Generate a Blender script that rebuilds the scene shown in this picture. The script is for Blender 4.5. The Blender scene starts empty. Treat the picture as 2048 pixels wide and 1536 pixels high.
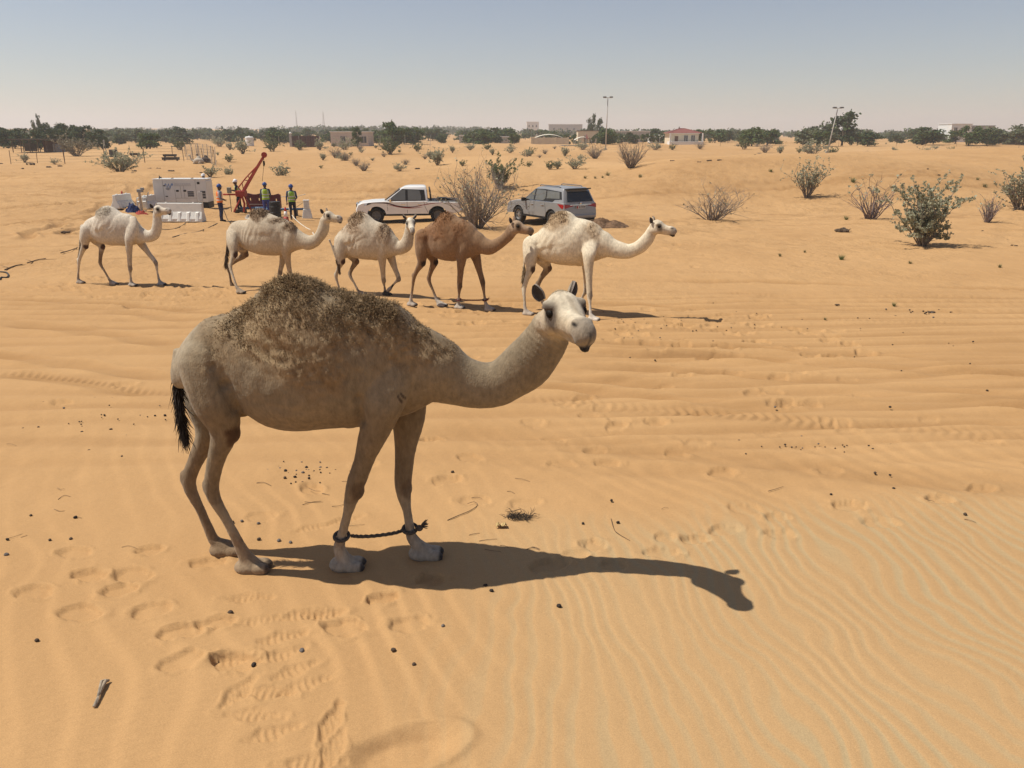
import bpy, bmesh, math, random
import numpy as np
from mathutils import Vector, Matrix

# ------------------------------------------------------------------ camera, sky, sun, exposure
S = bpy.context.scene
col = S.collection
FPX, PITCH, CAMZ = 1538.0, math.radians(18.0), 2.5
cam_data = bpy.data.cameras.new('camera')
cam_data.sensor_fit = 'HORIZONTAL'; cam_data.sensor_width = 36.0
cam_data.lens = FPX / 2048 * 36.0
cam_data.clip_start = 0.05; cam_data.clip_end = 20000
cam = bpy.data.objects.new('camera', cam_data); col.objects.link(cam)
cam.location = (0, 0, CAMZ); cam.rotation_euler = (math.pi/2 - PITCH, 0, 0)
S.camera = cam

SUN_EL = math.radians(59.5)
sh = np.array([1.0, -0.05]); sh /= np.linalg.norm(sh)          # the way shadows fall
W = bpy.data.worlds.new('World'); S.world = W; W.use_nodes = True
nt = W.node_tree; nt.nodes.clear()
wo = nt.nodes.new('ShaderNodeOutputWorld'); bg = nt.nodes.new('ShaderNodeBackground')
sky = nt.nodes.new('ShaderNodeTexSky'); sky.sky_type = 'NISHITA'; sky.sun_disc = False
sky.sun_elevation = SUN_EL; sky.sun_rotation = math.atan2(-sh[0], -sh[1])
sky.air_density = 1.0; sky.dust_density = 0.4; sky.ozone_density = 2.0; sky.altitude = 0
hs = nt.nodes.new('ShaderNodeHueSaturation'); hs.inputs['Saturation'].default_value = 0.82; hs.inputs['Hue'].default_value = 0.508
nt.links.new(sky.outputs[0], hs.inputs['Color']); nt.links.new(hs.outputs[0], bg.inputs[0])
bg.inputs[1].default_value = 0.08
nt.links.new(bg.outputs[0], wo.inputs[0])
sd = bpy.data.lights.new('sun', 'SUN'); sd.energy = 5.0; sd.angle = math.radians(0.53); sd.color = (1.0, 0.93, 0.82)
sun = bpy.data.objects.new('sun', sd); col.objects.link(sun)
ldir = Vector((sh[0]*math.cos(SUN_EL), sh[1]*math.cos(SUN_EL), -math.sin(SUN_EL)))
sun.rotation_euler = ldir.to_track_quat('-Z', 'Y').to_euler(); sun.location = (-20, 5, 40)
S.view_settings.view_transform = 'Standard'; S.view_settings.look = 'None'
S.view_settings.gamma = 1.0; S.view_settings.use_curve_mapping = False
S.view_settings.exposure = 0.12
S.cycles.max_bounces = 6; S.cycles.volume_bounces = 1

rnd = random.Random(7)
R = np.random.RandomState(11)

# ------------------------------------------------------------------ noise
def _h(ix, iy, seed):
    n = (ix.astype(np.int64)*374761393 + iy.astype(np.int64)*668265263 + seed*1442695041) & 0x7fffffff
    n = ((n ^ (n >> 13)) * 1274126177) & 0x7fffffff
    return ((n ^ (n >> 16)) & 0xffff) / 65535.0
def vnoise(x, y, seed=0):
    x = np.asarray(x, float); y = np.asarray(y, float)
    ix = np.floor(x); iy = np.floor(y); fx = x-ix; fy = y-iy
    fx = fx*fx*fx*(fx*(fx*6-15)+10); fy = fy*fy*fy*(fy*(fy*6-15)+10)
    a = _h(ix, iy, seed); b = _h(ix+1, iy, seed); c = _h(ix, iy+1, seed); d = _h(ix+1, iy+1, seed)
    return (a*(1-fx)+b*fx)*(1-fy) + (c*(1-fx)+d*fx)*fy - 0.5
def fbm(x, y, seed=0, o=3):
    r = 0; a = 1.0
    for k in range(o):
        r = r + a*vnoise(x*2**k, y*2**k, seed+k*17); a *= 0.5
    return r
def sstep(a, b, x):
    t = np.clip((np.asarray(x, float)-a)/(b-a), 0, 1); return t*t*(3-2*t)

# ------------------------------------------------------------------ the lie of the land
YK = np.array([-200, 0, 4.3, 13, 20, 27, 37, 46, 60, 75, 95, 120, 160, 250, 500, 1200, 4200.])
AZ = np.array([-1.2, -.66, -.4, -.2, 0., .12, .28, .45, .7, 1.3])
DROP = np.array([   # metres below the camera, one row per azimuth
 [2.3,2.5,2.70,3.10,3.40,3.55,3.55,3.25,2.57,3.55,3.45,2.9,2.4,2.5,1.5,-4.,-10],
 [2.3,2.5,2.70,3.10,3.40,3.58,3.60,3.25,2.57,3.55,3.45,2.9,2.4,2.5,1.5,-4.,-10],
 [2.3,2.5,2.70,3.11,3.44,3.72,4.10,4.00,2.80,3.60,3.35,3.0,2.55,2.5,1.5,-3.5,-9],
 [2.3,2.5,2.70,3.11,3.44,3.77,4.22,4.20,3.00,3.55,3.05,2.75,2.6,2.5,1.6,-3.,-8],
 [2.3,2.5,2.70,3.11,3.44,3.74,4.14,4.22,3.10,3.10,2.75,2.70,2.6,2.6,2.2,0.5,0],
 [2.3,2.5,2.70,3.11,3.44,3.70,3.80,3.95,2.75,2.50,3.00,2.85,2.6,2.6,2.5,2.0,2],
 [2.3,2.5,2.70,3.10,3.42,3.66,3.92,4.05,2.30,2.05,2.55,3.10,2.6,2.6,2.6,2.4,2],
 [2.3,2.5,2.70,3.10,3.42,3.68,3.85,3.95,2.45,1.95,1.72,3.40,3.0,2.6,2.7,2.4,2],
 [2.3,2.5,2.70,3.10,3.42,3.70,3.80,3.85,2.50,1.90,1.68,3.40,3.0,2.6,2.7,2.4,2],
 [2.3,2.5,2.70,3.10,3.42,3.70,3.80,3.85,2.50,1.90,1.68,3.40,3.0,2.6,2.7,2.4,2]])
# smooth the table along distance with a cubic (Catmull-Rom) and along azimuth with smoothstep-linear
def _hermite(xk, yk, x):
    i = np.clip(np.searchsorted(xk, x)-1, 0, len(xk)-2)
    m = np.zeros_like(yk); m[1:-1] = 0.5*((yk[2:]-yk[1:-1])/(xk[2:]-xk[1:-1]) + (yk[1:-1]-yk[:-2])/(xk[1:-1]-xk[:-2]))
    hstep = xk[i+1]-xk[i]; t = (x-xk[i])/hstep
    return ((2*t**3-3*t**2+1)*yk[i] + (t**3-2*t**2+t)*hstep*m[i] + (-2*t**3+3*t**2)*yk[i+1] + (t**3-t**2)*hstep*m[i+1])
_T0, _T1, _TN = math.asinh(-50.0), math.asinh(1060.0), 8000
_TY = 4*np.sinh(np.linspace(_T0, _T1, _TN))
_TAB = np.stack([_hermite(YK, d, np.clip(_TY, YK[0], YK[-1])) for d in DROP])
def base_z(x, y):
    x = np.asarray(x, float); y = np.asarray(y, float)
    az = np.clip(x/np.maximum(y, 1.0), AZ[0], AZ[-1]-1e-6)
    f = np.clip((np.arcsinh(y/4)-_T0)/(_T1-_T0)*(_TN-1), 0, _TN-1.001); j = f.astype(int); f = f-j
    i = np.clip(np.searchsorted(AZ, az)-1, 0, len(AZ)-2)
    t = (az-AZ[i])/(AZ[i+1]-AZ[i]); t = t*t*(3-2*t)*0.6+t*0.4
    a = _TAB[i, j]*(1-f)+_TAB[i, j+1]*f; b = _TAB[i+1, j]*(1-f)+_TAB[i+1, j+1]*f
    return CAMZ - (a*(1-t)+b*t)
def roll_z(x, y):                       # gentle rolls of the sand
    x = np.asarray(x, float); y = np.asarray(y, float)
    z = 0.05*fbm(x/3.1, y/2.2, 3)*sstep(2.0, 7, y)
    z = z + 0.25*fbm(x/9., y/7., 5)*sstep(24, 50, y)*(1-0.6*sstep(200, 500, y))
    z = z + 0.5*fbm(x/24., y/18., 9)*sstep(55, 110, y)
    az = x/np.maximum(y, 1.0)
    z = z + 1.3*fbm(x/12., y/30., 131, 2)*sstep(41, 56, y)*(1-sstep(88, 105, y))*sstep(.08, .2, az)
    z = z + 0.6*fbm(x/9., y/22., 133, 2)*sstep(46, 60, y)*(1-sstep(100, 120, y))*sstep(.1, .0, az)
    z = z + 9.0*fbm(x/420., y/300., 21)*sstep(450, 1200, y)
    return z
def gz(x, y):
    a = np.atleast_1d(np.asarray(x, float)); b = np.atleast_1d(np.asarray(y, float))
    r = base_z(a, b) + roll_z(a, b)
    return r if np.ndim(x) else float(r[0])

# ------------------------------------------------------------------ pixels to places
CP, SP = math.cos(PITCH), math.sin(PITCH)
def ray(u, v):
    a = (u-1024)/FPX; b = -(v-768)/FPX
    return np.array([a, CP + b*SP, -SP + b*CP])
_KY = np.geomspace(2.0, 3000, 1500)
def ground_at(u, v):
    r = ray(u, v); r = r/r[1]
    X = r[0]*_KY; Z = CAMZ + r[2]*_KY
    below = Z < base_z(X, _KY)+roll_z(X, _KY)
    i = int(np.argmax(below)) if below.any() else len(_KY)-1
    k = np.linspace(_KY[max(i-1, 0)], _KY[i], 30); d = CAMZ+r[2]*k - gz(r[0]*k, k); j = max(1, int(np.argmax(d < 0)))
    t = d[j-1]/(d[j-1]-d[j]+1e-12); t = min(1.0, max(0.0, t)); hi = k[j-1]+(k[j]-k[j-1])*t
    return np.array([r[0]*hi, hi, CAMZ+r[2]*hi])
def on_ground(u, y):                    # a spot on the ground at forward distance y, under image column u
    zc = CAMZ-2.5
    for _ in range(4):
        depth = y*CP - (zc-CAMZ)*SP
        x = (u-1024)/FPX*depth; zc = gz(x, y)
    return np.array([x, y, zc])
def ppm(p):                             # pixels per metre at a place
    return FPX/(p[1]*CP + (CAMZ-p[2])*SP)

# ------------------------------------------------------------------ mesh helpers
def link(o, parent=None):
    col.objects.link(o)
    if parent is not None: o.parent = parent
    return o
def tag(o, label=None, cat=None, group=None, kind=None):
    if label: o['label'] = label
    if cat: o['category'] = cat
    if group: o['group'] = group
    if kind: o['kind'] = kind
    return o
def empty(name, loc=(0, 0, 0), rz=0.0, label=None, cat=None, group=None):
    o = bpy.data.objects.new(name, None); o.empty_display_size = 0.1
    o.location = loc; o.rotation_euler = (0, 0, rz); link(o)
    return tag(o, label, cat, group)
def mesh_np(name, V, F, mat=None, parent=None, smooth=True, colors=None):
    me = bpy.data.meshes.new(name)
    V = np.asarray(V, np.float64)
    if isinstance(F, np.ndarray):
        n, k = F.shape
        me.vertices.add(len(V)); me.vertices.foreach_set('co', V.astype(np.float32).ravel())
        me.loops.add(n*k); me.loops.foreach_set('vertex_index', F.astype(np.int32).ravel())
        me.polygons.add(n); me.polygons.foreach_set('loop_start', (np.arange(n)*k).astype(np.int32))
        me.update(calc_edges=True)
    else:
        me.from_pydata([tuple(v) for v in V], [], [tuple(f) for f in F]); me.update()
    if smooth: me.polygons.foreach_set('use_smooth', np.ones(len(me.polygons), bool))
    if colors is not None:
        at = me.color_attributes.new('Col', 'FLOAT_COLOR', 'POINT')
        c = np.ones((len(V), 4), np.float32); c[:, :3] = colors
        at.data.foreach_set('color', c.ravel())
    if mat: me.materials.append(mat)
    return link(bpy.data.objects.new(name, me), parent)

class MB:
    """collects boxes, tubes, lofts into one mesh"""
    def __init__(s): s.v = []; s.f = []
    def add(s, V, F, M=None):
        o = len(s.v)
        for p in V:
            p = Vector(p)
            s.v.append(tuple(M @ p) if M is not None else tuple(p))
        s.f += [tuple(o+i for i in f) for f in F]; return s
    def box(s, c, d, M=None, taper=1.0, rot=None):
        x, y, z = d[0]/2, d[1]/2, d[2]/2; t = taper
        V = [(-x,-y,-z),(x,-y,-z),(x,y,-z),(-x,y,-z),(-x*t,-y*t,z),(x*t,-y*t,z),(x*t,y*t,z),(-x*t,y*t,z)]
        if rot is not None: V = [tuple(rot @ Vector(p)) for p in V]
        V = [(p[0]+c[0], p[1]+c[1], p[2]+c[2]) for p in V]
        return s.add(V, [(0,3,2,1),(4,5,6,7),(0,1,5,4),(1,2,6,5),(2,3,7,6),(3,0,4,7)], M)
    def tube(s, pts, r, n=8, M=None, cap=True):
        pts = [Vector(p) for p in pts]; rs = r if hasattr(r, '__len__') else [r]*len(pts)
        V = []; F = []; ref = None
        for i, p in enumerate(pts):
            t = (pts[min(i+1, len(pts)-1)] - pts[max(i-1, 0)])
            t = t.normalized() if t.length > 1e-9 else Vector((0, 0, 1))
            if ref is None: ref = t.orthogonal().normalized()
            a = (ref - t*ref.dot(t)); a = a.normalized() if a.length > 1e-6 else t.orthogonal().normalized(); ref = a
            b = t.cross(a)
            for k in range(n):
                w = 2*math.pi*k/n; V.append(p + (a*math.cos(w)+b*math.sin(w))*rs[i])
        for i in range(len(pts)-1):
            for k in range(n):
                F.append((i*n+k, i*n+(k+1) % n, (i+1)*n+(k+1) % n, (i+1)*n+k))
        if cap: F += [tuple(range(n-1, -1, -1)), tuple((len(pts)-1)*n+k for k in range(n))]
        return s.add(V, F, M)
    def ell(s, c, r, nu=12, nv=8, M=None):
        V = [(c[0], c[1], c[2]-r[2])]; F = []
        for j in range(1, nv):
            a = math.pi*j/nv - math.pi/2
            for i in range(nu):
                w = 2*math.pi*i/nu
                V.append((c[0]+r[0]*math.cos(a)*math.cos(w), c[1]+r[1]*math.cos(a)*math.sin(w), c[2]+r[2]*math.sin(a)))
        V.append((c[0], c[1], c[2]+r[2])); L = len(V)-1
        for i in range(nu):
            F.append((0, 1+(i+1) % nu, 1+i)); F.append((L, 1+(nv-2)*nu+i, 1+(nv-2)*nu+(i+1) % nu))
            for j in range(nv-2):
                F.append((1+j*nu+i, 1+j*nu+(i+1) % nu, 1+(j+1)*nu+(i+1) % nu, 1+(j+1)*nu+i))
        return s.add(V, F, M)
    def prism(s, poly, y0, y1, M=None):            # polygon in x,z pushed along y
        n = len(poly); V = [(p[0], y0, p[1]) for p in poly]+[(p[0], y1, p[1]) for p in poly]
        F = [tuple(range(n)), tuple(range(2*n-1, n-1, -1))]+[(i, i+n, (i+1) % n+n, (i+1) % n) for i in range(n)]
        return s.add(V, F, M)
    def rev(s, prof, c=(0, 0, 0), n=16, M=None):    # (r, z) profile about the z axis
        V = []; F = []
        for r, z in prof:
            for k in range(n):
                w = 2*math.pi*k/n; V.append((c[0]+r*math.cos(w), c[1]+r*math.sin(w), c[2]+z))
        m = len(prof)
        for j in range(m-1):
            for k in range(n): F.append((j*n+k, j*n+(k+1) % n, (j+1)*n+(k+1) % n, (j+1)*n+k))
        F += [tuple(range(n-1, -1, -1)), tuple((m-1)*n+k for k in range(n))]
        return s.add(V, F, M)
    def build(s, name, mat, parent=None, smooth=False, bevel=0, kind=None, auto=None):
        o = mesh_np(name, s.v, s.f, mat, parent, smooth)
        bm = bmesh.new(); bm.from_mesh(o.data); bmesh.ops.recalc_face_normals(bm, faces=bm.faces)
        if bevel:
            es = [e for e in bm.edges if e.is_manifold and e.calc_face_angle(0) > 0.5]
            bmesh.ops.bevel(bm, geom=es, offset=bevel, segments=2, profile=0.6, affect='EDGES', clamp_overlap=True)
        if auto:
            for f in bm.faces: f.smooth = True
            for e in bm.edges:
                if e.is_manifold and e.calc_face_angle(0) > auto: e.smooth = False
        bm.to_mesh(o.data); bm.free(); o.data.update()
        if kind: o['kind'] = kind
        return o
def copy_tree(o, parent=None):
    c = o.copy(); link(c, parent)
    for ch in list(o.children): copy_tree(ch, c)
    return c

# ------------------------------------------------------------------ materials
_MC = {}
def mat(name, c, rough=0.7, metal=0.0, var=0.12, scale=8.0, bump=0.0, bscale=60.0, alpha=None, spec=0.3, emit=None, trans=0.0, coat=0.0):
    if name in _MC: return _MC[name]
    m = bpy.data.materials.new(name); m.use_nodes = True; nd = m.node_tree.nodes; lk = m.node_tree.links
    b = nd['Principled BSDF']; b.inputs['Roughness'].default_value = rough; b.inputs['Metallic'].default_value = metal
    b.inputs['Specular IOR Level'].default_value = spec; b.inputs['Coat Weight'].default_value = coat
    b.inputs['Transmission Weight'].default_value = trans
    tc = nd.new('ShaderNodeTexCoord'); n = nd.new('ShaderNodeTexNoise'); n.inputs['Scale'].default_value = scale
    n.inputs['Detail'].default_value = 5; lk.new(tc.outputs['Object'], n.inputs['Vector'])
    rp = nd.new('ShaderNodeMapRange'); rp.inputs[3].default_value = 1-var; rp.inputs[4].default_value = 1+var
    rp.inputs[1].default_value = 0.3; rp.inputs[2].default_value = 0.7
    lk.new(n.outputs[0], rp.inputs[0])
    mx = nd.new('ShaderNodeVectorMath'); mx.operation = 'SCALE'; mx.inputs[0].default_value = c
    lk.new(rp.outputs[0], mx.inputs['Scale']); lk.new(mx.outputs[0], b.inputs['Base Color'])
    if bump:
        n2 = nd.new('ShaderNodeTexNoise'); n2.inputs['Scale'].default_value = bscale; n2.inputs['Detail'].default_value = 4
        lk.new(tc.outputs['Object'], n2.inputs['Vector'])
        bp = nd.new('ShaderNodeBump'); bp.inputs['Strength'].default_value = bump; bp.inputs['Distance'].default_value = 0.02
        lk.new(n2.outputs[0], bp.inputs['Height']); lk.new(bp.outputs[0], b.inputs['Normal'])
    _MC[name] = m; return m
def vcol_mat(name, rough=0.9, bump=0.25, bscale=90., var=0.15, vscale=14., sheen=0.0, stretch=(1, 1, 1), spec=0.2):
    if name in _MC: return _MC[name]
    m = bpy.data.materials.new(name); m.use_nodes = True; nd = m.node_tree.nodes; lk = m.node_tree.links
    b = nd['Principled BSDF']; b.inputs['Roughness'].default_value = rough; b.inputs['Specular IOR Level'].default_value = spec
    b.inputs['Sheen Weight'].default_value = sheen
    a = nd.new('ShaderNodeVertexColor'); a.layer_name = 'Col'
    tc = nd.new('ShaderNodeTexCoord'); mp = nd.new('ShaderNodeMapping'); mp.inputs['Scale'].default_value = stretch
    lk.new(tc.outputs['Object'], mp.inputs[0])
    n = nd.new('ShaderNodeTexNoise'); n.inputs['Scale'].default_value = vscale; n.inputs['Detail'].default_value = 7; n.inputs['Roughness'].default_value = 0.65
    lk.new(mp.outputs[0], n.inputs['Vector'])
    rp = nd.new('ShaderNodeMapRange'); rp.inputs[1].default_value = 0.3; rp.inputs[2].default_value = 0.7
    rp.inputs[3].default_value = 1-var; rp.inputs[4].default_value = 1+var; lk.new(n.outputs[0], rp.inputs[0])
    mx = nd.new('ShaderNodeVectorMath'); mx.operation = 'SCALE'
    lk.new(a.outputs[0], mx.inputs[0]); lk.new(rp.outputs[0], mx.inputs['Scale']); lk.new(mx.outputs[0], b.inputs['Base Color'])
    n2 = nd.new('ShaderNodeTexNoise'); n2.inputs['Scale'].default_value = bscale; n2.inputs['Detail'].default_value = 5
    lk.new(mp.outputs[0], n2.inputs['Vector'])
    bp = nd.new('ShaderNodeBump'); bp.inputs['Strength'].default_value = bump; bp.inputs['Distance'].default_value = 0.01
    lk.new(n2.outputs[0], bp.inputs['Height']); lk.new(bp.outputs[0], b.inputs['Normal'])
    _MC[name] = m; return m
# ------------------------------------------------------------------ sand: one sheet from the camera's feet to the horizon
def make_sand():
    fine = np.linspace(-0.68, 0.68, 820)
    rest = np.linspace(0.68, 2*math.pi-0.68, 90)[1:-1]
    ang = np.concatenate([fine, rest])
    rad = np.concatenate([np.array([.002,.3,.5,.75,1.,1.3]), np.geomspace(1.6, 16, 500)[:-1], np.geomspace(16, 70, 200)[:-1], np.geomspace(70, 4000, 100)])
    A, Rr = np.meshgrid(ang, rad)
    X = Rr*np.sin(A); Y = Rr*np.cos(A)
    shp = X.shape
    X = X.ravel(); Y = Y.ravel()
    Z = base_z(X, Y) + roll_z(X, Y)
    near = (Y > 0.8) & (Y < 75) & (np.abs(X) < 60)
    x = X[near]; y = Y[near]; z = np.zeros_like(x); dust = np.zeros_like(x); tone = np.zeros_like(x)
    # wind ripples whose crests run away from the camera, about 12 cm apart
    wx = x + 0.30*fbm(x/0.95, y/1.3, 31, 2) + 0.11*vnoise(x/0.30, y/0.42, 33) + 0.10*y + 0.035*vnoise(x/.13, y/.17, 36)
    reg = sstep(-0.9, 0.6, x + 0.5*fbm(x/1.2, y/1.2, 35))*(1-sstep(4.5, 5.6, y - 0.12*x + 0.5*fbm(x/.8, y/.8, 36)))
    lam = 0.108
    ph = 2*math.pi*wx/lam
    rip = np.sin(ph + 0.5*np.sin(ph))
    amp = 0.0016*reg*(0.35 + 1.3*np.clip(fbm(x/.6, y/.9, 38, 2)+.5, 0, 1))
    z += amp*rip
    dust += reg*sstep(0.15, -0.8, rip)*0.6*(0.2+np.clip(fbm(x/.9, y/1.3, 40)+.45, 0, 1))
    # broader, weaker ripples on the other near sand
    wx2 = 0.8*x + 0.45*y + 0.4*fbm(x/1.3, y/1.3, 41, 2)
    ph2 = 2*math.pi*wx2/0.21
    z += 0.0042*np.sin(ph2+.5*np.sin(ph2))*(1-0.8*reg)*(1-sstep(6, 9, y))*(0.3+np.clip(fbm(x/.9, y/.9, 43)+.4, 0, 1))
    wx3 = -0.35*x + 0.9*y + 0.06*fbm(x/.4, y/.4, 44, 2)
    z += 0.0011*np.sin(2*math.pi*wx3/0.055)*(1-0.8*reg)*(1-sstep(6.5, 9, y))
    # trampled, lumpy sand
    lump = sstep(4.6, 6.0, y)
    z += lump*0.020*fbm(x/0.42, y/0.32, 45, 3)*(0.35+1.2*np.clip(fbm(x/2.4, y/2., 46)+.3, 0, 1))
    z += sstep(14, 26, y)*0.06*fbm(x/0.9, y/0.7, 47, 3)*(0.3+1.5*np.clip(fbm(x/6, y/5, 48)+.25, 0, 1))
    # wheel tracks: (u1, v1, u2, v2, half width, depth, tread)
    TR = [(-250,715,345,788,.15,.030,1), (-250,690,345,755,.16,.014,0), (0,640,400,700,.2,.010,0), (0,605,400,640,.2,.01,0),
          (840,868,2300,985,.20,.007,0), (1040,800,2300,895,.17,.020,1), (1040,772,2300,878,.13,.022,0), (1120,752,2300,835,.17,.030,0),
          (1150,726,2300,812,.15,.020,0), (1150,700,2300,772,.16,.030,0), (1180,682,2300,740,.14,.016,0), (860,905,2300,1010,.16,.004,0),
          (1180,652,2300,690,.14,.010,1), (1060,628,2300,655,.16,.014,1), (900,600,2300,633,.18,.018,0), (800,572,2300,606,.17,.018,1),
          (700,548,2300,585,.17,.016,0), (600,538,2300,553,.16,.014,1), (-200,585,700,640,.2,.014,0),
          (-200,505,430,485,.2,.03,0), (-200,480,300,470,.2,.025,0), (-200,545,560,500,.2,.022,0), (500,520,1000,540,.18,.015,1),
          (-200,352,420,352,.25,.07,0), (-200,361,450,361,.25,.07,0), (-200,372,360,370,.25,.06,0), (-200,395,330,378,.28,.07,0), (-200,408,300,396,.28,.06,0),
          (-200,440,330,405,.28,.06,0), (-200,470,350,420,.28,.05,0), (30,480,260,370,.25,.05,0), (130,470,310,365,.25,.05,0), (600,385,1100,378,.3,.06,0), (600,400,900,395,.3,.05,0),
          (1180,400,1900,352,.3,.04,0)]
    for k, (u1, v1, u2, v2, w, dep, tread) in enumerate(TR):
        a = ground_at(u1, v1)[:2]; b = ground_at(u2, v2)[:2]; d = b-a; L = np.linalg.norm(d); d /= L
        s = (x-a[0])*d[0] + (y-a[1])*d[1]; c = -(x-a[0])*d[1] + (y-a[1])*d[0]
        far = 0.12 + 0.004*(a[1]+b[1])
        c = c + far*1.3*vnoise(s/2.7, s*0+k*3.3, 50+k) + far*.6*vnoise(s/.8, s*0+k, 90+k)
        m = np.abs(c) < 4*w
        if not m.any(): continue
        cc = c[m]/w; ss = s[m]
        dep = dep*(2.3 if not tread else .6)*(1 if a[1] < 25 else .8)
        fade = sstep(-.3, .8, ss)*(1-sstep(L-.8, L+.3, ss))*(0.15+1.3*np.clip(vnoise(ss/1.9, ss*0, 70+k)+.5, 0, 1))*(1 if not tread else (.3+1.2*np.clip(vnoise(ss/.5, ss*0, 170+k)+.4, 0, 1)))
        prof = -np.exp(-(cc/0.95)**4) + 0.62*np.exp(-((np.abs(cc)-1.45)/.38)**2)
        if tread:
            prof = prof*0.55 + np.exp(-(cc/0.9)**4)*0.55*np.sin(2*math.pi*(ss+0.5*np.abs(c[m]))/0.115)
        z[m] += dep*fade*prof
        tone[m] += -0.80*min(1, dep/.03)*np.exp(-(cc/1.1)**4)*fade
    # long soft swells along the driving lane and wind-carved rough ground
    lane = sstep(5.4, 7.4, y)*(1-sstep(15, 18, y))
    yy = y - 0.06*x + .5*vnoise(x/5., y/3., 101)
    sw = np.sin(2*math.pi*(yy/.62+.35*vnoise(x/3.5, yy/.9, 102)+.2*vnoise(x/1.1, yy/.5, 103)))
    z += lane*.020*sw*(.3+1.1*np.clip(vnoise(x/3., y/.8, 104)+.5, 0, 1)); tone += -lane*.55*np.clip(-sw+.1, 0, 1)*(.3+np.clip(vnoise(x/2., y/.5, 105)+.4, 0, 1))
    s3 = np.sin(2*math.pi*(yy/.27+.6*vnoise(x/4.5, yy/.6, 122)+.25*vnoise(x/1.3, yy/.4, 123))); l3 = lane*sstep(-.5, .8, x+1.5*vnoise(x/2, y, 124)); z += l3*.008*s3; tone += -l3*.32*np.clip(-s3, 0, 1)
    mid = sstep(26, 32, y)*(1-sstep(58, 70, y)); rg_ = np.abs(fbm(x/2.2, y/1.3, 111, 4)); z += mid*.16*np.clip(.25-rg_, 0, 1)*(.3+np.clip(fbm(x/8, y/5, 113)+.3, 0, 1)*1.6)
    tone += -mid*.5*np.clip(.22-rg_, 0, 1)*3*np.clip(fbm(x/7, y/4, 115)+.25, 0, 1)
    # prints: oval camel pads and boot soles
    def pr(px, py, ang, ln, wd, dep, boot):
        m = (np.abs(x-px) < .45) & (np.abs(y-py) < .45)
        if not m.any(): return
        dx = x[m]-px; dy = y[m]-py; a = dx*math.cos(ang)+dy*math.sin(ang); b = -dx*math.sin(ang)+dy*math.cos(ang)
        if boot:
            wloc = wd*(0.86+0.2*np.cos(2*math.pi*(a/ln*0.75+0.1)))
        else: wloc = wd
        r = np.sqrt((a/ln)**2+(b/wloc)**2) + .35*vnoise(dx/.06+px*7, dy/.06+py*5, 61) + .15*vnoise(dx/.025, dy/.025+px*9, 62)
        dd = -dep*(1-sstep(.80, 1.02, r)) + dep*0.55*np.exp(-((r-1.22)/.17)**2)*(0.5+0.5*np.sin(3*np.arctan2(b, a)+px*9))
        if boot: dd += dep*0.30*(1-sstep(.6, .85, r))*np.sign(np.sin(2*math.pi*a/0.036+2.0*np.cos(b/wd*1.5)))*0.8
        z[m] += dd
    BOOT = [(500,1195,.1),(520,1240,.15),(640,1225,.3),(560,1275,.4),(590,1340,.5),(470,1310,.3),(510,1430,.2),(545,1465,.3),(540,1385,.2),(650,1230,.6),
            (665,1440,1.4),(625,1525,.1),(625,1055,.5),(690,1040,.5),(600,1230,.25),(560,1310,.35),(610,1370,.6),(670,1490,1.45),(480,1380,1.3)]
    for u, v, a in BOOT:
        p = ground_at(u, v); pr(p[0], p[1], a+rnd.gauss(0, .15), .150, .054, rnd.uniform(.009, .015), True)
    PAD = [(68,1183,.05),(240,1178,.2),(158,1225,0),(305,1220,.15),(440,1243,.2),(365,1262,.3),(690,1255,0),(815,1248,.1),(470,1322,.3),(365,1320,.5),(150,1105,0),
           (300,1100,0),(415,1125,.1),(265,1150,.1),(180,1150,0),(1555,1035,.2),(1560,1068,0),(1880,1000,.1),(1960,975,.3),(1700,1012,0),(1320,1105,.1),(1330,1075,.3),
           (1150,1110,.2),(1230,1130,.1),(1760,1045,0),(1390,1078,.2),(1100,1130,.3),(860,1160,.2),(770,1195,.3),(125,805,.1),(250,770,0),(1190,1090,.2),(1450,1060,.1)]
    for u, v, a in PAD:
        p = ground_at(u, v); pr(p[0], p[1], a+rnd.gauss(0, .2), .125*rnd.uniform(.75, 1.2), .08*rnd.uniform(.8, 1.2), rnd.uniform(.016, .030), False)
    g = random.Random(3)
    for k in range(230):                           # along the line the herd walks
        s = g.uniform(-11, 5.5); pr(s+g.gauss(0, .2), 13.3-0.38*(s-.7)+g.gauss(0, .9), g.gauss(-.3, .4), .15, .10, g.uniform(.02, .045), False)
    for k in range(90):
        pr(g.uniform(-3, 5), g.uniform(5.2, 11), g.gauss(0, .5), .13, .09, g.uniform(.01, .025), False)
    for k in range(60):
        pr(g.uniform(-6, 7), g.uniform(20, 36), g.gauss(0, .5), .16, .12, g.uniform(.03, .06), False)
    # the wide scoop at the bottom of the picture
    p = ground_at(800, 1500); a = (x-p[0])*.93+(y-p[1])*.36; b = -(x-p[0])*.36+(y-p[1])*.93
    r = np.sqrt((a/.30)**2+(b/.15)**2)
    z += -0.050*(1-sstep(.45, 1.0, r))+0.014*np.exp(-((r-1.12)/.12)**2)*sstep(-.1, .2, a)
    # disturbed digging near the vehicles
    q = on_ground(1215, 35)
    rr = np.hypot(x-q[0], (y-q[1])*.8)
    tone += -.5*sstep(3.2, .6, rr+1.2*fbm(x, y, 77))
    tone += -.45*sstep(.1, .5, fbm(x/3.5, y/1.1, 78))*sstep(28, 34, y)*(1-sstep(48, 58, y))
    tone += -.55*sstep(.05, .5, fbm(x/.5, y/.5, 80)+.6*fbm(x/4, y/3, 79))*sstep(20, 26, y)*(1-sstep(55, 65, y))*0.6
    azn = x/np.maximum(y, 1)
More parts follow.
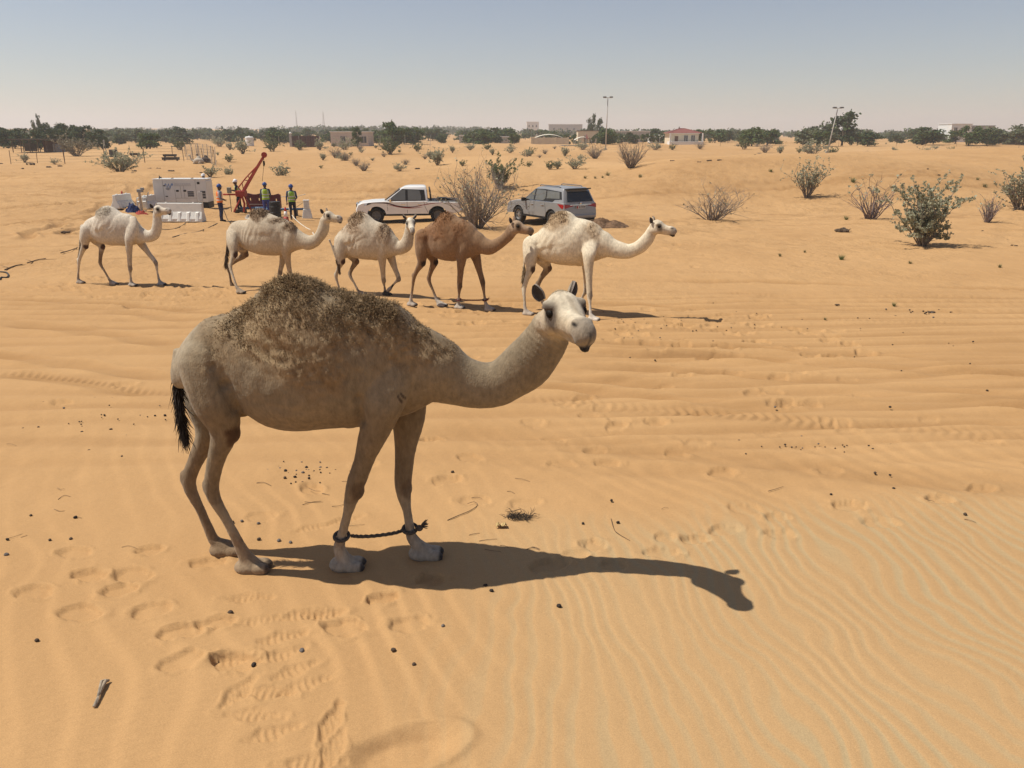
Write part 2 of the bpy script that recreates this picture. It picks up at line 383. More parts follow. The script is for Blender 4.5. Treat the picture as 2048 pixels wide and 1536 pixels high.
    tone += -.42*sstep(46, 51, y)*(1-sstep(59, 66, y))*sstep(.08, .18, azn)*(.5+np.clip(fbm(x/5, y/5, 141)+.4, 0, 1))
    dust += .22*reg
    Z[near] += z
    D = np.zeros(len(X)); D[near] = np.clip(dust, 0, 1)
    T = np.zeros(len(X)); T[near] = tone
    nr, na = shp
    idx = np.arange(nr*na).reshape(nr, na); nxt = np.roll(idx, -1, axis=1)
    F = np.stack([idx[:-1], idx[1:], nxt[1:], nxt[:-1]], -1).reshape(-1, 4)[:, ::-1]
    V = np.stack([X, Y, Z], 1)
    m = bpy.data.materials.new('sand'); m.use_nodes = True; nd = m.node_tree.nodes; lk = m.node_tree.links
    b = nd['Principled BSDF']; b.inputs['Roughness'].default_value = 0.95; b.inputs['Specular IOR Level'].default_value = 0.12
    at = nd.new('ShaderNodeVertexColor'); at.layer_name = 'Col'; sp = nd.new('ShaderNodeSeparateColor'); lk.new(at.outputs[0], sp.inputs[0])
    geo = nd.new('ShaderNodeNewGeometry')
    def noise(sc, det=4, rough=.55, vec=None):
        n = nd.new('ShaderNodeTexNoise'); n.inputs['Scale'].default_value = sc; n.inputs['Detail'].default_value = det; n.inputs['Roughness'].default_value = rough
        lk.new(vec or geo.outputs['Position'], n.inputs['Vector']); return n.outputs[0]
    def mapr(o, a, bb, c, d):
        r = nd.new('ShaderNodeMapRange'); r.inputs[1].default_value = a; r.inputs[2].default_value = bb; r.inputs[3].default_value = c; r.inputs[4].default_value = d
        lk.new(o, r.inputs[0]); return r.outputs[0]
    def mix(f, c1, c2):
        k = nd.new('ShaderNodeMix'); k.data_type = 'RGBA'
        if hasattr(f, 'links'): lk.new(f, k.inputs[0])
        else: k.inputs[0].default_value = f
        for s_, i in ((c1, 6), (c2, 7)):
            if hasattr(s_, 'links'): lk.new(s_, k.inputs[i])
            else: k.inputs[i].default_value = (*s_, 1)
        return k.outputs[2]
    base = mix(mapr(noise(0.35, 5), .3, .7, 0, 1), SAND_A, SAND_B)
    base = mix(mapr(noise(0.02, 4), .42, .62, 0, .8), base, SAND_C)
    base = mix(sp.outputs[0], base, SAND_DUST)
    base = mix(sp.outputs[1], base, SAND_DARK)  # tone channel: darker orange sand in ruts, swell troughs, diggings and dune face
    gr = nd.new('ShaderNodeVectorMath'); gr.operation = 'SCALE'; lk.new(base, gr.inputs[0])
    lk.new(mapr(noise(160, 3, .7), .3, .7, .86, 1.14), gr.inputs['Scale'])
    lk.new(gr.outputs[0], b.inputs['Base Color'])
    # fine wind ripples and grain as relief
    mp = nd.new('ShaderNodeMapping'); mp.inputs['Rotation'].default_value = (0, 0, .38); mp.inputs['Scale'].default_value = (5, 34, 5)
    lk.new(geo.outputs['Position'], mp.inputs[0])
    h1 = noise(1.0, 3, .5, mp.outputs[0])
    h2 = noise(9, 6, .6); h3 = noise(260, 2, .6)
    ad = nd.new('ShaderNodeMath'); ad.operation = 'MULTIPLY_ADD'; lk.new(h1, ad.inputs[0]); ad.inputs[1].default_value = .5; lk.new(h2, ad.inputs[2])
    ad2 = nd.new('ShaderNodeMath'); ad2.operation = 'MULTIPLY_ADD'; lk.new(h3, ad2.inputs[0]); ad2.inputs[1].default_value = .10; lk.new(ad.outputs[0], ad2.inputs[2])
    # trampled ground farther off: lumps of half a metre
    sx = nd.new('ShaderNodeSeparateXYZ'); lk.new(geo.outputs['Position'], sx.inputs[0])
    mp2 = nd.new('ShaderNodeMapping'); mp2.inputs['Scale'].default_value = (1.5, 1.1, 1); lk.new(geo.outputs['Position'], mp2.inputs[0])
    h4 = noise(1.0, 7, .62, mp2.outputs[0]); far = mapr(sx.outputs[1], 10, 24, 0, 20); fm = nd.new('ShaderNodeMath'); fm.operation = 'MULTIPLY'; lk.new(far, fm.inputs[0])
    h5 = noise(.16, 3); lk.new(mapr(h5, .38, .62, .35, 1.5), fm.inputs[1])
    ad3 = nd.new('ShaderNodeMath'); ad3.operation = 'MULTIPLY_ADD'; lk.new(h4, ad3.inputs[0]); lk.new(fm.outputs[0], ad3.inputs[1]); lk.new(ad2.outputs[0], ad3.inputs[2]); ad2 = ad3
    bp = nd.new('ShaderNodeBump'); bp.inputs['Strength'].default_value = .5; bp.inputs['Distance'].default_value = .016
    lk.new(ad2.outputs[0], bp.inputs['Height']); lk.new(bp.outputs[0], b.inputs['Normal'])
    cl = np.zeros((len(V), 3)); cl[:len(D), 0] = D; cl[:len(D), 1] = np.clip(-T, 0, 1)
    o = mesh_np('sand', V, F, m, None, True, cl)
    o['kind'] = 'structure'
    return o
SAND_A = (.398, .233, .102); SAND_B = (.446, .270, .123); SAND_C = (.495, .309, .147); SAND_DUST = (.375, .282, .155); SAND_DARK = (.335, .192, .082)
make_sand()
# ------------------------------------------------------------------ camels
def catmull(P, sub):
    P = np.asarray(P, float); n = len(P); out = []
    for i in range(n-1):
        p0, p1, p2, p3 = P[max(i-1, 0)], P[i], P[i+1], P[min(i+2, n-1)]
        for k in range(sub):
            t = k/sub
            out.append(0.5*((2*p1)+(-p0+p2)*t+(2*p0-5*p1+4*p2-p3)*t*t+(-p0+3*p1-3*p2+p3)*t**3))
    out.append(P[-1]); return np.array(out)
def loft(path, a, b, sub=4, n=22, side=(0, 1, 0), round_ends=True, vertical=False, pw=2.0):
    """tube through path; a = half size in the plane of the path, b = half size along side"""
    Q = catmull(np.column_stack([path, a, b]), sub)
    C = Q[:, :3]; A = np.maximum(Q[:, 3], .004); B = np.maximum(Q[:, 4], .004)
    T = np.gradient(C, axis=0); T /= np.linalg.norm(T, axis=1)[:, None]+1e-12
    L = np.asarray(side, float)[None] - (T@np.asarray(side, float))[:, None]*T; L /= np.linalg.norm(L, axis=1)[:, None]
    N = np.cross(L, T)
    if vertical: N = np.tile([0, 0, 1.], (len(C), 1)); L = np.tile(np.asarray(side, float), (len(C), 1))
    if round_ends:
        e0 = C[0]-T[0]*A[0]*.35; e1 = C[-1]+T[-1]*A[-1]*.35
        C = np.vstack([e0, C, e1]); A = np.concatenate([[A[0]*.6], A, [A[-1]*.6]]); B = np.concatenate([[B[0]*.6], B, [B[-1]*.6]])
        N = np.vstack([N[0], N, N[-1]]); L = np.vstack([L[0], L, L[-1]])
    w = np.arange(n)*2*math.pi/n; cw = np.sign(np.cos(w))*np.abs(np.cos(w))**(2/pw); sw = np.sign(np.sin(w))*np.abs(np.sin(w))**(2/pw)
    V = C[:, None]+A[:, None, None]*cw[None, :, None]*N[:, None]+B[:, None, None]*sw[None, :, None]*L[:, None]
    m = len(C); V = V.reshape(-1, 3); F = []
    for i in range(m-1):
        for k in range(n): F.append((i*n+k, i*n+(k+1) % n, (i+1)*n+(k+1) % n, (i+1)*n+k))
    o = len(V); V = np.vstack([V, C[0], C[-1]])
    for k in range(n): F.append((o, (k+1) % n, k)); F.append((o+1, (m-1)*n+k, (m-1)*n+(k+1) % n))
    return V, F
def fuse(mb, voxel, smooth_it=6, factor=.5):
    me = bpy.data.meshes.new('tmp'); me.from_pydata(mb.v, [], mb.f); me.update()
    bm = bmesh.new(); bm.from_mesh(me); bmesh.ops.recalc_face_normals(bm, faces=bm.faces); bm.to_mesh(me); bm.free()
    o = bpy.data.objects.new('tmp', me); col.objects.link(o)
    r = o.modifiers.new('r', 'REMESH'); r.mode = 'VOXEL'; r.voxel_size = voxel
    if smooth_it:
        s = o.modifiers.new('s', 'SMOOTH'); s.factor = factor; s.iterations = smooth_it
    dg = bpy.context.evaluated_depsgraph_get(); ev = o.evaluated_get(dg); m2 = bpy.data.meshes.new_from_object(ev)
    V = np.empty(len(m2.vertices)*3); m2.vertices.foreach_get('co', V); V = V.reshape(-1, 3)
    F = np.empty(len(m2.polygons)*4, np.int32)
    quads = all(len(p.vertices) == 4 for p in m2.polygons)
    if quads: m2.loops.foreach_get('vertex_index', F); F = F.reshape(-1, 4)
    else: F = [tuple(p.vertices) for p in m2.polygons]
    N = np.empty(len(m2.vertices)*3); m2.vertices.foreach_get('normal', N); N = N.reshape(-1, 3)
    bpy.data.objects.remove(o); bpy.data.meshes.remove(me); bpy.data.meshes.remove(m2)
    return V, F, N
def noise3(P, sc, seed=0):
    return (vnoise(P[:, 0]*sc+P[:, 1]*sc*.6, P[:, 2]*sc-P[:, 1]*sc*.5, seed)+vnoise(P[:, 1]*sc*1.1+7, P[:, 0]*sc*.8+P[:, 2]*sc*.6, seed+5))
def gau(P, s, z, rs, rz): return np.exp(-((P[:, 0]-s)/rs)**2-((P[:, 2]-z)/rz)**2)
def seg_d(P, a, b):
    d = b-a; t = np.clip(((P-a)@d)/(d@d), 0, 1); return np.linalg.norm(P-a-t[:, None]*d, axis=1)

HEAD = [(-.02,.06,-.10,.09),(.07,.19,-.20,.145),(.18,.26,-.27,.18),(.30,.255,-.285,.20),(.42,.19,-.25,.18),(.55,.125,-.20,.145),(.68,.105,-.185,.122),(.80,.115,-.18,.112),(.90,.08,-.195,.108),(.98,-.01,-.175,.075)]
def ribbons(name, V, F, N, mask, n, ln, wd, cfun, parent, material, seed=1, lay=(0, 0, -.5), curl=.6):
    """short woolly locks on a surface, one mesh"""
    g = np.random.RandomState(seed)
    F = np.asarray(F); fc = V[F].mean(1); fn = N[F].mean(1); fm = mask[F].mean(1)
    e1 = V[F[:, 1]]-V[F[:, 0]]; e2 = V[F[:, 3]]-V[F[:, 0]] if F.shape[1] == 4 else V[F[:, 2]]-V[F[:, 0]]
    ar = np.linalg.norm(np.cross(e1, e2), axis=1); p = ar*fm; p /= p.sum()
    k = g.choice(len(F), n, p=p); w = g.dirichlet((1, 1, 1, 1), n)
    P = (V[F[k]]*w[:, :, None]).sum(1); nn = fn[k]; nn /= np.linalg.norm(nn, axis=1)[:, None]+1e-9
    d0 = nn*.75 + g.normal(0, curl, (n, 3)) + np.asarray(lay)[None]; d0 /= np.linalg.norm(d0, axis=1)[:, None]
    d1 = d0*.5 + g.normal(0, curl, (n, 3)) + np.asarray(lay)[None]; d1 /= np.linalg.norm(d1, axis=1)[:, None]
    L = ln(P, g)*(.5+.9*g.rand(n))*(.4+.6*fm[k]); sd = np.cross(d0, g.normal(0, 1, (n, 3))); sd /= np.linalg.norm(sd, axis=1)[:, None]+1e-9
    P0 = P-nn*.004; P1 = P0+d0*L[:, None]*.55; P2 = P1+d1*L[:, None]*.45; w0 = (wd*(.6+.8*g.rand(n)))[:, None]
    s2 = np.cross(d0, sd); q = []
    for c_, s_ in ((P0, 1.0), (P1, .85)):
        for k_ in range(3):
            w_ = k_*2.0944; q.append(c_+(sd*math.cos(w_)+s2*math.sin(w_))*w0*s_)
    VV = np.stack(q+[P2], 1).reshape(-1, 3); o = np.arange(n)[:, None]*7
    FF = np.concatenate([o+np.array([[a_, b_, c_]]) for a_, b_, c_ in ((0,1,4),(0,4,3),(1,2,5),(1,5,4),(2,0,3),(2,3,5),(3,4,6),(4,5,6),(5,3,6))], 0)
    c0, c1 = cfun(P, g, k, F); CC = np.stack([c0*.85]*3+[(c0+c1)/2]*3+[c1], 1).reshape(-1, 3)
    return mesh_np(name, VV, FF, material, parent, False, np.clip(CC, 0, 1))

def make_camel(sp):
    """sp: outline points and joints read off the photograph; feet that stand give the distance"""
    yaw = math.radians(sp['yaw']); h = np.array([math.cos(yaw), math.sin(yaw)]); l = np.array([-h[1], h[0]])
    k = sp['k']
    stand = {kk: ground_at(*sp[kk][-1]) for kk in ('hn', 'hf', 'fn', 'ff') if kk not in sp.get('lift', ())}
    ref = np.mean([p for kk, p in stand.items()], axis=0)
    # the middle plane lies between the near and the far feet
    lat = []
    for side, sg in (('n', 1), ('f', -1)):
        q = [p for kk, p in stand.items() if kk[1] == side]
        if q: lat.append(np.mean([(p[:2]-ref[:2])@l for p in q]) + sg*sp.get('track', .11)*k)
    P0 = np.array([ref[0], ref[1]]) + l*np.mean(lat); z0 = gz(P0[0], P0[1])
    C = np.array([0, 0, CAMZ])
    def L(u, v, t=0.0):
        r = ray(u, v); kk = (t - ((C[:2]-P0)@l))/(r[:2]@l); p = C+kk*r
        return np.array([(p[:2]-P0)@h, t, p[2]-z0])
    def W2L(p): return np.array([(p[:2]-P0)@h, (p[:2]-P0)@l, p[2]-z0])
    dep = math.hypot(P0[0], P0[1]); tana = (CAMZ-(z0+1.2*k))/dep
    mb = MB()
    # trunk
    bk = np.array([L(u, v) for u, v in sp['back']]); be = np.array([L(u, v) for u, v in sp['belly']])
    s0, s1 = bk[0, 0], bk[-1, 0]
    SS = np.linspace(s0, s1, 15); q = (SS-s0)/(s1-s0)
    zt = np.interp(SS, bk[:, 0], bk[:, 2]); zb = np.interp(SS, be[:, 0], be[:, 2])
    hw = np.interp(q, [0, .06, .2, .33, .52, .68, .80, .9, 1], [.07, .14, .195, .265, .335, .30, .235, .19, .13])*k*sp.get('fat', 1.0)
    A = np.sqrt(np.maximum(((zt-zb)/2)**2-(hw*tana)**2, .01*k))
    mb.add(*loft(np.column_stack([SS, 0*SS, (zt+zb)/2]), A, hw, 3, 30, vertical=True, pw=2.15))
    # hump
    hp = np.array([L(u, v) for u, v in sp['hump']])
    HS = np.linspace(hp[0, 0], hp[-1, 0], 11); ht = np.interp(HS, hp[:, 0], hp[:, 2]); hb = np.interp(HS, SS, zt)-.28*k
    hb = hb-.02*k; ha = np.maximum(ht-hb, .05); qq = np.linspace(0, 1, 11)
    hv, hf_ = loft(np.column_stack([HS, 0*HS, hb]), ha, np.minimum(.30*k, .10*k+ha*.55)*(.55+.45*np.sin(math.pi*np.clip(qq*.9+.05, 0, 1))), 3, 30, vertical=True)
    hb2 = np.interp(hv[:, 0], HS, hb); low = hv[:, 2] < hb2; hv[low, 2] = hb2[low]-(hb2[low]-hv[low, 2])*.35
    mb.add(hv, hf_)
    # neck from pairs of upper and lower outline
    pr = np.array([[*L(*a), *L(*b)] for a, b in sp['neck']]); cen = (pr[:, :3]+pr[:, 3:])/2; na = np.linalg.norm(pr[:, :3]-pr[:, 3:], axis=1)/2
    tt = np.array(sp.get('neck_t', [0]*len(cen))); cen[:, 1] = tt
    nb = np.minimum(na*.72, np.linspace(.17, .085, len(na))*k)
    mb.add(*loft(cen, na*.97, nb, 4, 22))
    # legs
    joints = {}
    def leg(key, tt0, hind):
        px = sp[key]; tn = tt0*k
        if key in stand:
            f = W2L(stand[key])
        else: f = L(*px[-1], sp.get('lift_t', {}).get(key, tn*.8))
        n = len(px); P = [L(*px[i], tn+(f[1]-tn)*min(1, i/(n-2.0))) for i in range(n-1)]
        P[-1][1] = f[1]
        if hind:
            hip, kn, ho, fe = P
            path = [hip*[1, .5, 1]+np.array([0, 0, .10*k]), hip*[1, .85, 1], hip*.45+kn*.55, kn, kn*.5+ho*.5, ho, ho*.5+fe*.5, fe]
            a = [.10, .165, .145, .088, .053, .045, .030, .036]; b = [.05, .095, .112, .082, .052, .043, .030, .036]
            path[4] = path[4]+np.array([-.012, 0, 0])*k
        else:
            shd, el, kn, fe = P
            path = [shd*[1, .25, 1]+np.array([-.02, 0, .22])*k, shd*[1, .62, 1], shd*.4+el*.6, el, el*.5+kn*.5, kn, kn*.5+fe*.5, fe]
            a = [.09, .155, .150, .112, .068, .056, .030, .037]; b = [.04, .075, .086, .088, .062, .054, .030, .037]
        mb.add(*loft(path, np.array(a)*k*sp.get('leg', 1), np.array(b)*k*sp.get('leg', 1), 4, 18))
        if hind:                                                               # point of the hock
            ho = path[5]; mb.ell((ho[0]-.028*k, ho[1], ho[2]+.035*k), (.030*k, .026*k, .060*k), 12, 8)
            kn = path[3]; mb.ell((kn[0]+.045*k, kn[1], kn[2]-.01*k), (.055*k, .058*k, .07*k), 12, 8)
        else:
            kn = path[5]; mb.ell((kn[0]+.012*k, kn[1], kn[2]-.01*k), (.052*k, .050*k, .075*k), 12, 8)
        fe = path[-1]; nfoot = len(px)
        fx, fy, fz = f; fz = max(fz, -.1)-.010*k
        lifted = key not in stand
        if not lifted:
            mb.add(*loft([fe, fe*.4+np.array([fx, fy, fz+.06*k])*.6, [fx+.02*k, fy, fz+.045*k]], np.array([.038, .045, .062])*k, np.array([.038, .045, .06])*k, 3, 14))
            mb.ell((fx-.01*k, fy, fz+.035*k), (.088*k, .078*k, .052*k), 16, 10)
            for sg in (-1, 1): mb.ell((fx+.075*k, fy+sg*.037*k, fz+.032*k), (.075*k, .040*k, .042*k), 14, 8)
        else:
            mb.add(*loft([fe, (fe+f)/2, f], np.array([.038, .05, .03])*k, np.array([.038, .06, .05])*k, 3, 14))
        joints[key] = (path, np.array([fx, fy, fz]), lifted)
    leg('hn', -.165, True); leg('hf', .165, True); leg('fn', -.195, False); leg('ff', .195, False)
    # chest pad under the breast
    cp = L(*sp['pad']); mb.ell((cp[0], 0, cp[2]+.02*k), (.09*k, .085*k, .045*k))
    # udder / sheath bulge between the thighs
    ub = L(*sp['groin']); mb.ell((ub[0], 0, ub[2]), (.10*k, .07*k, .05*k))
    # tail
    tl = np.array([L(u, v) for u, v in sp['tail']]); tl[:, 1] = sp.get('tail_t', 0)
    mb.add(*loft(tl, np.linspace(.03, .012, len(tl))*k, np.linspace(.03, .012, len(tl))*k, 3, 10))
    # head
    hd = sp['head']; LH = hd['len']
    base = L(*hd['poll'], hd.get('t', 0.0)); yh, ph = math.radians(hd['yaw']), math.radians(hd['pitch'])
    fwd = np.array([math.cos(yh)*math.cos(ph), math.sin(yh)*math.cos(ph), math.sin(ph)])
    sid = np.array([-math.sin(yh), math.cos(yh), 0]); up = np.cross(fwd, sid)
    ro = math.radians(hd.get('roll', 0)); sid, up = sid*math.cos(ro)+up*math.sin(ro), up*math.cos(ro)-sid*math.sin(ro)
    def H(f, s, u): return base + (fwd*f+sid*s+up*u)*LH
    hwf = hd.get('wide', 1.0)
    pth = [H(t, 0, (a+b)/2) for t, a, b, w in HEAD]
    mb.add(*loft(pth, [(a-b)/2*LH for t, a, b, w in HEAD], [w*LH*hwf for t, a, b, w in HEAD], 4, 24, side=sid))
    Mh = Matrix(((*(fwd*LH),), (*(sid*LH),), (*(up*LH),))).transposed().to_4x4(); Mh.translation = Vector(base)
    for sg in (-1, 1):
        mb.ell((.30, sg*.158*hwf, .122), (.110, .066*hwf, .062), M=Mh)         # brow
        mb.ell((.24, sg*.135*hwf, -.09), (.17, .085*hwf, .16), M=Mh)           # cheek and jaw
        mb.ell((.875, sg*.055*hwf, -.085), (.10, .056*hwf, .115), M=Mh)         # split upper lip
        mb.ell((.80, sg*.064*hwf, .055), (.080, .042*hwf, .048), M=Mh)         # nostril wing
    mb.ell((.89, 0, -.215), (.085, .060, .060), M=Mh)                          # lower lip
    mb.ell((.55, 0, -.20), (.30, .085, .055), M=Mh)                            # chin bar
    # throat join
    mb.add(*loft([cen[-1], (cen[-1]+H(.12, 0, -.02))/2, H(.14, 0, -.02)], [na[-1]*.95, na[-1]*.9, .15*LH], [nb[-1]*.95, nb[-1], .13*LH], 4, 18))
    V, F, N = fuse(mb, sp['voxel'], sp.get('smooth', 5))
    # ---- relief: ribs, shoulder groove, neck folds, wrinkles
    flank = sstep(.15*k, .24*k, np.abs(V[:, 1]))
    rb0, rb1 = L(*sp['ribs'][0]), L(*sp['ribs'][1]); rc = (rb0+rb1)/2
    wv = np.sin((V[:, 0]*.85 - V[:, 2]*.55)*2*math.pi/(.12*k)+noise3(V, 4, 3)*5.)*(.4+1.2*np.clip(noise3(V, 5, 9)+.4, 0, 1))
    disp = sp.get('rib', .006)*k*wv*gau(V, rc[0], rc[2], abs(rb1[0]-rb0[0])*.6, .20*k)*flank
    for (ua, va, ub_, vb, dp, wd) in sp.get('grooves', ()):
        a_, b_ = L(ua, va, -.25*k), L(ub_, vb, -.25*k); dd = seg_d(V*[1, 0, 1], a_*[1, 0, 1], b_*[1, 0, 1])
        disp -= dp*k*np.exp(-(dd/(wd*k))**2)*sstep(.10*k, .17*k, np.abs(V[:, 1]))
    disp += .007*k*noise3(V, 7/k, 4)*sstep(.5*k, .9*k, V[:, 2]) + .0018*k*noise3(V, 40/k, 8)
    nk = np.min([seg_d(V, cen[i], cen[i+1]) for i in range(len(cen)-2, len(cen)-1)], axis=0)
    tn = cen[-1]-cen[-3]; tn /= np.linalg.norm(tn)
    disp += .0026*k*np.sin(((V-cen[-1])@tn)*2*math.pi/(.030*k)+noise3(V, 9, 41)*5)*np.exp(-(nk/(.15*k))**2)*sstep(.0, .04*k, np.abs(V[:, 1]-cen[-2, 1]))*sp.get('folds', 1)
    V = V+N*disp[:, None]
    # ---- coat colour by place on the body, some light and shade painted in
    c = sp['col']; n1 = noise3(V, 5/k, 11)[:, None]; n2 = noise3(V, 22/k, 13)[:, None]
    z = V[:, 2]/k
    colr = np.tile(np.array(c['body']), (len(V), 1))
    def lay(m, cc): 
        nonlocal colr
        m = np.clip(m, 0, 1)[:, None]; colr = colr*(1-m)+np.array(cc)*m
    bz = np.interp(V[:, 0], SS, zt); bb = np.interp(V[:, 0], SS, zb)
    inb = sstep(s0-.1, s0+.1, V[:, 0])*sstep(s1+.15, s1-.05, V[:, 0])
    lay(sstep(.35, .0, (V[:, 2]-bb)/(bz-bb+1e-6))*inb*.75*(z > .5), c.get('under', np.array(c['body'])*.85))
    lit_rump = sstep(s0+.26*k, s0+.04*k, V[:, 0]+.15*(bz-V[:, 2]))*inb*(z > .6)
    lay(lit_rump*.55, (.42,.355,.255) if sp['id'] == 'near' else c['body'])  # near camel only: sunlit rump painted into the coat as a paler patch
    lay(sstep(.62, .30, z)*.9, c['legs'])
    wool = np.zeros(len(V))
    for (u, v, ru, rv, am) in sp['wool']:
        p = L(u, v); pmm = 1.0/ppm(np.array([P0[0], P0[1], z0+1.4*k]))
        wool = np.maximum(wool, am*sstep(1.5, .35, np.sqrt(((V[:, 0]-p[0])/(ru*pmm))**2+((V[:, 2]-p[2])/(rv*pmm))**2)+.6*noise3(V, 6/k, 17)+.3*noise3(V, 17/k, 19)))
    wc = np.clip(wool*1.3, 0, 1)
    V = V+N*(wc*(.010*noise3(V, 17/k, 51)+.009*noise3(V, 38/k, 53)+.004*noise3(V, 70/k, 55)))[:, None]*k
    lay(wool*.92, c['wool'])
    hdm = np.exp(-(np.maximum(0, seg_d(V, H(.1, 0, 0), H(.9, 0, 0))-.30*LH)/(.05*k))**2)*sstep(-.02, .1, (V-base)@fwd/LH+.05)
    lay(hdm, c['head'])
    x_, y_, u_ = (V-base)@fwd/LH, (V-base)@sid/LH, (V-base)@up/LH
    onh = hdm > .5
    if hd.get('crown'):
        lay(onh*sstep(.02, .12, u_)*sstep(.86, .70, x_)*np.clip(.75+1.2*noise3(V, 22, 71), 0, 1), (.56, .485, .36))
        lay(onh*np.exp(-((x_-.30)/.10)**2-((u_-.115)/.05)**2)*(np.abs(y_) > .12*hwf)*.7, (.20, .165, .125))
        lay(onh*np.exp(-((x_-.14)/.08)**2-((u_+.10)/.14)**2)*(np.abs(y_) > .12)*.45, (.30, .22, .16))
    lay(onh*np.exp(-(np.maximum(0, np.hypot((x_-.385)/1.0, (u_-.03+.5*(x_-.385))/1.25)-.075)/.045)**2)*(np.abs(y_) > .095*hwf)*.97, c.get('mask', np.array(c['head'])*.35))
    lay(onh*sstep(.74, .88, x_+.25*np.maximum(0, -u_-.02))*.85, c['muzzle'])
    lay(onh*sstep(.74, .82, x_)*sstep(-.165, -.20, u_)*1.0, (.018, .016, .015))
    lay(onh*(x_ > .88)*np.exp(-(y_/.014)**2)*(u_ < .0)*.8, (.05, .045, .04))
    lay(onh*(np.exp(-((x_-.84)/.05)**2-((u_-.045-.4*(np.abs(y_)-.10))/.022)**2-((np.abs(y_)-.105)/.05)**2))*1.5, (.015, .012, .01))
    for key, (path, f, lifted) in joints.items():
        hind = key[0] == 'h'; kn = path[3] if hind else path[5]
        dk = np.linalg.norm((V-kn-(np.array([.068, 0, -.02])*k if hind else np.array([.035, 0, -.01])*k))/np.array([.055, .10, .078]), axis=1)/k
        lay(sstep(1.3, .75, dk+.25*noise3(V, 25/k, 31))*(1 if hind else .55), c.get('callus', (.07, .04, .022)))
        df = np.linalg.norm(V-f-np.array([.0, 0, .04])*k, axis=1)
        lay(sstep(.30*k, .12*k, df)*.8, c['feet'] if not hind else c.get('hfeet', c['feet']))
        toe = sstep(.108*k, .128*k, V[:, 0]-f[0])*(df < .22*k)*sstep(.13*k, .09*k, np.abs(V[:, 1]-f[1]))
        lay(toe, (.05, .042, .036))
        sole = (df < .22*k)*sstep(.02*k, .004*k, V[:, 2]-f[2]); lay(sole, (.06, .05, .04))
        if not lifted and 'fetpatch' in sp: lay(np.exp(-(np.linalg.norm(V-path[7]-np.array([0, 0, .05*k]), axis=1)/(.05*k))**2)*(noise3(V, 25, 5) > .1)*.7, (.16, .10, .06))
    td = np.min([seg_d(V, tl[i], tl[i+1]) for i in range(len(tl)//2, len(tl)-1)], axis=0)
    lay((td < .04*k)*1.0, c.get('tail', (.03, .022, .016)))
    hs_ = joints['hf'][0][2][0]+.35*k                                      # far hind leg darkened by painted shade and brown stain; hind shins browner
    lay(sstep(-.03*k, .05*k, V[:, 1])*sstep(.92, .72, z)*sstep(hs_+.12*k, hs_, V[:, 0])*c.get('stain', .0), c.get('stain_shade_c', (.16, .10, .055)))
    lay(sstep(.45, .2, z)*sstep(hs_+.1*k, hs_, V[:, 0])*c.get('stain', .0)*.55, c.get('stain_shade_c', (.16, .10, .055)))
    if 'brand' in sp:
        for (ua, va, ub_, vb) in sp['brand']:
            a_, b_ = L(ua, va, -.2), L(ub_, vb, -.2); dd = seg_d(V*[1, 0, 1], a_*[1, 0, 1], b_*[1, 0, 1])
            lay((dd < .007)*(V[:, 1] < 0)*.8, (.05, .035, .025))
    colr = colr*(1+sp.get('mottle', .07)*n1+.08*n2)
    curl = (.55*noise3(V, 30/k, 57)+.45*noise3(V, 55/k, 59)+.35*noise3(V, 11/k, 58))[:, None]                 # sun-bleached and brown tufts
    wcl = np.clip(wool, 0, 1)[:, None]; colr = colr*(1-wcl*.9)+wcl*.9*(np.array(c['wool'])*(1-np.clip(.5+curl, 0, 1))+np.array(c['lock_tip'])*.85*np.clip(.5+curl, 0, 1))
    # ears: cupped leaves joined onto the same mesh
    V = V.tolist(); F = F.tolist() if isinstance(F, np.ndarray) else list(F); cc = colr.tolist()
    for sg in (-1, 1):
        e0 = H(.05, sg*.14*hwf, .125); ax = (-fwd*.25+sid*sg*hd.get('ear_out', .45)+up*.8); ax /= np.linalg.norm(ax)
        face = fwd*.75+sid*sg*.65; face -= ax*(face@ax); face /= np.linalg.norm(face); wdv = np.cross(ax, face)
        el = hd.get('ear', .235)*LH; o = len(V); nu, nv = 9, 7
        for layer, off in ((0, .006), (1, -.012)):
            for j in range(nv):
                t = j/(nv-1); wv_ = .066*LH*math.sin(math.pi*min(1, .14+.82*t))**.7+.002
                for i in range(nu):
                    q_ = -1+2*i/(nu-1); p = e0+ax*el*t+wdv*wv_*q_+face*((abs(q_)**2-.35)*wv_*.8+off)
                    V.append(p.tolist()); inner = layer == 0
                    e_c = np.array(c.get('ear_in', (.06, .05, .045)))*(1 if abs(q_) < .8 else 3) if inner else np.array(c['ear'])
                    cc.append(e_c.tolist())
        for layer in (0, 1):
            ob = o+layer*nu*nv
            for j in range(nv-1):
                for i in range(nu-1):
                    f4 = (ob+j*nu+i, ob+j*nu+i+1, ob+(j+1)*nu+i+1, ob+(j+1)*nu+i); F.append(f4 if layer else f4[::-1])
        rim = [j*nu for j in range(nv)]+[(nv-1)*nu+i for i in range(1, nu)]+[j*nu+nu-1 for j in range(nv-2, -1, -1)]
        for a_, b_ in zip(rim[:-1], rim[1:]): F.append((o+a_, o+b_, o+nu*nv+b_, o+nu*nv+a_))
    V = np.array(V)
    root = empty('camel', (P0[0], P0[1], z0), yaw, sp['label'], 'camel', 'dromedary camels on the sand')
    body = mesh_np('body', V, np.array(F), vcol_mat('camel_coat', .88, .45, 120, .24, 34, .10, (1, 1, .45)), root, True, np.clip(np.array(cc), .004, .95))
    mbe = [MB(), MB()]
    for i, sg in enumerate((-1, 1)):
        mbe[i].ell((.365, sg*.170*hwf, .050), (.066, .050, .058), 12, 8, M=Mh)
        mbe[i].build('eye', mat('camel_eye', (.010, .007, .005), .6, 0, .0, spec=.15), root, True)
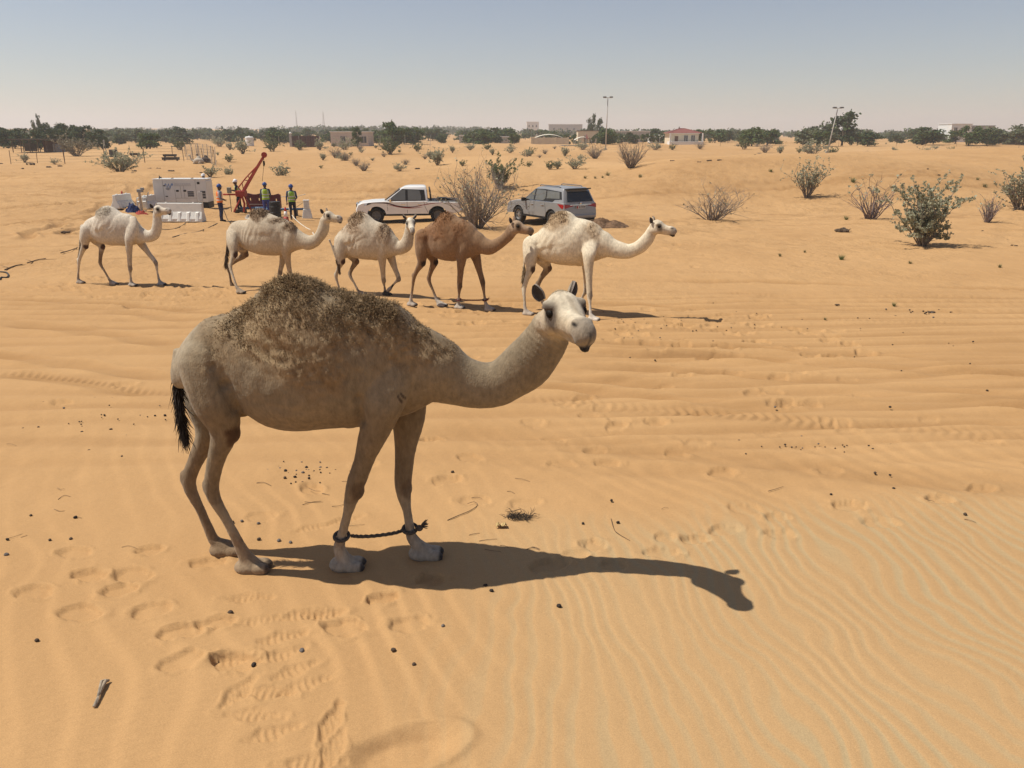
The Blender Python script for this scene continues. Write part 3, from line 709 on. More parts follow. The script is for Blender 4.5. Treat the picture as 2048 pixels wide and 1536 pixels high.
    # wool locks
    nV = len(N)
    if sp.get('locks'):
        Fb = np.array(F)[:0]
        fq = np.array([f for f in F if max(f) < nV])
        rows = sp['wool']; 
        crest = np.interp(V[:nV, 0], HS, ht)
        def ln(P, g):
            top = sstep(.10*k, .0, np.interp(P[:, 0], HS, ht)-P[:, 2])*((P[:, 0] > HS[0]) & (P[:, 0] < HS[-1]))
            return sp['lock_len']*(1+1.3*top)
        ccn = np.array(cc)[:nV]
        def cf(P, g, kf, Fq):
            sk = ccn[Fq[kf]].mean(1); wm = np.clip(wool, 0, 1)[Fq[kf]].mean(1)[:, None]; m = g.rand(len(P), 1); cl_ = noise3(P, 9, 23)[:, None]
            return sk*(.95+.12*m), sk*(1.0+.2*m)
        ribbons('wool', V[:nV], fq, N, np.clip(wool*1.25, 0, 1)**2*(.06+sstep(.0, .75, N[:, 2])), int(sp['locks']*.5), ln, sp['lock_w'], cf, root, vcol_mat('wool_locks', .95, .0, 50, .05, 10), seed=5)
    if hd.get('crown'):
        hm_ = np.exp(-(((np.array(V)[:nV]-H(.14, 0, .24))/LH/np.array([.16, .16, .10]))**2).sum(1))
        hm_ = np.maximum(hm_, .0); fq = np.array([f for f in F if max(f) < nV])
        def cf2(P, g, kf, Fq):
            m = g.rand(len(P), 1); return np.array(c['head'])*(.75+.4*m), np.array(c['head'])*(.85+.5*m)
        ribbons('forelock', V[:nV], fq, N, hm_**2, 1500, lambda P, g: np.full(len(P), .016), .0022, cf2, root, vcol_mat('wool_locks', .95, .0, 50, .05, 10), seed=9)
    if sp.get('tuft'):
        g = np.random.RandomState(8); pts = tl[len(tl)//3:]; m = 1300
        q_ = catmull(pts, 8); ii = g.randint(0, len(q_), m); P = q_[ii]+g.normal(0, .006, (m, 3)); fl = sp['tuft']
        D = np.column_stack([g.normal(.05, .15, m), g.normal(0, .16, m), -np.ones(m)]); D /= np.linalg.norm(D, axis=1)[:, None]
        Ln = fl*(.5+g.rand(m)); sdv = np.column_stack([g.normal(0, 1, m), g.normal(0, 1, m), 0*P[:, 0]]); sdv /= np.linalg.norm(sdv, axis=1)[:, None]
        P1 = P+D*Ln[:, None]*.5; P2 = P1+(D*.8+g.normal(0, .12, (m, 3)))*Ln[:, None]*.5; w_ = .0035*k
        VV = np.stack([P-sdv*w_, P+sdv*w_, P1+sdv*w_, P1-sdv*w_, P2+sdv*w_*.2, P2-sdv*w_*.2], 1).reshape(-1, 3); o = np.arange(m)[:, None]*6
        mesh_np('tail_tuft', VV, np.concatenate([o+np.array([[0, 1, 2, 3]]), o+np.array([[3, 2, 4, 5]])], 0), mat('tail_hair_'+sp['id'], c.get('tail', (.03, .022, .016)), .8), root)
    M = Matrix.Translation((P0[0], P0[1], z0)) @ Matrix.Rotation(yaw, 4, 'Z')
    return dict(root=root, L=L, joints=joints, M=M, k=k, h=h)

CAMELS = {}
CAMELS['near'] = make_camel(dict(id='near', yaw=0, k=1.0, voxel=.0095, smooth=8, fat=1.0, rib=.002, folds=1.3, fetpatch=1,
    label='large grey-brown woolly camel standing alone with its face turned and front legs hobbled',
    back=[(352,735),(362,695),(380,664),(405,637),(468,622),(560,618),(660,608),(765,600),(800,610),(826,632),(852,672)],
    belly=[(352,755),(380,775),(430,792),(468,812),(493,819),(518,837),(543,850),(567,858),(592,860),(617,860),(666,854),(718,852),(770,845),(820,828),(852,808)],
    hump=[(462,622),(493,612),(506,598),(518,582),(543,564),(567,557),(592,554),(617,558),(639,570),(664,582),(691,589),(728,594),(770,604),(795,622)],
    neck=[((795,625),(800,835)),((836,648),(846,815)),((872,675),(884,808)),((921,709),(920,812)),((965,722),(960,817)),((1000,716),(1006,808)),((1043,677),(1056,778)),((1067,645),(1095,735)),((1082,618),(1118,700))],
    neck_t=[0, 0, 0, 0, 0, -.01, -.03, -.05, -.07],
    hn=[(408,725),(448,862),(424,983),(480,1092),(499,1139)], hf=[(412,725),(420,862),(378,966),(428,1082),(448,1105)],
    fn=[(772,735),(757,838),(709,975),(678,1092),(688,1135)], ff=[(800,735),(815,838),(806,972),(823,1075),(845,1113)],
    pad=(700,846), groin=(475,818), tail=[(356,700),(350,740),(352,775),(358,815),(366,858)], tail_t=0.0, tuft=.13, mottle=.13,
    ribs=[(500,760),(640,720)],
    head=dict(poll=(1108,615), t=-.09, len=.49, yaw=-70, pitch=-4, roll=1, ear_out=.42, wide=1.2, crown=1, ear=.205),
    grooves=[(424,735,446,775,.020,.030),(446,775,466,825,.024,.032),(716,745,718,800,.012,.022),(718,800,722,850,.022,.026),(500,800,640,826,.004,.02),(404,650,420,735,.006,.025)],
    wool=[(600,600,95,70,1.0),(700,640,110,75,1.0),(560,660,130,55,.95),(640,690,110,60,.85),(480,650,70,40,.7),(780,650,60,60,1.0),(830,665,45,45,.8),(870,690,40,25,.6)],
    locks=46000, lock_len=.028, lock_w=.0018,
    brand=[(797,790,804,803),(803,786,810,796)],
    col=dict(body=(.228,.178,.114), under=(.172,.124,.072), legs=(.30,.245,.172), wool=(.195,.128,.066), lock_tip=(.38,.275,.155), hfeet=(.33,.24,.15), stain=.6, stain_shade_c=(.17,.11,.06), head=(.385,.315,.22), muzzle=(.215,.178,.135),
             mask=(.08,.06,.045), feet=(.37,.31,.235), ear=(.30,.24,.17), callus=(.075,.042,.022), tail=(.022,.016,.012))))
CAMELS['c1'] = make_camel(dict(id='c1', yaw=-14, k=.93, voxel=.019, rib=.006, smooth=4, fat=.86, leg=.92,
    label='thin white camel with grey-sided hump walking last in the row',
    back=[(163,460),(168,448),(178,437),(190,432),(215,428),(243,426),(258,428),(268,436),(280,452)],
    belly=[(163,470),(175,478),(185,476),(197,484),(210,488),(226,491),(243,491),(252,492),(268,490),(280,487)],
    hump=[(188,433),(195,430),(198,422),(205,414),(211,411),(221,412),(233,421),(243,426)],
    neck=[((262,436),(264,490)),((276,448),(276,488)),((286,456),(286,485)),((296,460),(299,485)),((304,457),(315,478)),((306,446),(322,460)),((307,432),(322,443))],
    hn=[(171,458),(169,492),(158,523),(156,558),(160,567)], hf=[(174,460),(203,492),(201,528),(219,560),(226,569)],
    fn=[(262,455),(258,488),(260,536),(262,563),(264,572)], ff=[(266,458),(284,489),(311,525),(318,560),(322,570)],
    pad=(250,490), groin=(185,480), tail=[(163,455),(160,480),(158,505),(155,520)], tuft=.10,
    ribs=[(195,460),(235,440)], grooves=[(178,455,188,478,.012,.045),(245,460,250,490,.010,.04)], head=dict(poll=(309,421), t=0, len=.44, yaw=-4, pitch=4, ear_out=.3),
    wool=[(215,422,18,9,.55)], locks=2500, lock_len=.03, lock_w=.006,
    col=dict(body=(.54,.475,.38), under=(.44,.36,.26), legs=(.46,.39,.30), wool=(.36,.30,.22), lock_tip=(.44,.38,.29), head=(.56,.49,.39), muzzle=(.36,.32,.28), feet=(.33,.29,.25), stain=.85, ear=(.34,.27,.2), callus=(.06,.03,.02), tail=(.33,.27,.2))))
CAMELS['c2'] = make_camel(dict(id='c2', yaw=-18, k=.95, voxel=.019, rib=.006, smooth=4, fat=.9, leg=.95,
    label='pale camel with dark brown hump tip and shoulder patch, second from the last',
    back=[(455,470),(457,452),(470,442),(499,439),(540,436),(573,440),(587,450),(602,468)],
    belly=[(455,480),(470,488),(487,494),(501,503),(518,509),(539,511),(562,511),(580,507),(602,498)],
    hump=[(490,440),(499,438),(506,424),(514,419),(522,419),(537,427),(552,433),(573,440)],
    neck=[((582,450),(586,500)),((594,458),(594,496)),((604,465),(606,498)),((619,470),(620,500)),((630,466),(641,488)),((637,452),(655,468)),((640,440),(658,453))],
    hn=[(463,468),(468,508),(461,536),(473,574),(480,586)], hf=[(466,470),(490,508),(457,534),(462,565),(468,580)], lift=('hf',), lift_t={'hf': .1},
    fn=[(575,468),(573,508),(580,546),(583,568),(588,578)], ff=[(580,470),(568,511),(560,544),(556,566),(556,575)],
    pad=(563,509), groin=(485,500), tail=[(456,465),(454,490),(452,510),(450,525)], tuft=.14,
    ribs=[(487,475),(530,455)], grooves=[(474,470,486,496,.012,.045),(556,470,564,508,.010,.04)], head=dict(poll=(648,432), t=0, len=.46, yaw=-6, pitch=-3, ear_out=.3),
    wool=[(523,426,20,13,1.),(585,450,16,10,.9),(560,440,18,7,.7)], locks=3500, lock_len=.035, lock_w=.006,
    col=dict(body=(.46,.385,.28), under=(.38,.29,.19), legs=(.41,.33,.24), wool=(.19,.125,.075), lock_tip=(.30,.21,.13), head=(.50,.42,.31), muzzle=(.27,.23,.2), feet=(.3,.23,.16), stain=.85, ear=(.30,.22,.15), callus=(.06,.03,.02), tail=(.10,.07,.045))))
CAMELS['c3'] = make_camel(dict(id='c3', yaw=-22, k=.93, voxel=.019, rib=.005, smooth=4, fat=.9, leg=.92,
    label='cream camel with woolly brown hump, a front foot lifted and its face toward the viewer',
    back=[(671,482),(675,467),(686,458),(705,450),(740,444),(766,447),(780,458),(792,476)],
    belly=[(671,492),(685,502),(692,507),(703,513),(724,518),(749,520),(765,519),(780,515),(792,511)],
    hump=[(686,457),(701,443),(707,430),(720,425),(732,427),(741,437),(753,443),(770,449)],
    neck=[((774,458),(776,516)),((785,470),(786,512)),((797,482),(797,510)),((806,476),(816,504)),((809,465),(825,483)),((811,452),(827,462))],
    hn=[(679,480),(683,522),(672,553),(679,580),(688,591)], hf=[(683,482),(711,522),(700,550),(717,583),(723,590)],
    fn=[(765,480),(764,517),(767,560),(770,581),(772,590)], ff=[(772,482),(783,517),(797,557),(782,575),(775,583)], lift=('ff',), lift_t={'ff': .12},
    pad=(752,519), groin=(692,512), tail=[(672,476),(686,515),(690,528),(692,538)], tail_t=-.24, tuft=.07,
    ribs=[(700,490),(735,470)], grooves=[(686,484,693,508,.012,.045),(750,480,755,518,.010,.04)], head=dict(poll=(819,441), t=-.02, len=.44, yaw=-52, pitch=-22, ear_out=.8),
    wool=[(718,436,22,17,1.),(772,460,14,22,.7),(715,455,30,12,.6)], locks=4000, lock_len=.04, lock_w=.006,
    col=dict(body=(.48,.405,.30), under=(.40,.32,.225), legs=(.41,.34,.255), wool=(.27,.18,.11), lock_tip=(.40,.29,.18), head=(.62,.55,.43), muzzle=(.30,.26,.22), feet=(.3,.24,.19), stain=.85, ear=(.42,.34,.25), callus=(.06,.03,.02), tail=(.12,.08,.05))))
CAMELS['c4'] = make_camel(dict(id='c4', yaw=-25, k=.96, voxel=.019, rib=.002, smooth=4, fat=.95, leg=.95,
    label='reddish brown camel with front legs hobbled, nose near the tail of a white camel',
    back=[(837,480),(841,467),(849,456),(865,447),(890,440),(924,438),(940,445),(950,456),(960,474)],
    belly=[(837,490),(848,500),(857,506),(870,513),(885,520),(898,522),(914,521),(930,519),(948,513),(960,508)],
    hump=[(858,449),(878,438),(885,427),(893,423),(901,424),(911,433),(924,438),(937,443)],
    neck=[((936,452),(940,516)),((952,462),(956,510)),((965,473),(966,509)),((978,478),(980,510)),((990,477),(994,503)),((1003,469),(1012,491)),((1013,458),(1026,478)),((1018,448),(1031,469))],
    hn=[(843,472),(843,525),(828,555),(822,598),(822,611)], hf=[(848,475),(868,523),(858,560),(874,602),(882,612)],
    fn=[(925,475),(923,516),(919,571),(917,605),(917,617)], ff=[(932,478),(952,514),(965,564),(971,607),(977,621)],
    pad=(905,520), groin=(858,508), tail=[(838,476),(836,490),(840,500),(842,510)], tail_t=.05, tuft=.06,
    ribs=[(865,480),(900,465)], grooves=[(852,480,858,505,.012,.045),(914,475,915,518,.010,.04)], head=dict(poll=(1022,451), t=0, len=.45, yaw=2, pitch=-8, ear_out=.35),
    wool=[(893,436,26,16,1.),(925,455,24,18,.8),(880,462,40,20,.7)], locks=3000, lock_len=.022, lock_w=.006,
    col=dict(body=(.235,.145,.080), under=(.20,.12,.064), legs=(.215,.142,.085), wool=(.165,.075,.030), lock_tip=(.25,.125,.055), head=(.32,.22,.14), muzzle=(.14,.10,.07), feet=(.42,.37,.31), ear=(.25,.16,.1), callus=(.03,.018,.012), tail=(.16,.09,.05))))
CAMELS['c5'] = make_camel(dict(id='c5', yaw=-24, k=.98, voxel=.019, rib=.005, smooth=4, fat=.95, leg=.95,
    label='cream white camel leading the walking row, neck stretched forward, sandy brown hump',
    back=[(1052,492),(1055,479),(1069,467),(1090,458),(1130,446),(1170,438),(1188,444),(1201,454),(1214,472)],
    belly=[(1052,502),(1070,510),(1085,518),(1098,524),(1118,529),(1140,531),(1162,531),(1180,527),(1200,519),(1214,514)],
    hump=[(1080,459),(1096,447),(1109,430),(1120,422),(1131,421),(1142,426),(1153,436),(1170,438)],
    neck=[((1188,452),(1190,524)),((1204,460),(1206,515)),((1219,474),(1222,515)),((1236,482),(1240,518)),((1254,487),(1262,517)),((1272,482),(1283,508)),((1286,469),(1299,493)),((1295,457),(1308,478))],
    hn=[(1060,487),(1061,537),(1048,580),(1050,618),(1054,630)], hf=[(1064,490),(1095,535),(1076,571),(1083,600),(1092,618)],
    fn=[(1180,480),(1177,522),(1179,590),(1181,629),(1185,641)], ff=[(1186,482),(1174,530),(1172,580),(1160,604),(1158,614)],
    pad=(1158,530), groin=(1082,522), tail=[(1053,490),(1048,530),(1047,545),(1046,555)], tail_t=.0, tuft=.12,
    ribs=[(1085,490),(1130,470)], grooves=[(1072,490,1080,516,.012,.045),(1162,475,1166,528,.010,.04)], head=dict(poll=(1301,452), t=0, len=.46, yaw=0, pitch=-6, ear_out=.3),
    wool=[(1120,435,28,18,.85),(1188,458,18,20,.6),(1100,450,24,10,.6)], locks=4500, lock_len=.025, lock_w=.006,
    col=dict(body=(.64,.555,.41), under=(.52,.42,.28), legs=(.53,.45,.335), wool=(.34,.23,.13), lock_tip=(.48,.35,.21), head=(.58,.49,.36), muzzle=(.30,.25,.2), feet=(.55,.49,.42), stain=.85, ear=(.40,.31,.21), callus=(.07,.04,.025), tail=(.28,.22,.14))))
# hobble ropes round the front fetlocks
def rope(cm, material, r, label, sag=.05, up=.06, frayed=True):
    n_, f_ = cm['joints']['fn'][0], cm['joints']['ff'][0]; k = cm['k']
    a = n_[6]*.35+n_[7]*.65; b = f_[6]*.35+f_[7]*.65
    root = empty('hobble_rope', cm['M'] @ Vector(((a+b)/2).tolist()), 0, label, 'rope')
    inv = Matrix.Translation(root.location).inverted() @ cm['M']
    def strand(name, pts, rr):
        pts = catmull(np.array(pts), 6); mb = MB(); nrm = len(pts); 
        for s_ in range(3):
            q = []
            for i, p in enumerate(pts):
                w = i*1.1+s_*2.094; q.append((p[0]+rr*.55*math.cos(w), p[1]+rr*.55*math.sin(w)*.6, p[2]+rr*.55*math.sin(w)))
            mb.tube(q, rr*.62, 6, inv)
        mb.build(name, material, root, True)
    d = b-a; strand('span', [a+d*.05+[.04*k, 0, .0], a+d*.3+[0, 0, -sag*.8], a+d*.55+[0, 0, -sag], a+d*.8+[0, 0, -sag*.7], b-[.03*k, 0, 0]], r)
    for c_ in (a, b):
        ring = [c_+np.array([math.cos(w)*.046*k, math.sin(w)*.046*k, .01*math.sin(w)]) for w in np.linspace(0, 2*math.pi, 11)]
        strand('loop', ring, r)
    mb = MB(); kn = b+np.array([.065*k, -.02*k, .015])
    mb.ell(kn, (.026*k, .022*k, .022*k), 10, 8, inv)
    for i in range(26 if frayed else 8):
        w = rnd.uniform(0, 6.28); e = kn+np.array([.04+.02*rnd.random(), .03*math.cos(w), .03+.03*math.sin(w)])*k
        mb.tube([tuple(kn), tuple((kn+e)/2+[0, 0, .006]), tuple(e)], [.004*k, .003*k, .0015*k], 4, inv)
    mb.build('knot', material, root, True)
rope(CAMELS['near'], mat('rope_grey', (.10, .085, .07), .95, 0, .35, 60, .6, 200), .011, 'twisted dark grey rope with frayed knot tied between the front legs of the woolly camel', .025)
rope(CAMELS['c4'], mat('rope_maroon', (.10, .022, .02), .9, 0, .2, 40), .012, 'thin maroon rope tied between the front legs of the reddish brown camel', .01, frayed=False)
# ------------------------------------------------------------------ shared materials
WHITE_PAINT = mat('white_paint', (.78, .77, .74), .28, 0, .03, 3, coat=.5, spec=.5)
SILVER = mat('silver_paint', (.30, .30, .295), .34, .25, .03, 3, coat=.6, spec=.5)
GLASS = mat('dark_glass', (.018, .022, .024), .06, 0, 0, spec=.7)
CLEAR = mat('cabin_glass', (.13, .13, .115), .06, 0, .1, 2, spec=.7)
RUBBER = mat('tyre_rubber', (.022, .021, .020), .85, 0, .2, 10)
BLACKP = mat('black_plastic', (.02, .02, .02), .55, 0, .1)
ALLOY = mat('alloy_rim', (.42, .42, .42), .35, .7, .05)
CHROME = mat('chrome', (.7, .7, .7), .15, 1, .02)
REDLAMP = mat('red_lamp', (.32, .012, .012), .2, 0, .05, spec=.6)
LAMP = mat('lamp_clear', (.55, .56, .56), .1, .2, .05, spec=.7)
GREYP = mat('grey_plastic', (.13, .13, .13), .6)
SEAM = mat('panel_gap', (.03, .03, .03), .8)

def wheel(root, x, y, r, w, sgn, rim=ALLOY, steel=False):
    M = Matrix.Translation((x, y, r)) @ Matrix.Rotation(math.pi/2*sgn, 4, 'X')
    wh = bpy.data.objects.new('wheel', None); wh.empty_display_size = .1; link(wh, root)
    mb = MB(); h = w/2
    mb.rev([(r*.60, -h*.9), (r*.90, -h), (r*.985, -h*.72), (r, -h*.3), (r, h*.3), (r*.985, h*.72), (r*.90, h), (r*.60, h*.9), (r*.58, h*.3), (r*.58, -h*.3)], n=28, M=M)
    mb.build('tyre', RUBBER, wh, True)
    mb = MB(); mb.rev([(r*.585, h*.25), (r*.60, h*.8), (r*.55, h*.78), (r*.53, h*.3), (.01, h*.28)], n=24, M=M)
    for i in range(6):
        a = i*math.pi/3; R_ = M @ Matrix.Rotation(a, 4, 'Z')
        mb.box((r*.32, 0, h*.52), (r*.5, r*.13, h*.22), R_)
    mb.rev([(r*.13, h*.3), (r*.13, h*.74), (r*.05, h*.78)], n=12, M=M)
    mb.build('rim', rim, wh, False, auto=.6)
    return wh
def arch_poly(x0, x1, zb, top, wheels, ra, wz):
    """outline of a body side: bottom edge with round wheel cut-outs, then the given top points from front to rear"""
    bot = [(x0, zb)]
    for wx in sorted(wheels):
        a0 = math.acos(min(1, max(-1, (zb-wz)/ra)))
        a0 = math.pi/2-math.asin((zb-wz)/ra) if abs(zb-wz) < ra else 0
        for i in range(13):
            t = -a0 + 2*a0*i/12
            bot.append((wx+ra*math.sin(t), wz+ra*math.cos(t)))
    bot.append((x1, zb)); return bot + top
def plate(mb, pts, off):               # quad-ish polygon with small thickness, pts are 3-D, off is the outward vector
    n = len(pts); V = [tuple(p) for p in pts]+[tuple(Vector(p)+Vector(off)) for p in pts]
    mb.add(V, [tuple(range(n-1, -1, -1)), tuple(range(n, 2*n))]+[(i, (i+1) % n, (i+1) % n+n, i+n) for i in range(n)])

def body_shell(prof, W, name, m, root, zlo, shoulder, tumble=.0, crown=.03):
    """prism of an x-z outline whose sides bulge: rings across the width"""
    ys = [-.5, -.485, -.44, -.30, 0, .30, .44, .485, .5]
    ins = [.035, .012, .0, 0, 0, 0, .0, .012, .035]
    cx = sum(p[0] for p in prof)/len(prof); V = []; n = len(prof)
    for y, i in zip(ys, ins):
        for (x, z) in prof:
            zz = z
            V.append((x + (cx-x)*i*.5, y*W*(1-tumble*max(0, z-shoulder)), z-(i*.9 if z > zlo+.25 else -i*.2)))
    F = []
    for j in range(len(ys)-1):
        for k in range(n): F.append((j*n+k, j*n+(k+1) % n, (j+1)*n+(k+1) % n, (j+1)*n+k))
    F += [tuple(range(n)), tuple((len(ys)-1)*n+k for k in range(n-1, -1, -1))]
    mb = MB(); mb.add(V, F); return mb.build(name, m, root, False, auto=.5)

# ------------------------------------------------------------------ pickup, x forward
def make_pickup(loc, rz):
    root = empty('pickup_truck', loc, rz, 'white double cab pickup truck with a dark red swoosh stripe along its doors', 'pickup truck')
    Wd = 1.84; fx, rx = 1.58, -1.505; r = .385
    top = [(-2.62,.52),(-2.66,.70),(-2.64,1.03),(-.98,1.06),(-.9,1.10),(.95,1.08),(1.10,1.105),(1.75,1.08),(2.30,1.02),(2.47,.94),(2.55,.78),(2.57,.55)]
    prof = arch_poly(2.50, -2.60, .44, top[::-1][::-1], [], 1, 1)
    bot = [(2.53,.44)]
    for wx in (fx, rx):
        for i in range(15):
            a = math.pi*(.04+.92*i/14); bot.append((wx+.475*math.cos(a), .40+.475*math.sin(a)))
    bot.append((-2.58,.50))
    prof = bot+top
    body_shell(prof, Wd, 'body', WHITE_PAINT, root, .44, .85, .05)
    # bed opening, dark liner set into the top
    mb = MB(); mb.box((-1.82, 0, 1.055), (1.5, 1.50, .03)); mb.build('bed_liner', BLACKP, root)
    mb = MB()
    for s in (-1, 1): mb.box((-1.80, s*.80, 1.075), (1.62, .09, .045))
    mb.box((-2.60, 0, 1.06), (.07, 1.6, .045)); mb.build('bed_rail', GREYP, root, False, .012)
    mb = MB()
    for s in (-1, 1): mb.tube([(-1.18, s*.74, 1.05), (-1.13, s*.72, 1.60), (-1.12, s*.66, 1.66)], .035, 8)
    mb.tube([(-1.12, -.68, 1.66), (-1.12, .68, 1.66)], .035, 8); mb.build('sports_bar', BLACKP, root, True)
    mb = MB(); mb.box((-1.75, .1, 1.13), (.5, .6, .14)); mb.box((-2.2, -.2, 1.10), (.4, .7, .08)); mb.build('bed_cargo', BLACKP, root, False, .02)
    # cab: belt 1.08 to roof 1.81
    def ring(z, xf, xr, hw): return [(xf, -hw, z), (xf+.05, 0, z), (xf, hw, z), (xr, hw, z), (xr-.02, 0, z), (xr, -hw, z)]
    rs = [ring(1.06, 1.16, -1.0, .87), ring(1.12, 1.08, -1.0, .86), ring(1.66, .30, -.95, .71), ring(1.76, .12, -.93, .66), ring(1.80, -.05, -.85, .58), ring(1.815, -.2, -.7, .45)]
    V = [p for q in rs for p in q]; F = []
    for j in range(len(rs)-1):
        for k in range(6): F.append((j*6+k, j*6+(k+1) % 6, (j+1)*6+(k+1) % 6, (j+1)*6+k))
    F.append(tuple(range(30, 36))); F.append(tuple(range(5, -1, -1)))
    mb = MB(); mb.add(V, F); mb.build('cab', WHITE_PAINT, root, False, .015, auto=.6)
    def side(x, z, s):                    # point on the cab's slanted side
        t = (z-1.12)/(1.66-1.12); return (x, s*(.86+(.71-.86)*t), z)
    def win(name, pts, m, off=.012):
        for s in (-1, 1):
            mb = MB(); plate(mb, [Vector(side(x, z, s))+Vector((0, s*.003, 0)) for x, z in pts], (0, s*off, .003)); mb.build(name, m, root)
    win('window_trim', [(1.0,1.10),(-.90,1.10),(-.84,1.62),(.26,1.67)], BLACKP, .006)
    win('front_window', [(.93,1.13),(.10,1.13),(.10,1.63),(.29,1.63)], CLEAR, .014)
    win('rear_window', [(-.02,1.13),(-.66,1.13),(-.68,1.30),(-.60,1.60),(-.02,1.63)], CLEAR, .014)
    mb = MB(); plate(mb, [(1.13, -.78, 1.13), (1.13, .78, 1.13), (.37, .64, 1.65), (.37, -.64, 1.65)], (.018, 0, .012)); mb.build('windscreen', GLASS, root)
    mb = MB(); plate(mb, [(-1.005, .68, 1.17), (-1.005, -.68, 1.17), (-.97, -.58, 1.60), (-.97, .58, 1.60)], (-.012, 0, 0)); mb.build('rear_screen', GLASS, root)
    hw = Wd/2
    def yb(z): return hw*(1-.05*max(0, z-.85))
    for s in (-1, 1):
        for x in (.02,):
            pass
        for (xa, za, xb, zb) in ((1.02, 1.05, 1.0, .62), (.03, 1.07, .03, .50), (-.80, 1.07, -.86, .80), (-.86, .80, -1.0, .52), (-.95, 1.06, -.97, .95)):
            mb = MB(); d = Vector((xb-xa, 0, zb-za)).normalized(); n_ = Vector((-d.z, 0, d.x))*.007
            plate(mb, [Vector((xa, s*(yb(za)-.001), za))-n_, Vector((xa, s*(yb(za)-.001), za))+n_, Vector((xb, s*(yb(zb)-.001), zb))+n_, Vector((xb, s*(yb(zb)-.001), zb))-n_], (0, s*.004, 0)); mb.build('door_gap', SEAM, root)
        for x in (.24, -.58):
            mb = MB(); mb.box((x, s*(hw+.006), .94), (.19, .03, .035)); mb.build('door_handle', CHROME, root, False, .008)
        mb = MB(); mb.box((.86, s*(hw+.06), 1.15), (.10, .20, .17)); mb.build('side_mirror', CHROME if s < 5 else BLACKP, root, False, .03)
        mb = MB(); mb.box((.05, s*(hw-.03), .40), (2.0, .10, .05)); mb.build('side_step', BLACKP, root, False, .01)
        mb = MB(); mb.add([(2.42, s*.80, .86), (2.53, s*.62, .86), (2.50, s*.60, .99), (2.02, s*.905, 1.00), (2.05, s*.925, .90), (2.42, s*.82, .88), (2.0, s*.7, .95)], [(0, 1, 2, 3, 4)]); 
        plate(mb, [(2.46, s*.86, .82), (2.03, s*.922, .90), (1.98, s*.915, 1.0), (2.40, s*.80, .98)], (.02, s*.012, .004)); mb.build('headlight', LAMP, root)
        mb = MB(); plate(mb, [(2.02, s*.923, .90), (1.78, s*.923, .985), (1.95, s*.918, 1.005), (2.0, s*.918, .99)], (0, s*.006, 0)); mb.build('lamp_corner', BLACKP, root)
        mb = MB(); mb.box((-2.63, s*.82, .86), (.07, .17, .30)); mb.build('tail_light', REDLAMP, root, False, .015)
        for (wx, nm) in ((fx, 0), (rx, 0)):
            mb = MB(); pts = []
            for i in range(15):
                a = math.pi*(.03+.94*i/14); pts.append((wx+.475*math.cos(a), s*(hw-.30), .40+.475*math.sin(a)))
            V = pts+[(p[0], s*(hw-.012), p[2]) for p in pts]; mb.add(V, [(i, i+1, i+16, i+15) for i in range(14)]); mb.build('wheel_arch', BLACKP, root)
        # swoosh stripe, three tapering bands
        for (pts, wd_, m) in (([(1.95,1.00),(1.4,1.015),(.95,.98),(.55,.86),(.1,.80),(-.3,.81),(-.7,.86)], .030, mat('stripe_dark', (.06, .015, .018), .35)),
                              ([(1.0,.93),(.6,.84),(.15,.77),(-.35,.755),(-.75,.80)], .020, mat('stripe_red', (.30, .02, .03), .35)),
                              ([(-.2,.80),(-.8,.90),(-1.4,.985),(-2.2,1.0)], .016, mat('stripe_red', (.30, .02, .03), .35))):
            q = catmull(np.array(pts), 5); mb = MB(); V = []; n_ = len(q)
            for i, (x, z) in enumerate(q):
                w_ = wd_*math.sin(math.pi*min(.97, .06+i/(n_-1)*.9)); V += [(x, s*(yb(z)+.004), z-w_), (x, s*(yb(z)+.004), z+w_)]
            mb.add(V, [(2*i, 2*i+1, 2*i+3, 2*i+2) for i in range(n_-1)]); mb.build('stripe', m, root)
    for x in (fx, rx):
        for s in (-1, 1): wheel(root, x, s*.775, r, .25, -s, GREYP if x == fx else GREYP)
    mb = MB(); mb.box((2.50, 0, .62), (.16, 1.62, .20)); mb.box((2.44, 0, .47), (.2, 1.5, .10)); mb.build('front_bumper', WHITE_PAINT, root, False, .03)
    mb = MB(); mb.box((2.545, 0, .83), (.05, 1.1, .22)); mb.build('grille', BLACKP, root, False, .02)
    mb = MB(); mb.box((2.56, 0, .95), (.04, 1.15, .03)); mb.build('grille_bar', CHROME, root, False, .006)
    mb = MB(); mb.box((-2.68, 0, .55), (.12, 1.6, .14)); mb.build('rear_bumper', CHROME, root, False, .02)
    mb = MB(); mb.box((0, 0, .42), (4.4, 1.3, .14)); mb.build('underbody', BLACKP, root)
    return root
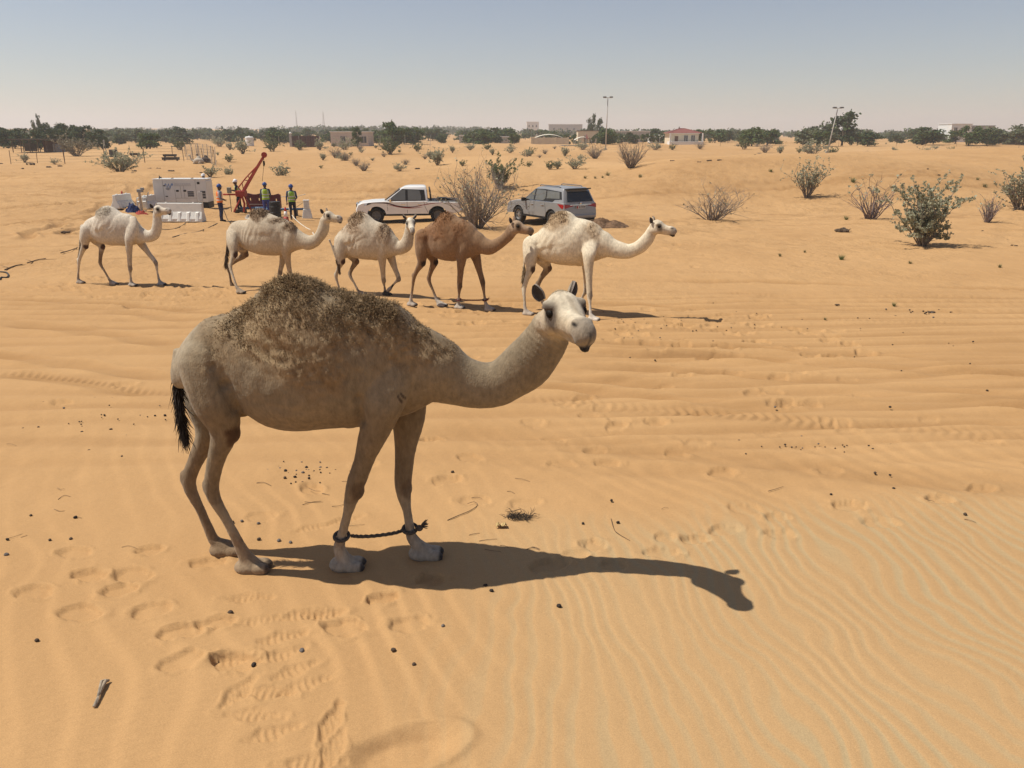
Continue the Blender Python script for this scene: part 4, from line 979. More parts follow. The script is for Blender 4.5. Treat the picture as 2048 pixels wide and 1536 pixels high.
# ------------------------------------------------------------------ SUV seen from behind
def make_suv(loc, rz):
    root = empty('suv', loc, rz, 'silver grey sport utility vehicle parked with its back to the sand bank', 'car')
    Wd = 1.84; fx, rx = 1.42, -1.325; r = .39; hw = Wd/2
    top = [(-2.28,.50),(-2.34,.62),(-2.32,.80),(-2.27,1.15),(-1.95,1.18),(-.2,1.14),(.85,1.10),(1.02,1.12),(1.7,1.07),(2.2,.98),(2.36,.88),(2.42,.70),(2.42,.5)]
    bot = [(2.40,.42)]
    for wx in (fx, rx):
        for i in range(15):
            a = math.pi*(.04+.92*i/14); bot.append((wx+.48*math.cos(a), .40+.48*math.sin(a)))
    bot.append((-2.22,.46))
    body_shell(bot+top, Wd, 'body', SILVER, root, .42, .85, .06)
    def ring(z, xf, xr, w): return [(xf, -w, z), (xf+.06, 0, z), (xf, w, z), (xr+.06, w, z), (xr, w*.8, z), (xr-.02, 0, z), (xr, -w*.8, z), (xr+.06, -w, z)]
    rs = [ring(1.10, .98, -2.26, .885), ring(1.16, .93, -2.25, .875), ring(1.66, .20, -2.02, .73), ring(1.745, .02, -1.98, .685), ring(1.79, -.15, -1.92, .60), ring(1.81, -.4, -1.7, .45)]
    V = [p for q in rs for p in q]; F = []
    for j in range(len(rs)-1):
        for k in range(8): F.append((j*8+k, j*8+(k+1) % 8, (j+1)*8+(k+1) % 8, (j+1)*8+k))
    F.append(tuple(range(40, 48))); F.append(tuple(range(7, -1, -1)))
    mb = MB(); mb.add(V, F); mb.build('cabin', SILVER, root, False, .012, auto=.6)
    def side(x, z, s):
        t = (z-1.16)/.5; return Vector((x, s*(.875+(.73-.875)*t), z))
    for s in (-1, 1):
        def win(nm, pts, m, o1=.004, off=.012):
            mb = MB(); plate(mb, [side(x, z, s)+Vector((0, s*o1, 0)) for x, z in pts], (0, s*off, .003)); mb.build(nm, m, root)
        win('window_trim', [(.90,1.14),(-1.35,1.15),(-1.50,1.26),(-2.02,1.30),(-1.86,1.62),(-.6,1.68),(.18,1.66)], BLACKP, .002, .006)
        win('front_window', [(.78,1.17),(.14,1.17),(.14,1.63),(.20,1.63)], CLEAR)
        win('rear_window', [(.04,1.17),(-.62,1.18),(-.78,1.30),(-.70,1.63),(.04,1.64)], CLEAR)
        win('quarter_window', [(-.86,1.28),(-1.0,1.29),(-1.85,1.32),(-1.74,1.60),(-.80,1.62)], CLEAR)
        win('chrome_line', [(.90,1.125),(-1.33,1.135),(-1.33,1.155),(.90,1.145)], CHROME, .006, .006)
        for x in (.22, -.62):
            mb = MB(); mb.box((x, s*(hw+.002), .97), (.20, .035, .04)); mb.build('door_handle', CHROME, root, False, .01)
        mb = MB(); mb.box((.80, s*(hw+.09), 1.15), (.12, .22, .16)); mb.build('side_mirror', BLACKP, root, False, .03)
        for (xa, za, xb, zb) in ((.96,1.08,.98,.55),(.06,1.10,.06,.48),(-.78,1.10,-.86,.80),(-.86,.80,-.95,.55)):
            mb = MB(); y1, y2 = s*hw*(1-.06*max(0, za-.85))*1.0, s*hw*(1-.06*max(0, zb-.85)); n_ = Vector((.007, 0, 0))
            plate(mb, [Vector((xa, y1, za))-n_, Vector((xa, y1, za))+n_, Vector((xb, y2, zb))+n_, Vector((xb, y2, zb))-n_], (0, s*.003, 0)); mb.build('door_gap', SEAM, root)
        mb = MB(); mb.tube([(.0, s*.60, 1.80), (-.1, s*.62, 1.845), (-1.5, s*.62, 1.84), (-1.62, s*.60, 1.78)], .022, 8); mb.build('roof_rail', GREYP, root, True)
        # wrap-round tail light: pointed wedge on the side, slim on the gate
        mb = MB(); plate(mb, [(-1.78, s*(hw-.012), 1.10), (-2.06, s*(hw-.010), .93), (-2.20, s*(hw-.012), .90), (-2.25, s*(hw-.02), 1.02), (-2.22, s*(hw-.025), 1.09)], (0, s*.014, 0))
        plate(mb, [(-2.302, s*(hw-.03), .92), (-2.302, s*.42, 1.02), (-2.292, s*.42, 1.06), (-2.285, s*(hw-.03), 1.10)], (-.014, 0, 0)); mb.build('tail_light', REDLAMP, root)
        mb = MB(); mb.box((-2.26, s*.74, .52), (.14, .24, .10)); mb.build('bumper_corner', BLACKP, root, False, .02)
        mb = MB(); mb.box((.05, s*(hw-.04), .40), (1.9, .12, .05)); mb.build('side_step', BLACKP, root, False, .01)
        for wx in (fx, rx):
            mb = MB(); pts = []
            for i in range(15):
                a = math.pi*(.03+.94*i/14); pts.append((wx+.48*math.cos(a), s*(hw-.30), .40+.48*math.sin(a)))
            mb.add(pts+[(p[0], s*(hw-.012), p[2]) for p in pts], [(i, i+1, i+16, i+15) for i in range(14)]); mb.build('wheel_arch', BLACKP, root)
            wheel(root, wx, s*.775, r, .26, -s)
    mb = MB(); plate(mb, [(-2.262, -.72, 1.20), (-2.262, .72, 1.20), (-2.06, .60, 1.62), (-2.06, -.60, 1.62)][::-1], (-.02, 0, .008)); mb.build('rear_screen', GLASS, root)
    mb = MB(); mb.box((-2.06, 0, 1.74), (.34, 1.28, .05), rot=Matrix.Rotation(.10, 3, 'Y')); mb.build('roof_spoiler', BLACKP, root, False, .015)
    mb = MB(); plate(mb, [(.97, -.80, 1.15), (.97, .80, 1.15), (.27, .66, 1.65), (.27, -.66, 1.65)], (.016, 0, .01)); mb.build('windscreen', GLASS, root)
    mb = MB(); plate(mb, [(-2.300, -.60, 1.055), (-2.300, .60, 1.055), (-2.298, .60, 1.08), (-2.298, -.60, 1.08)][::-1], (-.02, 0, 0)); mb.build('chrome_strip', CHROME, root)
    npl = bpy.data.objects.new('number_plate', None); link(npl, root)
    mb = MB(); mb.box((-2.345, 0, .97), (.02, .52, .13)); mb.build('plate', mat('plate_white', (.62, .62, .58), .5), npl)
    mb = MB(); mb.box((-2.357, -.0+.215, .97), (.006, .07, .11)); mb.build('red_band', mat('plate_red', (.35, .03, .03), .5), npl)
    mb = MB()
    for i, y in enumerate((.10, .02, -.04, -.10, -.16, -.21)): mb.box((-2.357, y, .97), (.006, .034 if i else .05, .07))
    mb.build('plate_marks', mat('plate_ink', (.05, .05, .05), .6), npl)
    mb = MB(); plate(mb, [(-2.318, -.70, .66), (-2.318, .70, .66), (-2.322, .74, .70), (-2.322, -.74, .70)][::-1], (-.01, 0, 0)); mb.build('gate_gap', SEAM, root)
    mb = MB(); mb.box((-2.33, 0, .55), (.12, 1.70, .18)); mb.build('rear_bumper', SILVER, root, False, .05)
    mb = MB(); mb.box((-2.26, 0, .42), (.2, 1.6, .12)); mb.build('bumper_skirt', BLACKP, root, False, .02)
    for s in (-1, 1):
        mb = MB(); mb.rev([(.055, 0), (.055, .02), (.03, .03)], (0, 0, 0), 12, Matrix.Translation((-2.29, s*.0+.0, 1.13)) @ Matrix.Rotation(-math.pi/2, 4, 'Y'))
        if s == 1: mb.build('badge', CHROME, root)
        mb = MB(); mb.box((-.35+s*.45, .38, 1.32), (.14, .48, .50)); mb.build('seat_back', mat('seat_tan', (.42, .37, .28), .8), root, False, .05)
    mb = MB(); mb.box((0, 0, .42), (4.0, 1.35, .14)); mb.build('underbody', BLACKP, root)
    return root
p = on_ground(805, 40.2); make_pickup((p[0]+.30, p[1]+.1, p[2]-.02), math.radians(180+7))
q = on_ground(1118, 36.2); make_suv((q[0]-.35, q[1]+1.1, gz(q[0]-.35, q[1]+1.1)-.02), math.radians(90+33))
# ------------------------------------------------------------------ workers
CLOTH = vcol_mat('work_clothes', .9, .15, 40, .12, 12)
VESTM = vcol_mat('vest_cloth', .8, .1, 40, .06, 9)
def make_person(pos, rz, label, shirt, trousers, vest, helmet, arms, lean=.0, legs=((.0, .10), (.0, -.10)), k=1.0):
    root = empty('person', (pos[0], pos[1], pos[2]-.01), rz, label, 'person', 'workers at the drilling site')
    mb = MB(); lx = lean
    for i, (fx, fy) in enumerate(legs):
        s = 1 if i == 0 else -1
        mb.add(*loft([(0, s*.095, .90), (fx*.3+.02, s*.10, .70), (fx*.5+.02, fy, .48), (fx*.8-.01, fy, .28), (fx, fy, .08)], [.105, .092, .068, .058, .050], [.095, .085, .066, .056, .048], 3, 14))
        mb.ell((fx+.06, fy, .05), (.14, .05, .055), 12, 8)
    mb.add(*loft([(0, 0, .86), (0, 0, 1.0), (lx*.3, 0, 1.15), (lx*.7, 0, 1.32), (lx, 0, 1.44), (lx+.0, 0, 1.49)], [.12, .115, .11, .125, .105, .06], [.165, .16, .155, .185, .185, .10], 4, 20))
    mb.add(*loft([(lx, 0, 1.44), (lx+.015, 0, 1.54)], [.062, .055], [.060, .055], 3, 12))
    hx = lx+.03; mb.ell((hx, 0, 1.625), (.098, .078, .118), 16, 12); mb.ell((hx+.03, 0, 1.575), (.068, .055, .060), 12, 8)
    mb.ell((hx+.100, 0, 1.615), (.024, .015, .028), 8, 6)
    for s in (-1, 1): mb.ell((hx-.01, s*.080, 1.62), (.022, .014, .034), 8, 6)
    for i, (el, wr) in enumerate(arms):
        s = 1 if i == 0 else -1; sh_ = np.array([lx, s*.185, 1.42]); el = np.array(el); wr = np.array(wr)
        mb.add(*loft([sh_*[1, .8, 1], sh_, (sh_+el)/2, el, (el+wr)/2, wr], [.06, .068, .058, .046, .042, .030], [.06, .065, .055, .046, .042, .028], 3, 12))
    V, F, N = fuse(mb, .016, 3)
    z = V[:, 2]; cl = np.tile(np.array(shirt), (len(V), 1)); cl[z < .95] = trousers
    cl[z < .10] = (.03, .025, .02); cl[z > 1.50] = (.10, .055, .035)
    for i, (el, wr) in enumerate(arms):
        d = np.linalg.norm(V-np.array(wr), axis=1); cl[d < .10] = (.12, .065, .04)
    V = V.tolist(); F = F.tolist(); cl = cl.tolist()
    for i, (el, wr) in enumerate(arms):            # hands: palm and five fingers on the same mesh
        s = 1 if i == 0 else -1; d = np.array(wr)-np.array(el); d /= np.linalg.norm(d)
        sd = np.cross(d, [0, s*.2, 1.0]); sd /= np.linalg.norm(sd)+1e-9; nn = np.cross(sd, d); h = MB(); w = np.array(wr)
        h.add(*loft([w, w+d*.05, w+d*.09], [.016, .020, .016], [.030, .042, .040], 2, 8, side=sd))
        for j, (o, ln) in enumerate(((-.030, .060), (-.010, .072), (.010, .068), (.030, .052))):
            a = w+d*.085+sd*o; h.tube([a, a+d*ln*.5+nn*.006, a+d*ln*.85+nn*.022], [.009, .008, .006], 5)
        a = w+d*.03-sd*.036; h.tube([a, a+d*.03-sd*.022, a+d*.06-sd*.022+nn*.01], [.010, .009, .007], 5)
        o0 = len(V); V += [list(p) for p in h.v]; F += [[o0+q for q in f] for f in h.f]; cl += [[.13, .07, .045]]*len(h.v)
    mesh_np('body', np.array(V), F, CLOTH, root, True, np.array(cl))
    if vest is not None:
        zz = np.array([.93, 1.02, 1.03, 1.07, 1.08, 1.16, 1.17, 1.21, 1.22, 1.34, 1.42, 1.455]); n = 22
        A = np.interp(zz, [.9, 1.0, 1.15, 1.32, 1.44, 1.46], [.142, .138, .135, .148, .128, .10]); B = np.interp(zz, [.9, 1.0, 1.15, 1.32, 1.44, 1.46], [.192, .186, .182, .205, .185, .14])
        w = np.arange(n)*2*math.pi/n; xo = lx*np.clip((zz-.95)/.45, 0, 1)
        VV = np.stack([xo[:, None]+A[:, None]*np.cos(w), B[:, None]*np.sin(w), zz[:, None]+0*w], -1)
        cc = np.tile(np.array(vest), (len(zz), n, 1)).astype(float)
        for j in (2, 3, 6, 7): cc[j] = (.55, .55, .52)
        for i_ in range(n):
            if abs(math.sin(w[i_])) > .55 and abs(math.sin(w[i_])) < .80: cc[8:, i_] = (.55, .55, .52)
        FF = [(j*n+k_, j*n+(k_+1) % n, (j+1)*n+(k_+1) % n, (j+1)*n+k_) for j in range(len(zz)-1) for k_ in range(n)]
        mesh_np('vest', VV.reshape(-1, 3), FF, VESTM, root, True, cc.reshape(-1, 3))
    mb = MB(); mb.rev([(.118, 0), (.122, .02), (.118, .06), (.10, .11), (.065, .145), (.02, .158)], (hx-.005, 0, 1.655), 20)
    mb.ell((hx+.10, 0, 1.665), (.07, .09, .012), 14, 6); mb.tube([(hx-.11, 0, 1.70), (hx-.06, 0, 1.79), (hx, 0, 1.818), (hx+.06, 0, 1.79)], .012, 6)
    mb.build('helmet', helmet, root, True)
    root.scale = (k, k, k)
    return root
BLUEH = mat('helmet_blue', (.02, .06, .22), .35); WHITEH = mat('helmet_white', (.75, .75, .73), .35)
NAVY = (.025, .032, .075); DKBL = (.02, .022, .04)
def gp(u, y): return on_ground(u, y)
hang = (((-.02, .24, 1.14), (.03, .25, .90)), ((-.02, -.24, 1.14), (.03, -.25, .90)))
make_person(gp(444, 38.6), math.radians(35), 'person in orange vest and blue helmet standing beside the white barrier', (.14, .17, .22), NAVY, (.72, .17, .03), BLUEH, (((.02, .24, 1.14), (.24, .12, 1.06)), ((-.02, -.24, 1.14), (.20, -.12, 1.03))), .02)
make_person(gp(481, 43.0), math.radians(195), 'person in white helmet and yellow vest leaning at the drill rig controls', (.03, .03, .035), (.02, .02, .025), (.55, .58, .04), WHITEH, (((.12, .24, 1.2), (.36, .20, 1.26)), ((.10, -.26, 1.2), (.34, -.22, 1.2))), .08, ((.10, .12), (-.08, -.12)))
make_person(gp(535, 41.6), math.radians(100), 'person in blue helmet and lime vest seen from behind below the red boom', (.05, .06, .09), (.06, .075, .25), (.36, .50, .05), BLUEH, (((-.0, .24, 1.14), (.06, .26, .90)), ((.04, -.25, 1.18), (.16, -.2, 1.0))), .03)
make_person(gp(587, 40.6), math.radians(-70), 'person in blue helmet and green vest holding a hose beside the traffic cone', (.05, .07, .14), DKBL, (.25, .45, .06), BLUEH, (((.02, .25, 1.14), (.22, .16, 1.04)), ((-.02, -.25, 1.14), (.05, -.26, .90))), .02)
make_person(gp(414, 47.0), math.radians(250), 'person in white helmet standing half hidden behind the white generator', (.10, .10, .11), NAVY, (.55, .58, .06), WHITEH, hang, .0)

# ------------------------------------------------------------------ generator
def frame_at(u, y, rz, name, label, cat, group=None, dz=0.0):
    p = gp(u, y); return empty(name, (p[0], p[1], p[2]+dz), rz, label, cat, group)
CANOPY = mat('canopy_white', (.66, .66, .63), .45, 0, .04, 3)
g_ = frame_at(372, 45.0, math.radians(4), 'generator', 'white boxy generator with black base, vents and a blue wave logo', 'generator')
mb = MB(); mb.box((0, 0, .19), (2.9, 1.05, .34)); mb.build('base', BLACKP, g_, False, .02)
mb = MB(); mb.prism([(-1.46, .37), (1.46, .37), (1.46, 1.52), (1.40, 1.62), (-1.40, 1.62), (-1.46, 1.52)], -.55, .55); mb.build('canopy', CANOPY, g_, False, .02)
mb = MB(); mb.box((0, 0, 1.635), (2.98, 1.16, .03)); mb.build('roof_lip', WHITE_PAINT, g_, False, .008)
yf = -.556
for (x0, z0, x1, z1) in ((-.92,.40,-.92,1.58),(-.30,.40,-.30,1.05),(.02,.60,.02,1.28),(.20,.60,.20,1.28),(.86,.42,.86,1.58),(-.3,1.28,.6,1.28),(-.3,.60,.86,.60)):
    mb = MB(); mb.box(((x0+x1)/2, yf, (z0+z1)/2), (abs(x1-x0)+.014, .008, abs(z1-z0)+.014)); mb.build('panel_gap', mat('gap_grey', (.30, .30, .29), .7), g_)
for (x, z, w, h_) in ((-.16,1.0,.15,.10),(.24,1.0,.15,.10),(-.84,1.28,.13,.05),(-.78,.70,.13,.05),(1.03,1.42,.14,.12)):
    mb = MB(); mb.box((x, yf-.004, z), (w, .012, h_)); mb.build('latch', BLACKP, g_, False, .004)
for (x, z, w, h_) in ((.55,.83,.34,.32),(1.22,.78,.28,.44)):
    vt = bpy.data.objects.new('vent', None); link(vt, g_)
    for r_ in range(3):
        mb = MB(); mb.box((x, yf-.003, z-h_/2+h_*(r_+.5)/3), (w, .010, h_/3-.03)); mb.build('louvre', mat('vent_dark', (.07, .07, .075), .7), vt)
mb = MB()                                             # blue wave mark
q = catmull(np.array([(-.82,1.33),(-.74,1.38),(-.69,1.20),(-.60,1.38),(-.54,1.20),(-.46,1.36),(-.36,1.38)]), 6)
V = []
for i, (x, z) in enumerate(q): V += [(x, yf-.006, z-.045-.05*i/len(q)), (x, yf-.006, z+.03)]
mb.add(V, [(2*i, 2*i+1, 2*i+3, 2*i+2) for i in range(len(q)-1)]); mb.build('logo', mat('logo_blue', (.20, .30, .50), .5, 0, .05), g_)
mb = MB()
for i in range(9): mb.box((-.24+i*.10, yf-.005, 1.37), (.075, .006, .045))
mb.build('lettering', mat('faded_letters', (.45, .46, .47), .6), g_)
mb = MB(); mb.rev([(.13, 0), (.13, .006), (.10, .006), (.10, 0)], (0, 0, 0), 20, Matrix.Translation((-.66, yf-.006, 1.12)) @ Matrix.Rotation(math.pi/2, 4, 'X') @ Matrix.Scale(.6, 4, (0, 1, 0))); mb.build('roundel', mat('faded_letters', (.45, .46, .47), .6), g_)
mb = MB(); mb.tube([(-1.22, -.1, 1.64), (-1.22, -.1, 1.72), (-1.10, -.1, 1.70)], .04, 8); mb.tube([(-1.15, -.1, 1.70), (-1.22, -.1, 1.80)], .025, 6); mb.build('exhaust', BLACKP, g_, True)
mb = MB()
for s in (-1, 1): mb.box((s*.55, 0, 1.66), (.05, .3, .03))
mb.build('lifting_eye', BLACKP, g_)
# ------------------------------------------------------------------ water-filled barriers
BARR = mat('barrier_white', (.68, .67, .62), .55, 0, .07, 4, .1, 30)
def barrier(u, y, rz, label, ln=2.2, ht=.92):
    o = frame_at(u, y, rz, 'water_barrier', label, 'barrier', 'white plastic barriers')
    mb = MB(); mb.prism([(-.26, 0), (.26, 0), (.26, .16), (.12, ht*.55), (.09, ht), (-.09, ht), (-.12, ht*.55), (-.26, .16)], -ln/2, ln/2, Matrix.Rotation(math.pi/2, 4, 'Z'))
    mb.build('shell', BARR, o, False, .03)
    for s in (-1, 1):
        for i in range(5):
            x = -ln/2+ln*(i+.5)/5; mb = MB()
            mb.add([(x-.13, s*.27, .05), (x+.13, s*.27, .05), (x+.10, s*.125, ht*.55), (x-.10, s*.125, ht*.55), (x-.05, s*.30, .05), (x+.05, s*.30, .05), (x+.05, s*.19, ht*.5), (x-.05, s*.19, ht*.5)],
                   [(0, 4, 7, 3), (4, 5, 6, 7), (5, 1, 2, 6), (3, 7, 6, 2), (0, 1, 5, 4), (0, 3, 2, 1)]); mb.build('rib', BARR, o, False, .01)
    for s in (-1, 1):
        mb = MB(); mb.rev([(.05, 0), (.05, .03), (.02, .04)], (s*ln*.3, 0, ht), 12); mb.build('filler_cap', BARR, o)
    return o
barrier(364, 38.3, math.radians(-3), 'white ribbed water barrier lying across in front of the generator', 2.25, .90)
barrier(247, 42.5, math.radians(80), 'white water barrier standing end-on by the blue tarpaulin heap', 1.3, .72)
barrier(299, 43.5, math.radians(84), 'white water barrier standing end-on beside the plastic chair', 1.2, .68)
# maroon barrier panels
MAR = mat('maroon_plastic', (.105, .022, .030), .5, 0, .1)
for i, (u, lab) in enumerate(((512, 'maroon plastic barrier behind the red boom foot'), (546, 'maroon plastic barrier behind the black drum'))):
    o = frame_at(u, 44.5, math.radians(-2), 'road_barrier', lab, 'barrier', 'maroon plastic barriers')
    mb = MB(); L_ = 1.0
    # panel with openings built from strips
    mb.prism([(-L_/2, .15), (L_/2, .15), (L_/2, .52), (-L_/2, .52)], -.07, .07); mb.prism([(-L_/2, .66), (L_/2, .66), (L_/2, .86), (L_*.38, .93), (L_*.1, .86), (-L_*.1, .86), (-L_*.38, .93), (-L_/2, .86)], -.07, .07)
    for x0, x1 in ((-.5, -.30), (-.20, .20), (.30, .5)): mb.prism([(x0, .52), (x1, .52), (x1, .66), (x0, .66)], -.07, .07)
    mb.build('panel', MAR, o)
    for s in (-1, 1):
        mb = MB(); mb.box((s*.32, 0, .075), (.16, .46, .15)); mb.build('foot', BLACKP, o, False, .02)
    mb = MB(); mb.box((0, -.076, .32), (.9, .012, .03)); mb.build('pale_strip', mat('pale_strip', (.45, .40, .36), .6), o)
# ------------------------------------------------------------------ drill rig
RED = mat('rig_red', (.30, .035, .022), .45, 0, .12, 6)
rg = gp(492, 42.2); rig = empty('drill_rig', tuple(rg), math.radians(-4), 'red drill rig with a slanted lattice boom and a hanging hook', 'drill rig')
kx = 1/ppm(rg)
def rp(u, v, y=0.0): return ((u-492)*kx, y, (gvv-v)*kx*1.02)
# image row of the rig's foot
_d = rg[1]*CP+(CAMZ-rg[2])*SP; gvv = 768 - FPX*((rg[2]-CAMZ)*CP + rg[1]*SP)/_d
mb = MB(); mb.tube([rp(487, 392), rp(500, 373), rp(520, 346), rp(541, 318)], [.10, .095, .085, .07], 4); mb.build('boom', RED, rig)
mb = MB(); mb.rev([(.14, -.06), (.15, 0), (.14, .06)], (0, 0, 0), 16, Matrix.Translation(rp(541, 317)) @ Matrix.Rotation(math.pi/2, 4, 'X')); mb.build('sheave', RED, rig)
mb = MB(); mb.tube([rp(482, 378), rp(500, 359), rp(524, 338)], .035, 6)
for a_, b_ in (((483, 378), (489, 387)), ((491, 369), (492, 381)), ((497, 364), (507, 365)), ((505, 356), (507, 364)), ((514, 348), (513, 357))): mb.tube([rp(*a_), rp(*b_)], .022, 6)
mb.build('lattice', RED, rig)
mb = MB(); mb.box(rp(487, 389), (.5, .42, .30)); mb.build('pivot_block', RED, rig, False, .03)
mb = MB(); mb.tube([rp(450, 391), rp(489, 391)], .045, 8); mb.build('feed_pipe', RED, rig, True)
mb = MB(); mb.tube([rp(489, 392, -.1), rp(493, 408, -.1), rp(490, 424, -.1)], .06, 6); mb.tube([rp(489, 392, .2), rp(500, 424, .3)], .05, 6); mb.tube([rp(488, 392), rp(471, 424, -.2)], .05, 6); mb.build('leg', RED, rig)
mb = MB(); mb.tube([rp(540, 318), rp(539, 330)], .012, 5); mb.tube([rp(538, 338), rp(532, 366)], .010, 5); mb.build('cable', BLACKP, rig)
mb = MB(); mb.tube([rp(539, 328), rp(539, 334), rp(538, 338)], [.05, .06, .03], 8); mb.build('hook', BLACKP, rig)
mb = MB(); mb.box(rp(463, 383), (.20, .16, .30)); mb.build('control_box', mat('box_grey', (.22, .22, .18), .6), rig, False, .02)
mb = MB(); mb.tube([rp(463, 391), rp(463, 424)], .02, 6); mb.build('control_post', GREYP, rig)
mb = MB()
for a_ in ((468, 421, 486, 421), (470, 424, 488, 423)): mb.tube([rp(a_[0], a_[1]), rp(a_[2], a_[3], .3)], .04, 6)
mb.build('skid', BLACKP, rig)
# drill pump unit behind the workers: blue pipes and black frame
for (u, y, ln, lab) in ((560, 42.8, 2.6, 'long blue pipe lying behind the workers'), (520, 43.0, 2.2, 'blue pipe lying beside the maroon barrier')):
    o = frame_at(u, y, math.radians(3), 'pipe', lab, 'pipe', dz=.30); mb = MB(); mb.tube([(-ln/2, 0, 0), (ln/2, 0, .02)], .06, 8); mb.build('tube', mat('pipe_blue', (.07, .14, .24), .5), o, True)
    mb = MB()
    for s in (-1, 1): mb.box((s*ln*.35, 0, -.18), (.08, .3, .28))
    mb.build('trestle', BLACKP, o)
o = frame_at(552, 41.0, 0, 'drum', 'black drum standing beside the person in the lime vest', 'drum')
mb = MB(); mb.rev([(.27, 0), (.29, .02), (.285, .3), (.30, .32), (.285, .34), (.285, .6), (.30, .62), (.285, .64), (.285, .86), (.27, .88)], n=22); mb.build('shell', BLACKP, o, False, auto=.6)
mb = MB(); mb.rev([(.26, .865), (.26, .872), (.05, .875)], n=18); mb.build('lid', GREYP, o)
# traffic cones
def cone(u, y, label, k=1.0):
    o = frame_at(u, y, 0, 'traffic_cone', label, 'traffic cone', 'traffic cones')
    mb = MB(); mb.box((0, 0, .025), (.42*k, .42*k, .05)); mb.build('base', mat('cone_base', (.25, .03, .025), .6), o, False, .01)
    Rr = lambda z: (.15-.115*z/.72)*k
    for (z0, z1, m) in ((.05, .30, 'r'), (.30, .55, 'w'), (.55, .74, 'r')):
        mb = MB(); mb.rev([(Rr(z0), z0*k), (Rr(z1), z1*k)], n=18)
        mb.build('sleeve' if m == 'w' else 'body', mat('cone_white', (.7, .68, .66), .6) if m == 'w' else mat('cone_red', (.42, .035, .03), .55), o, True)
cone(573, 38.9, 'red and white traffic cone in front of the black drum', 1.05)
cone(247, 44.6, 'small red traffic cone behind the end-on white barrier', .95)
# white pedestal
o = frame_at(615, 42.0, math.radians(10), 'pedestal_tank', 'white plastic pedestal of two stacked blocks on open sand', 'plastic tank')
mb = MB(); mb.box((0, 0, .25), (.52, .5, .50), taper=.68); mb.build('lower_block', BARR, o, False, .03)
mb = MB(); mb.box((0, 0, .72), (.30, .30, .44), taper=.92); mb.build('upper_block', BARR, o, False, .03)
mb = MB(); mb.tube([(-.14, 0, .86), (-.55, 0, .60)], .022, 6); mb.build('arm', mat('timber', (.42, .30, .17), .8), o)
mb = MB(); mb.box((0, 0, .955), (.32, .34, .03)); mb.build('lid', WHITE_PAINT, o, False, .01)
# ------------------------------------------------------------------ chair, meter post, boxes, heaps
o = frame_at(286, 42.5, math.radians(200), 'plastic_chair', 'white plastic garden chair with a rounded back', 'chair')
mb = MB()
for s in (-1, 1): mb.tube([(-.22, s*.24, .42), (-.25, s*.25, .64), (.22, s*.26, .62), (.25, s*.27, 0)], .022, 6)
mb.build('armrest', BARR, o)
mb = MB(); mb.box((0, 0, .42), (.46, .46, .035)); mb.build('seat', BARR, o, False, .01)
mb = MB(); V = []; n = 9
for j in range(5):
    for i in range(n):
        a = -1.1+2.2*i/(n-1); V.append((-.20-.06*j*.5-.07*math.cos(a)+.0, .26*math.sin(a)*(1-.03*j), .44+.11*j+(.05*math.cos(a*1.3) if j == 4 else 0)))
F = [(j*n+i, j*n+i+1, (j+1)*n+i+1, (j+1)*n+i) for j in range(4) for i in range(n-1)]
V2 = [(x-.02, y, z) for x, y, z in V]; o1 = len(V)
F += [(o1+a, o1+d, o1+c, o1+b) for a, b, c, d in F]; mb.add(V+V2, F); mb.build('backrest', BARR, o, True)
for sx in (-1, 1):
    for sy in (-1, 1):
        mb = MB(); mb.tube([(sx*.20, sy*.20, .42), (sx*.25, sy*.25, 0)], [.028, .020], 6); mb.build('leg', BARR, o)
o = frame_at(284, 41.6, 0, 'meter_post', 'timber post with a grey meter box standing before the plastic chair', 'post')
mb = MB(); mb.box((0, 0, .5), (.10, .10, 1.0)); mb.build('post', mat('timber_pale', (.52, .42, .30), .8), o)
mb = MB(); mb.box((.05, 0, 1.06), (.30, .16, .16)); mb.box((.18, 0, 1.15), (.16, .14, .14)); mb.build('meter_box', mat('box_grey2', (.30, .31, .30), .6), o, False, .02)
mb = MB(); mb.tube([(.08, -.02, 1.0), (.10, -.03, .0)], .018, 6); mb.build('conduit', CHROME, o)
mb = MB(); mb.box((0, 0, .02), (.40, .30, .04)); mb.build('foot', GREYP, o)
o = frame_at(405, 40.2, 0, 'steel_stand', 'pale steel stand with a small panel beside the generator', 'stand')
mb = MB()
for s in (-1, 1): mb.tube([(s*.10, 0, 0), (s*.10, 0, 1.25)], .022, 6)
for z in (.3, .6, .9): mb.tube([(-.10, 0, z), (.10, 0, z)], .016, 6)
mb.build('frame', mat('steel_pale', (.48, .47, .43), .5, .3), o)
mb = MB(); mb.box((.03, -.04, 1.05), (.24, .06, .46)); mb.build('panel', mat('panel_pale', (.56, .55, .52), .5), o, False, .01)
for (u, y, d, c, lab) in ((327, 42.6, (.60, .42, .30), (.02, .045, .17), 'dark blue storage box on the sand by the generator'), (346, 42.5, (.40, .40, .30), (.03, .12, .12), 'teal storage box on the sand by the generator')):
    o = frame_at(u, y, rnd.uniform(-.2, .2), 'storage_box', lab, 'box', dz=.0)
    mb = MB(); mb.box((0, 0, d[2]/2), d, taper=1.06); mb.build('tub', mat('box_'+lab[:9], c, .5), o, False, .02)
    mb = MB(); mb.box((0, 0, d[2]+.02), (d[0]*1.1, d[1]*1.1, .045)); mb.build('lid', mat('boxlid_'+lab[:9], tuple(1.3*x for x in c), .5), o, False, .012)
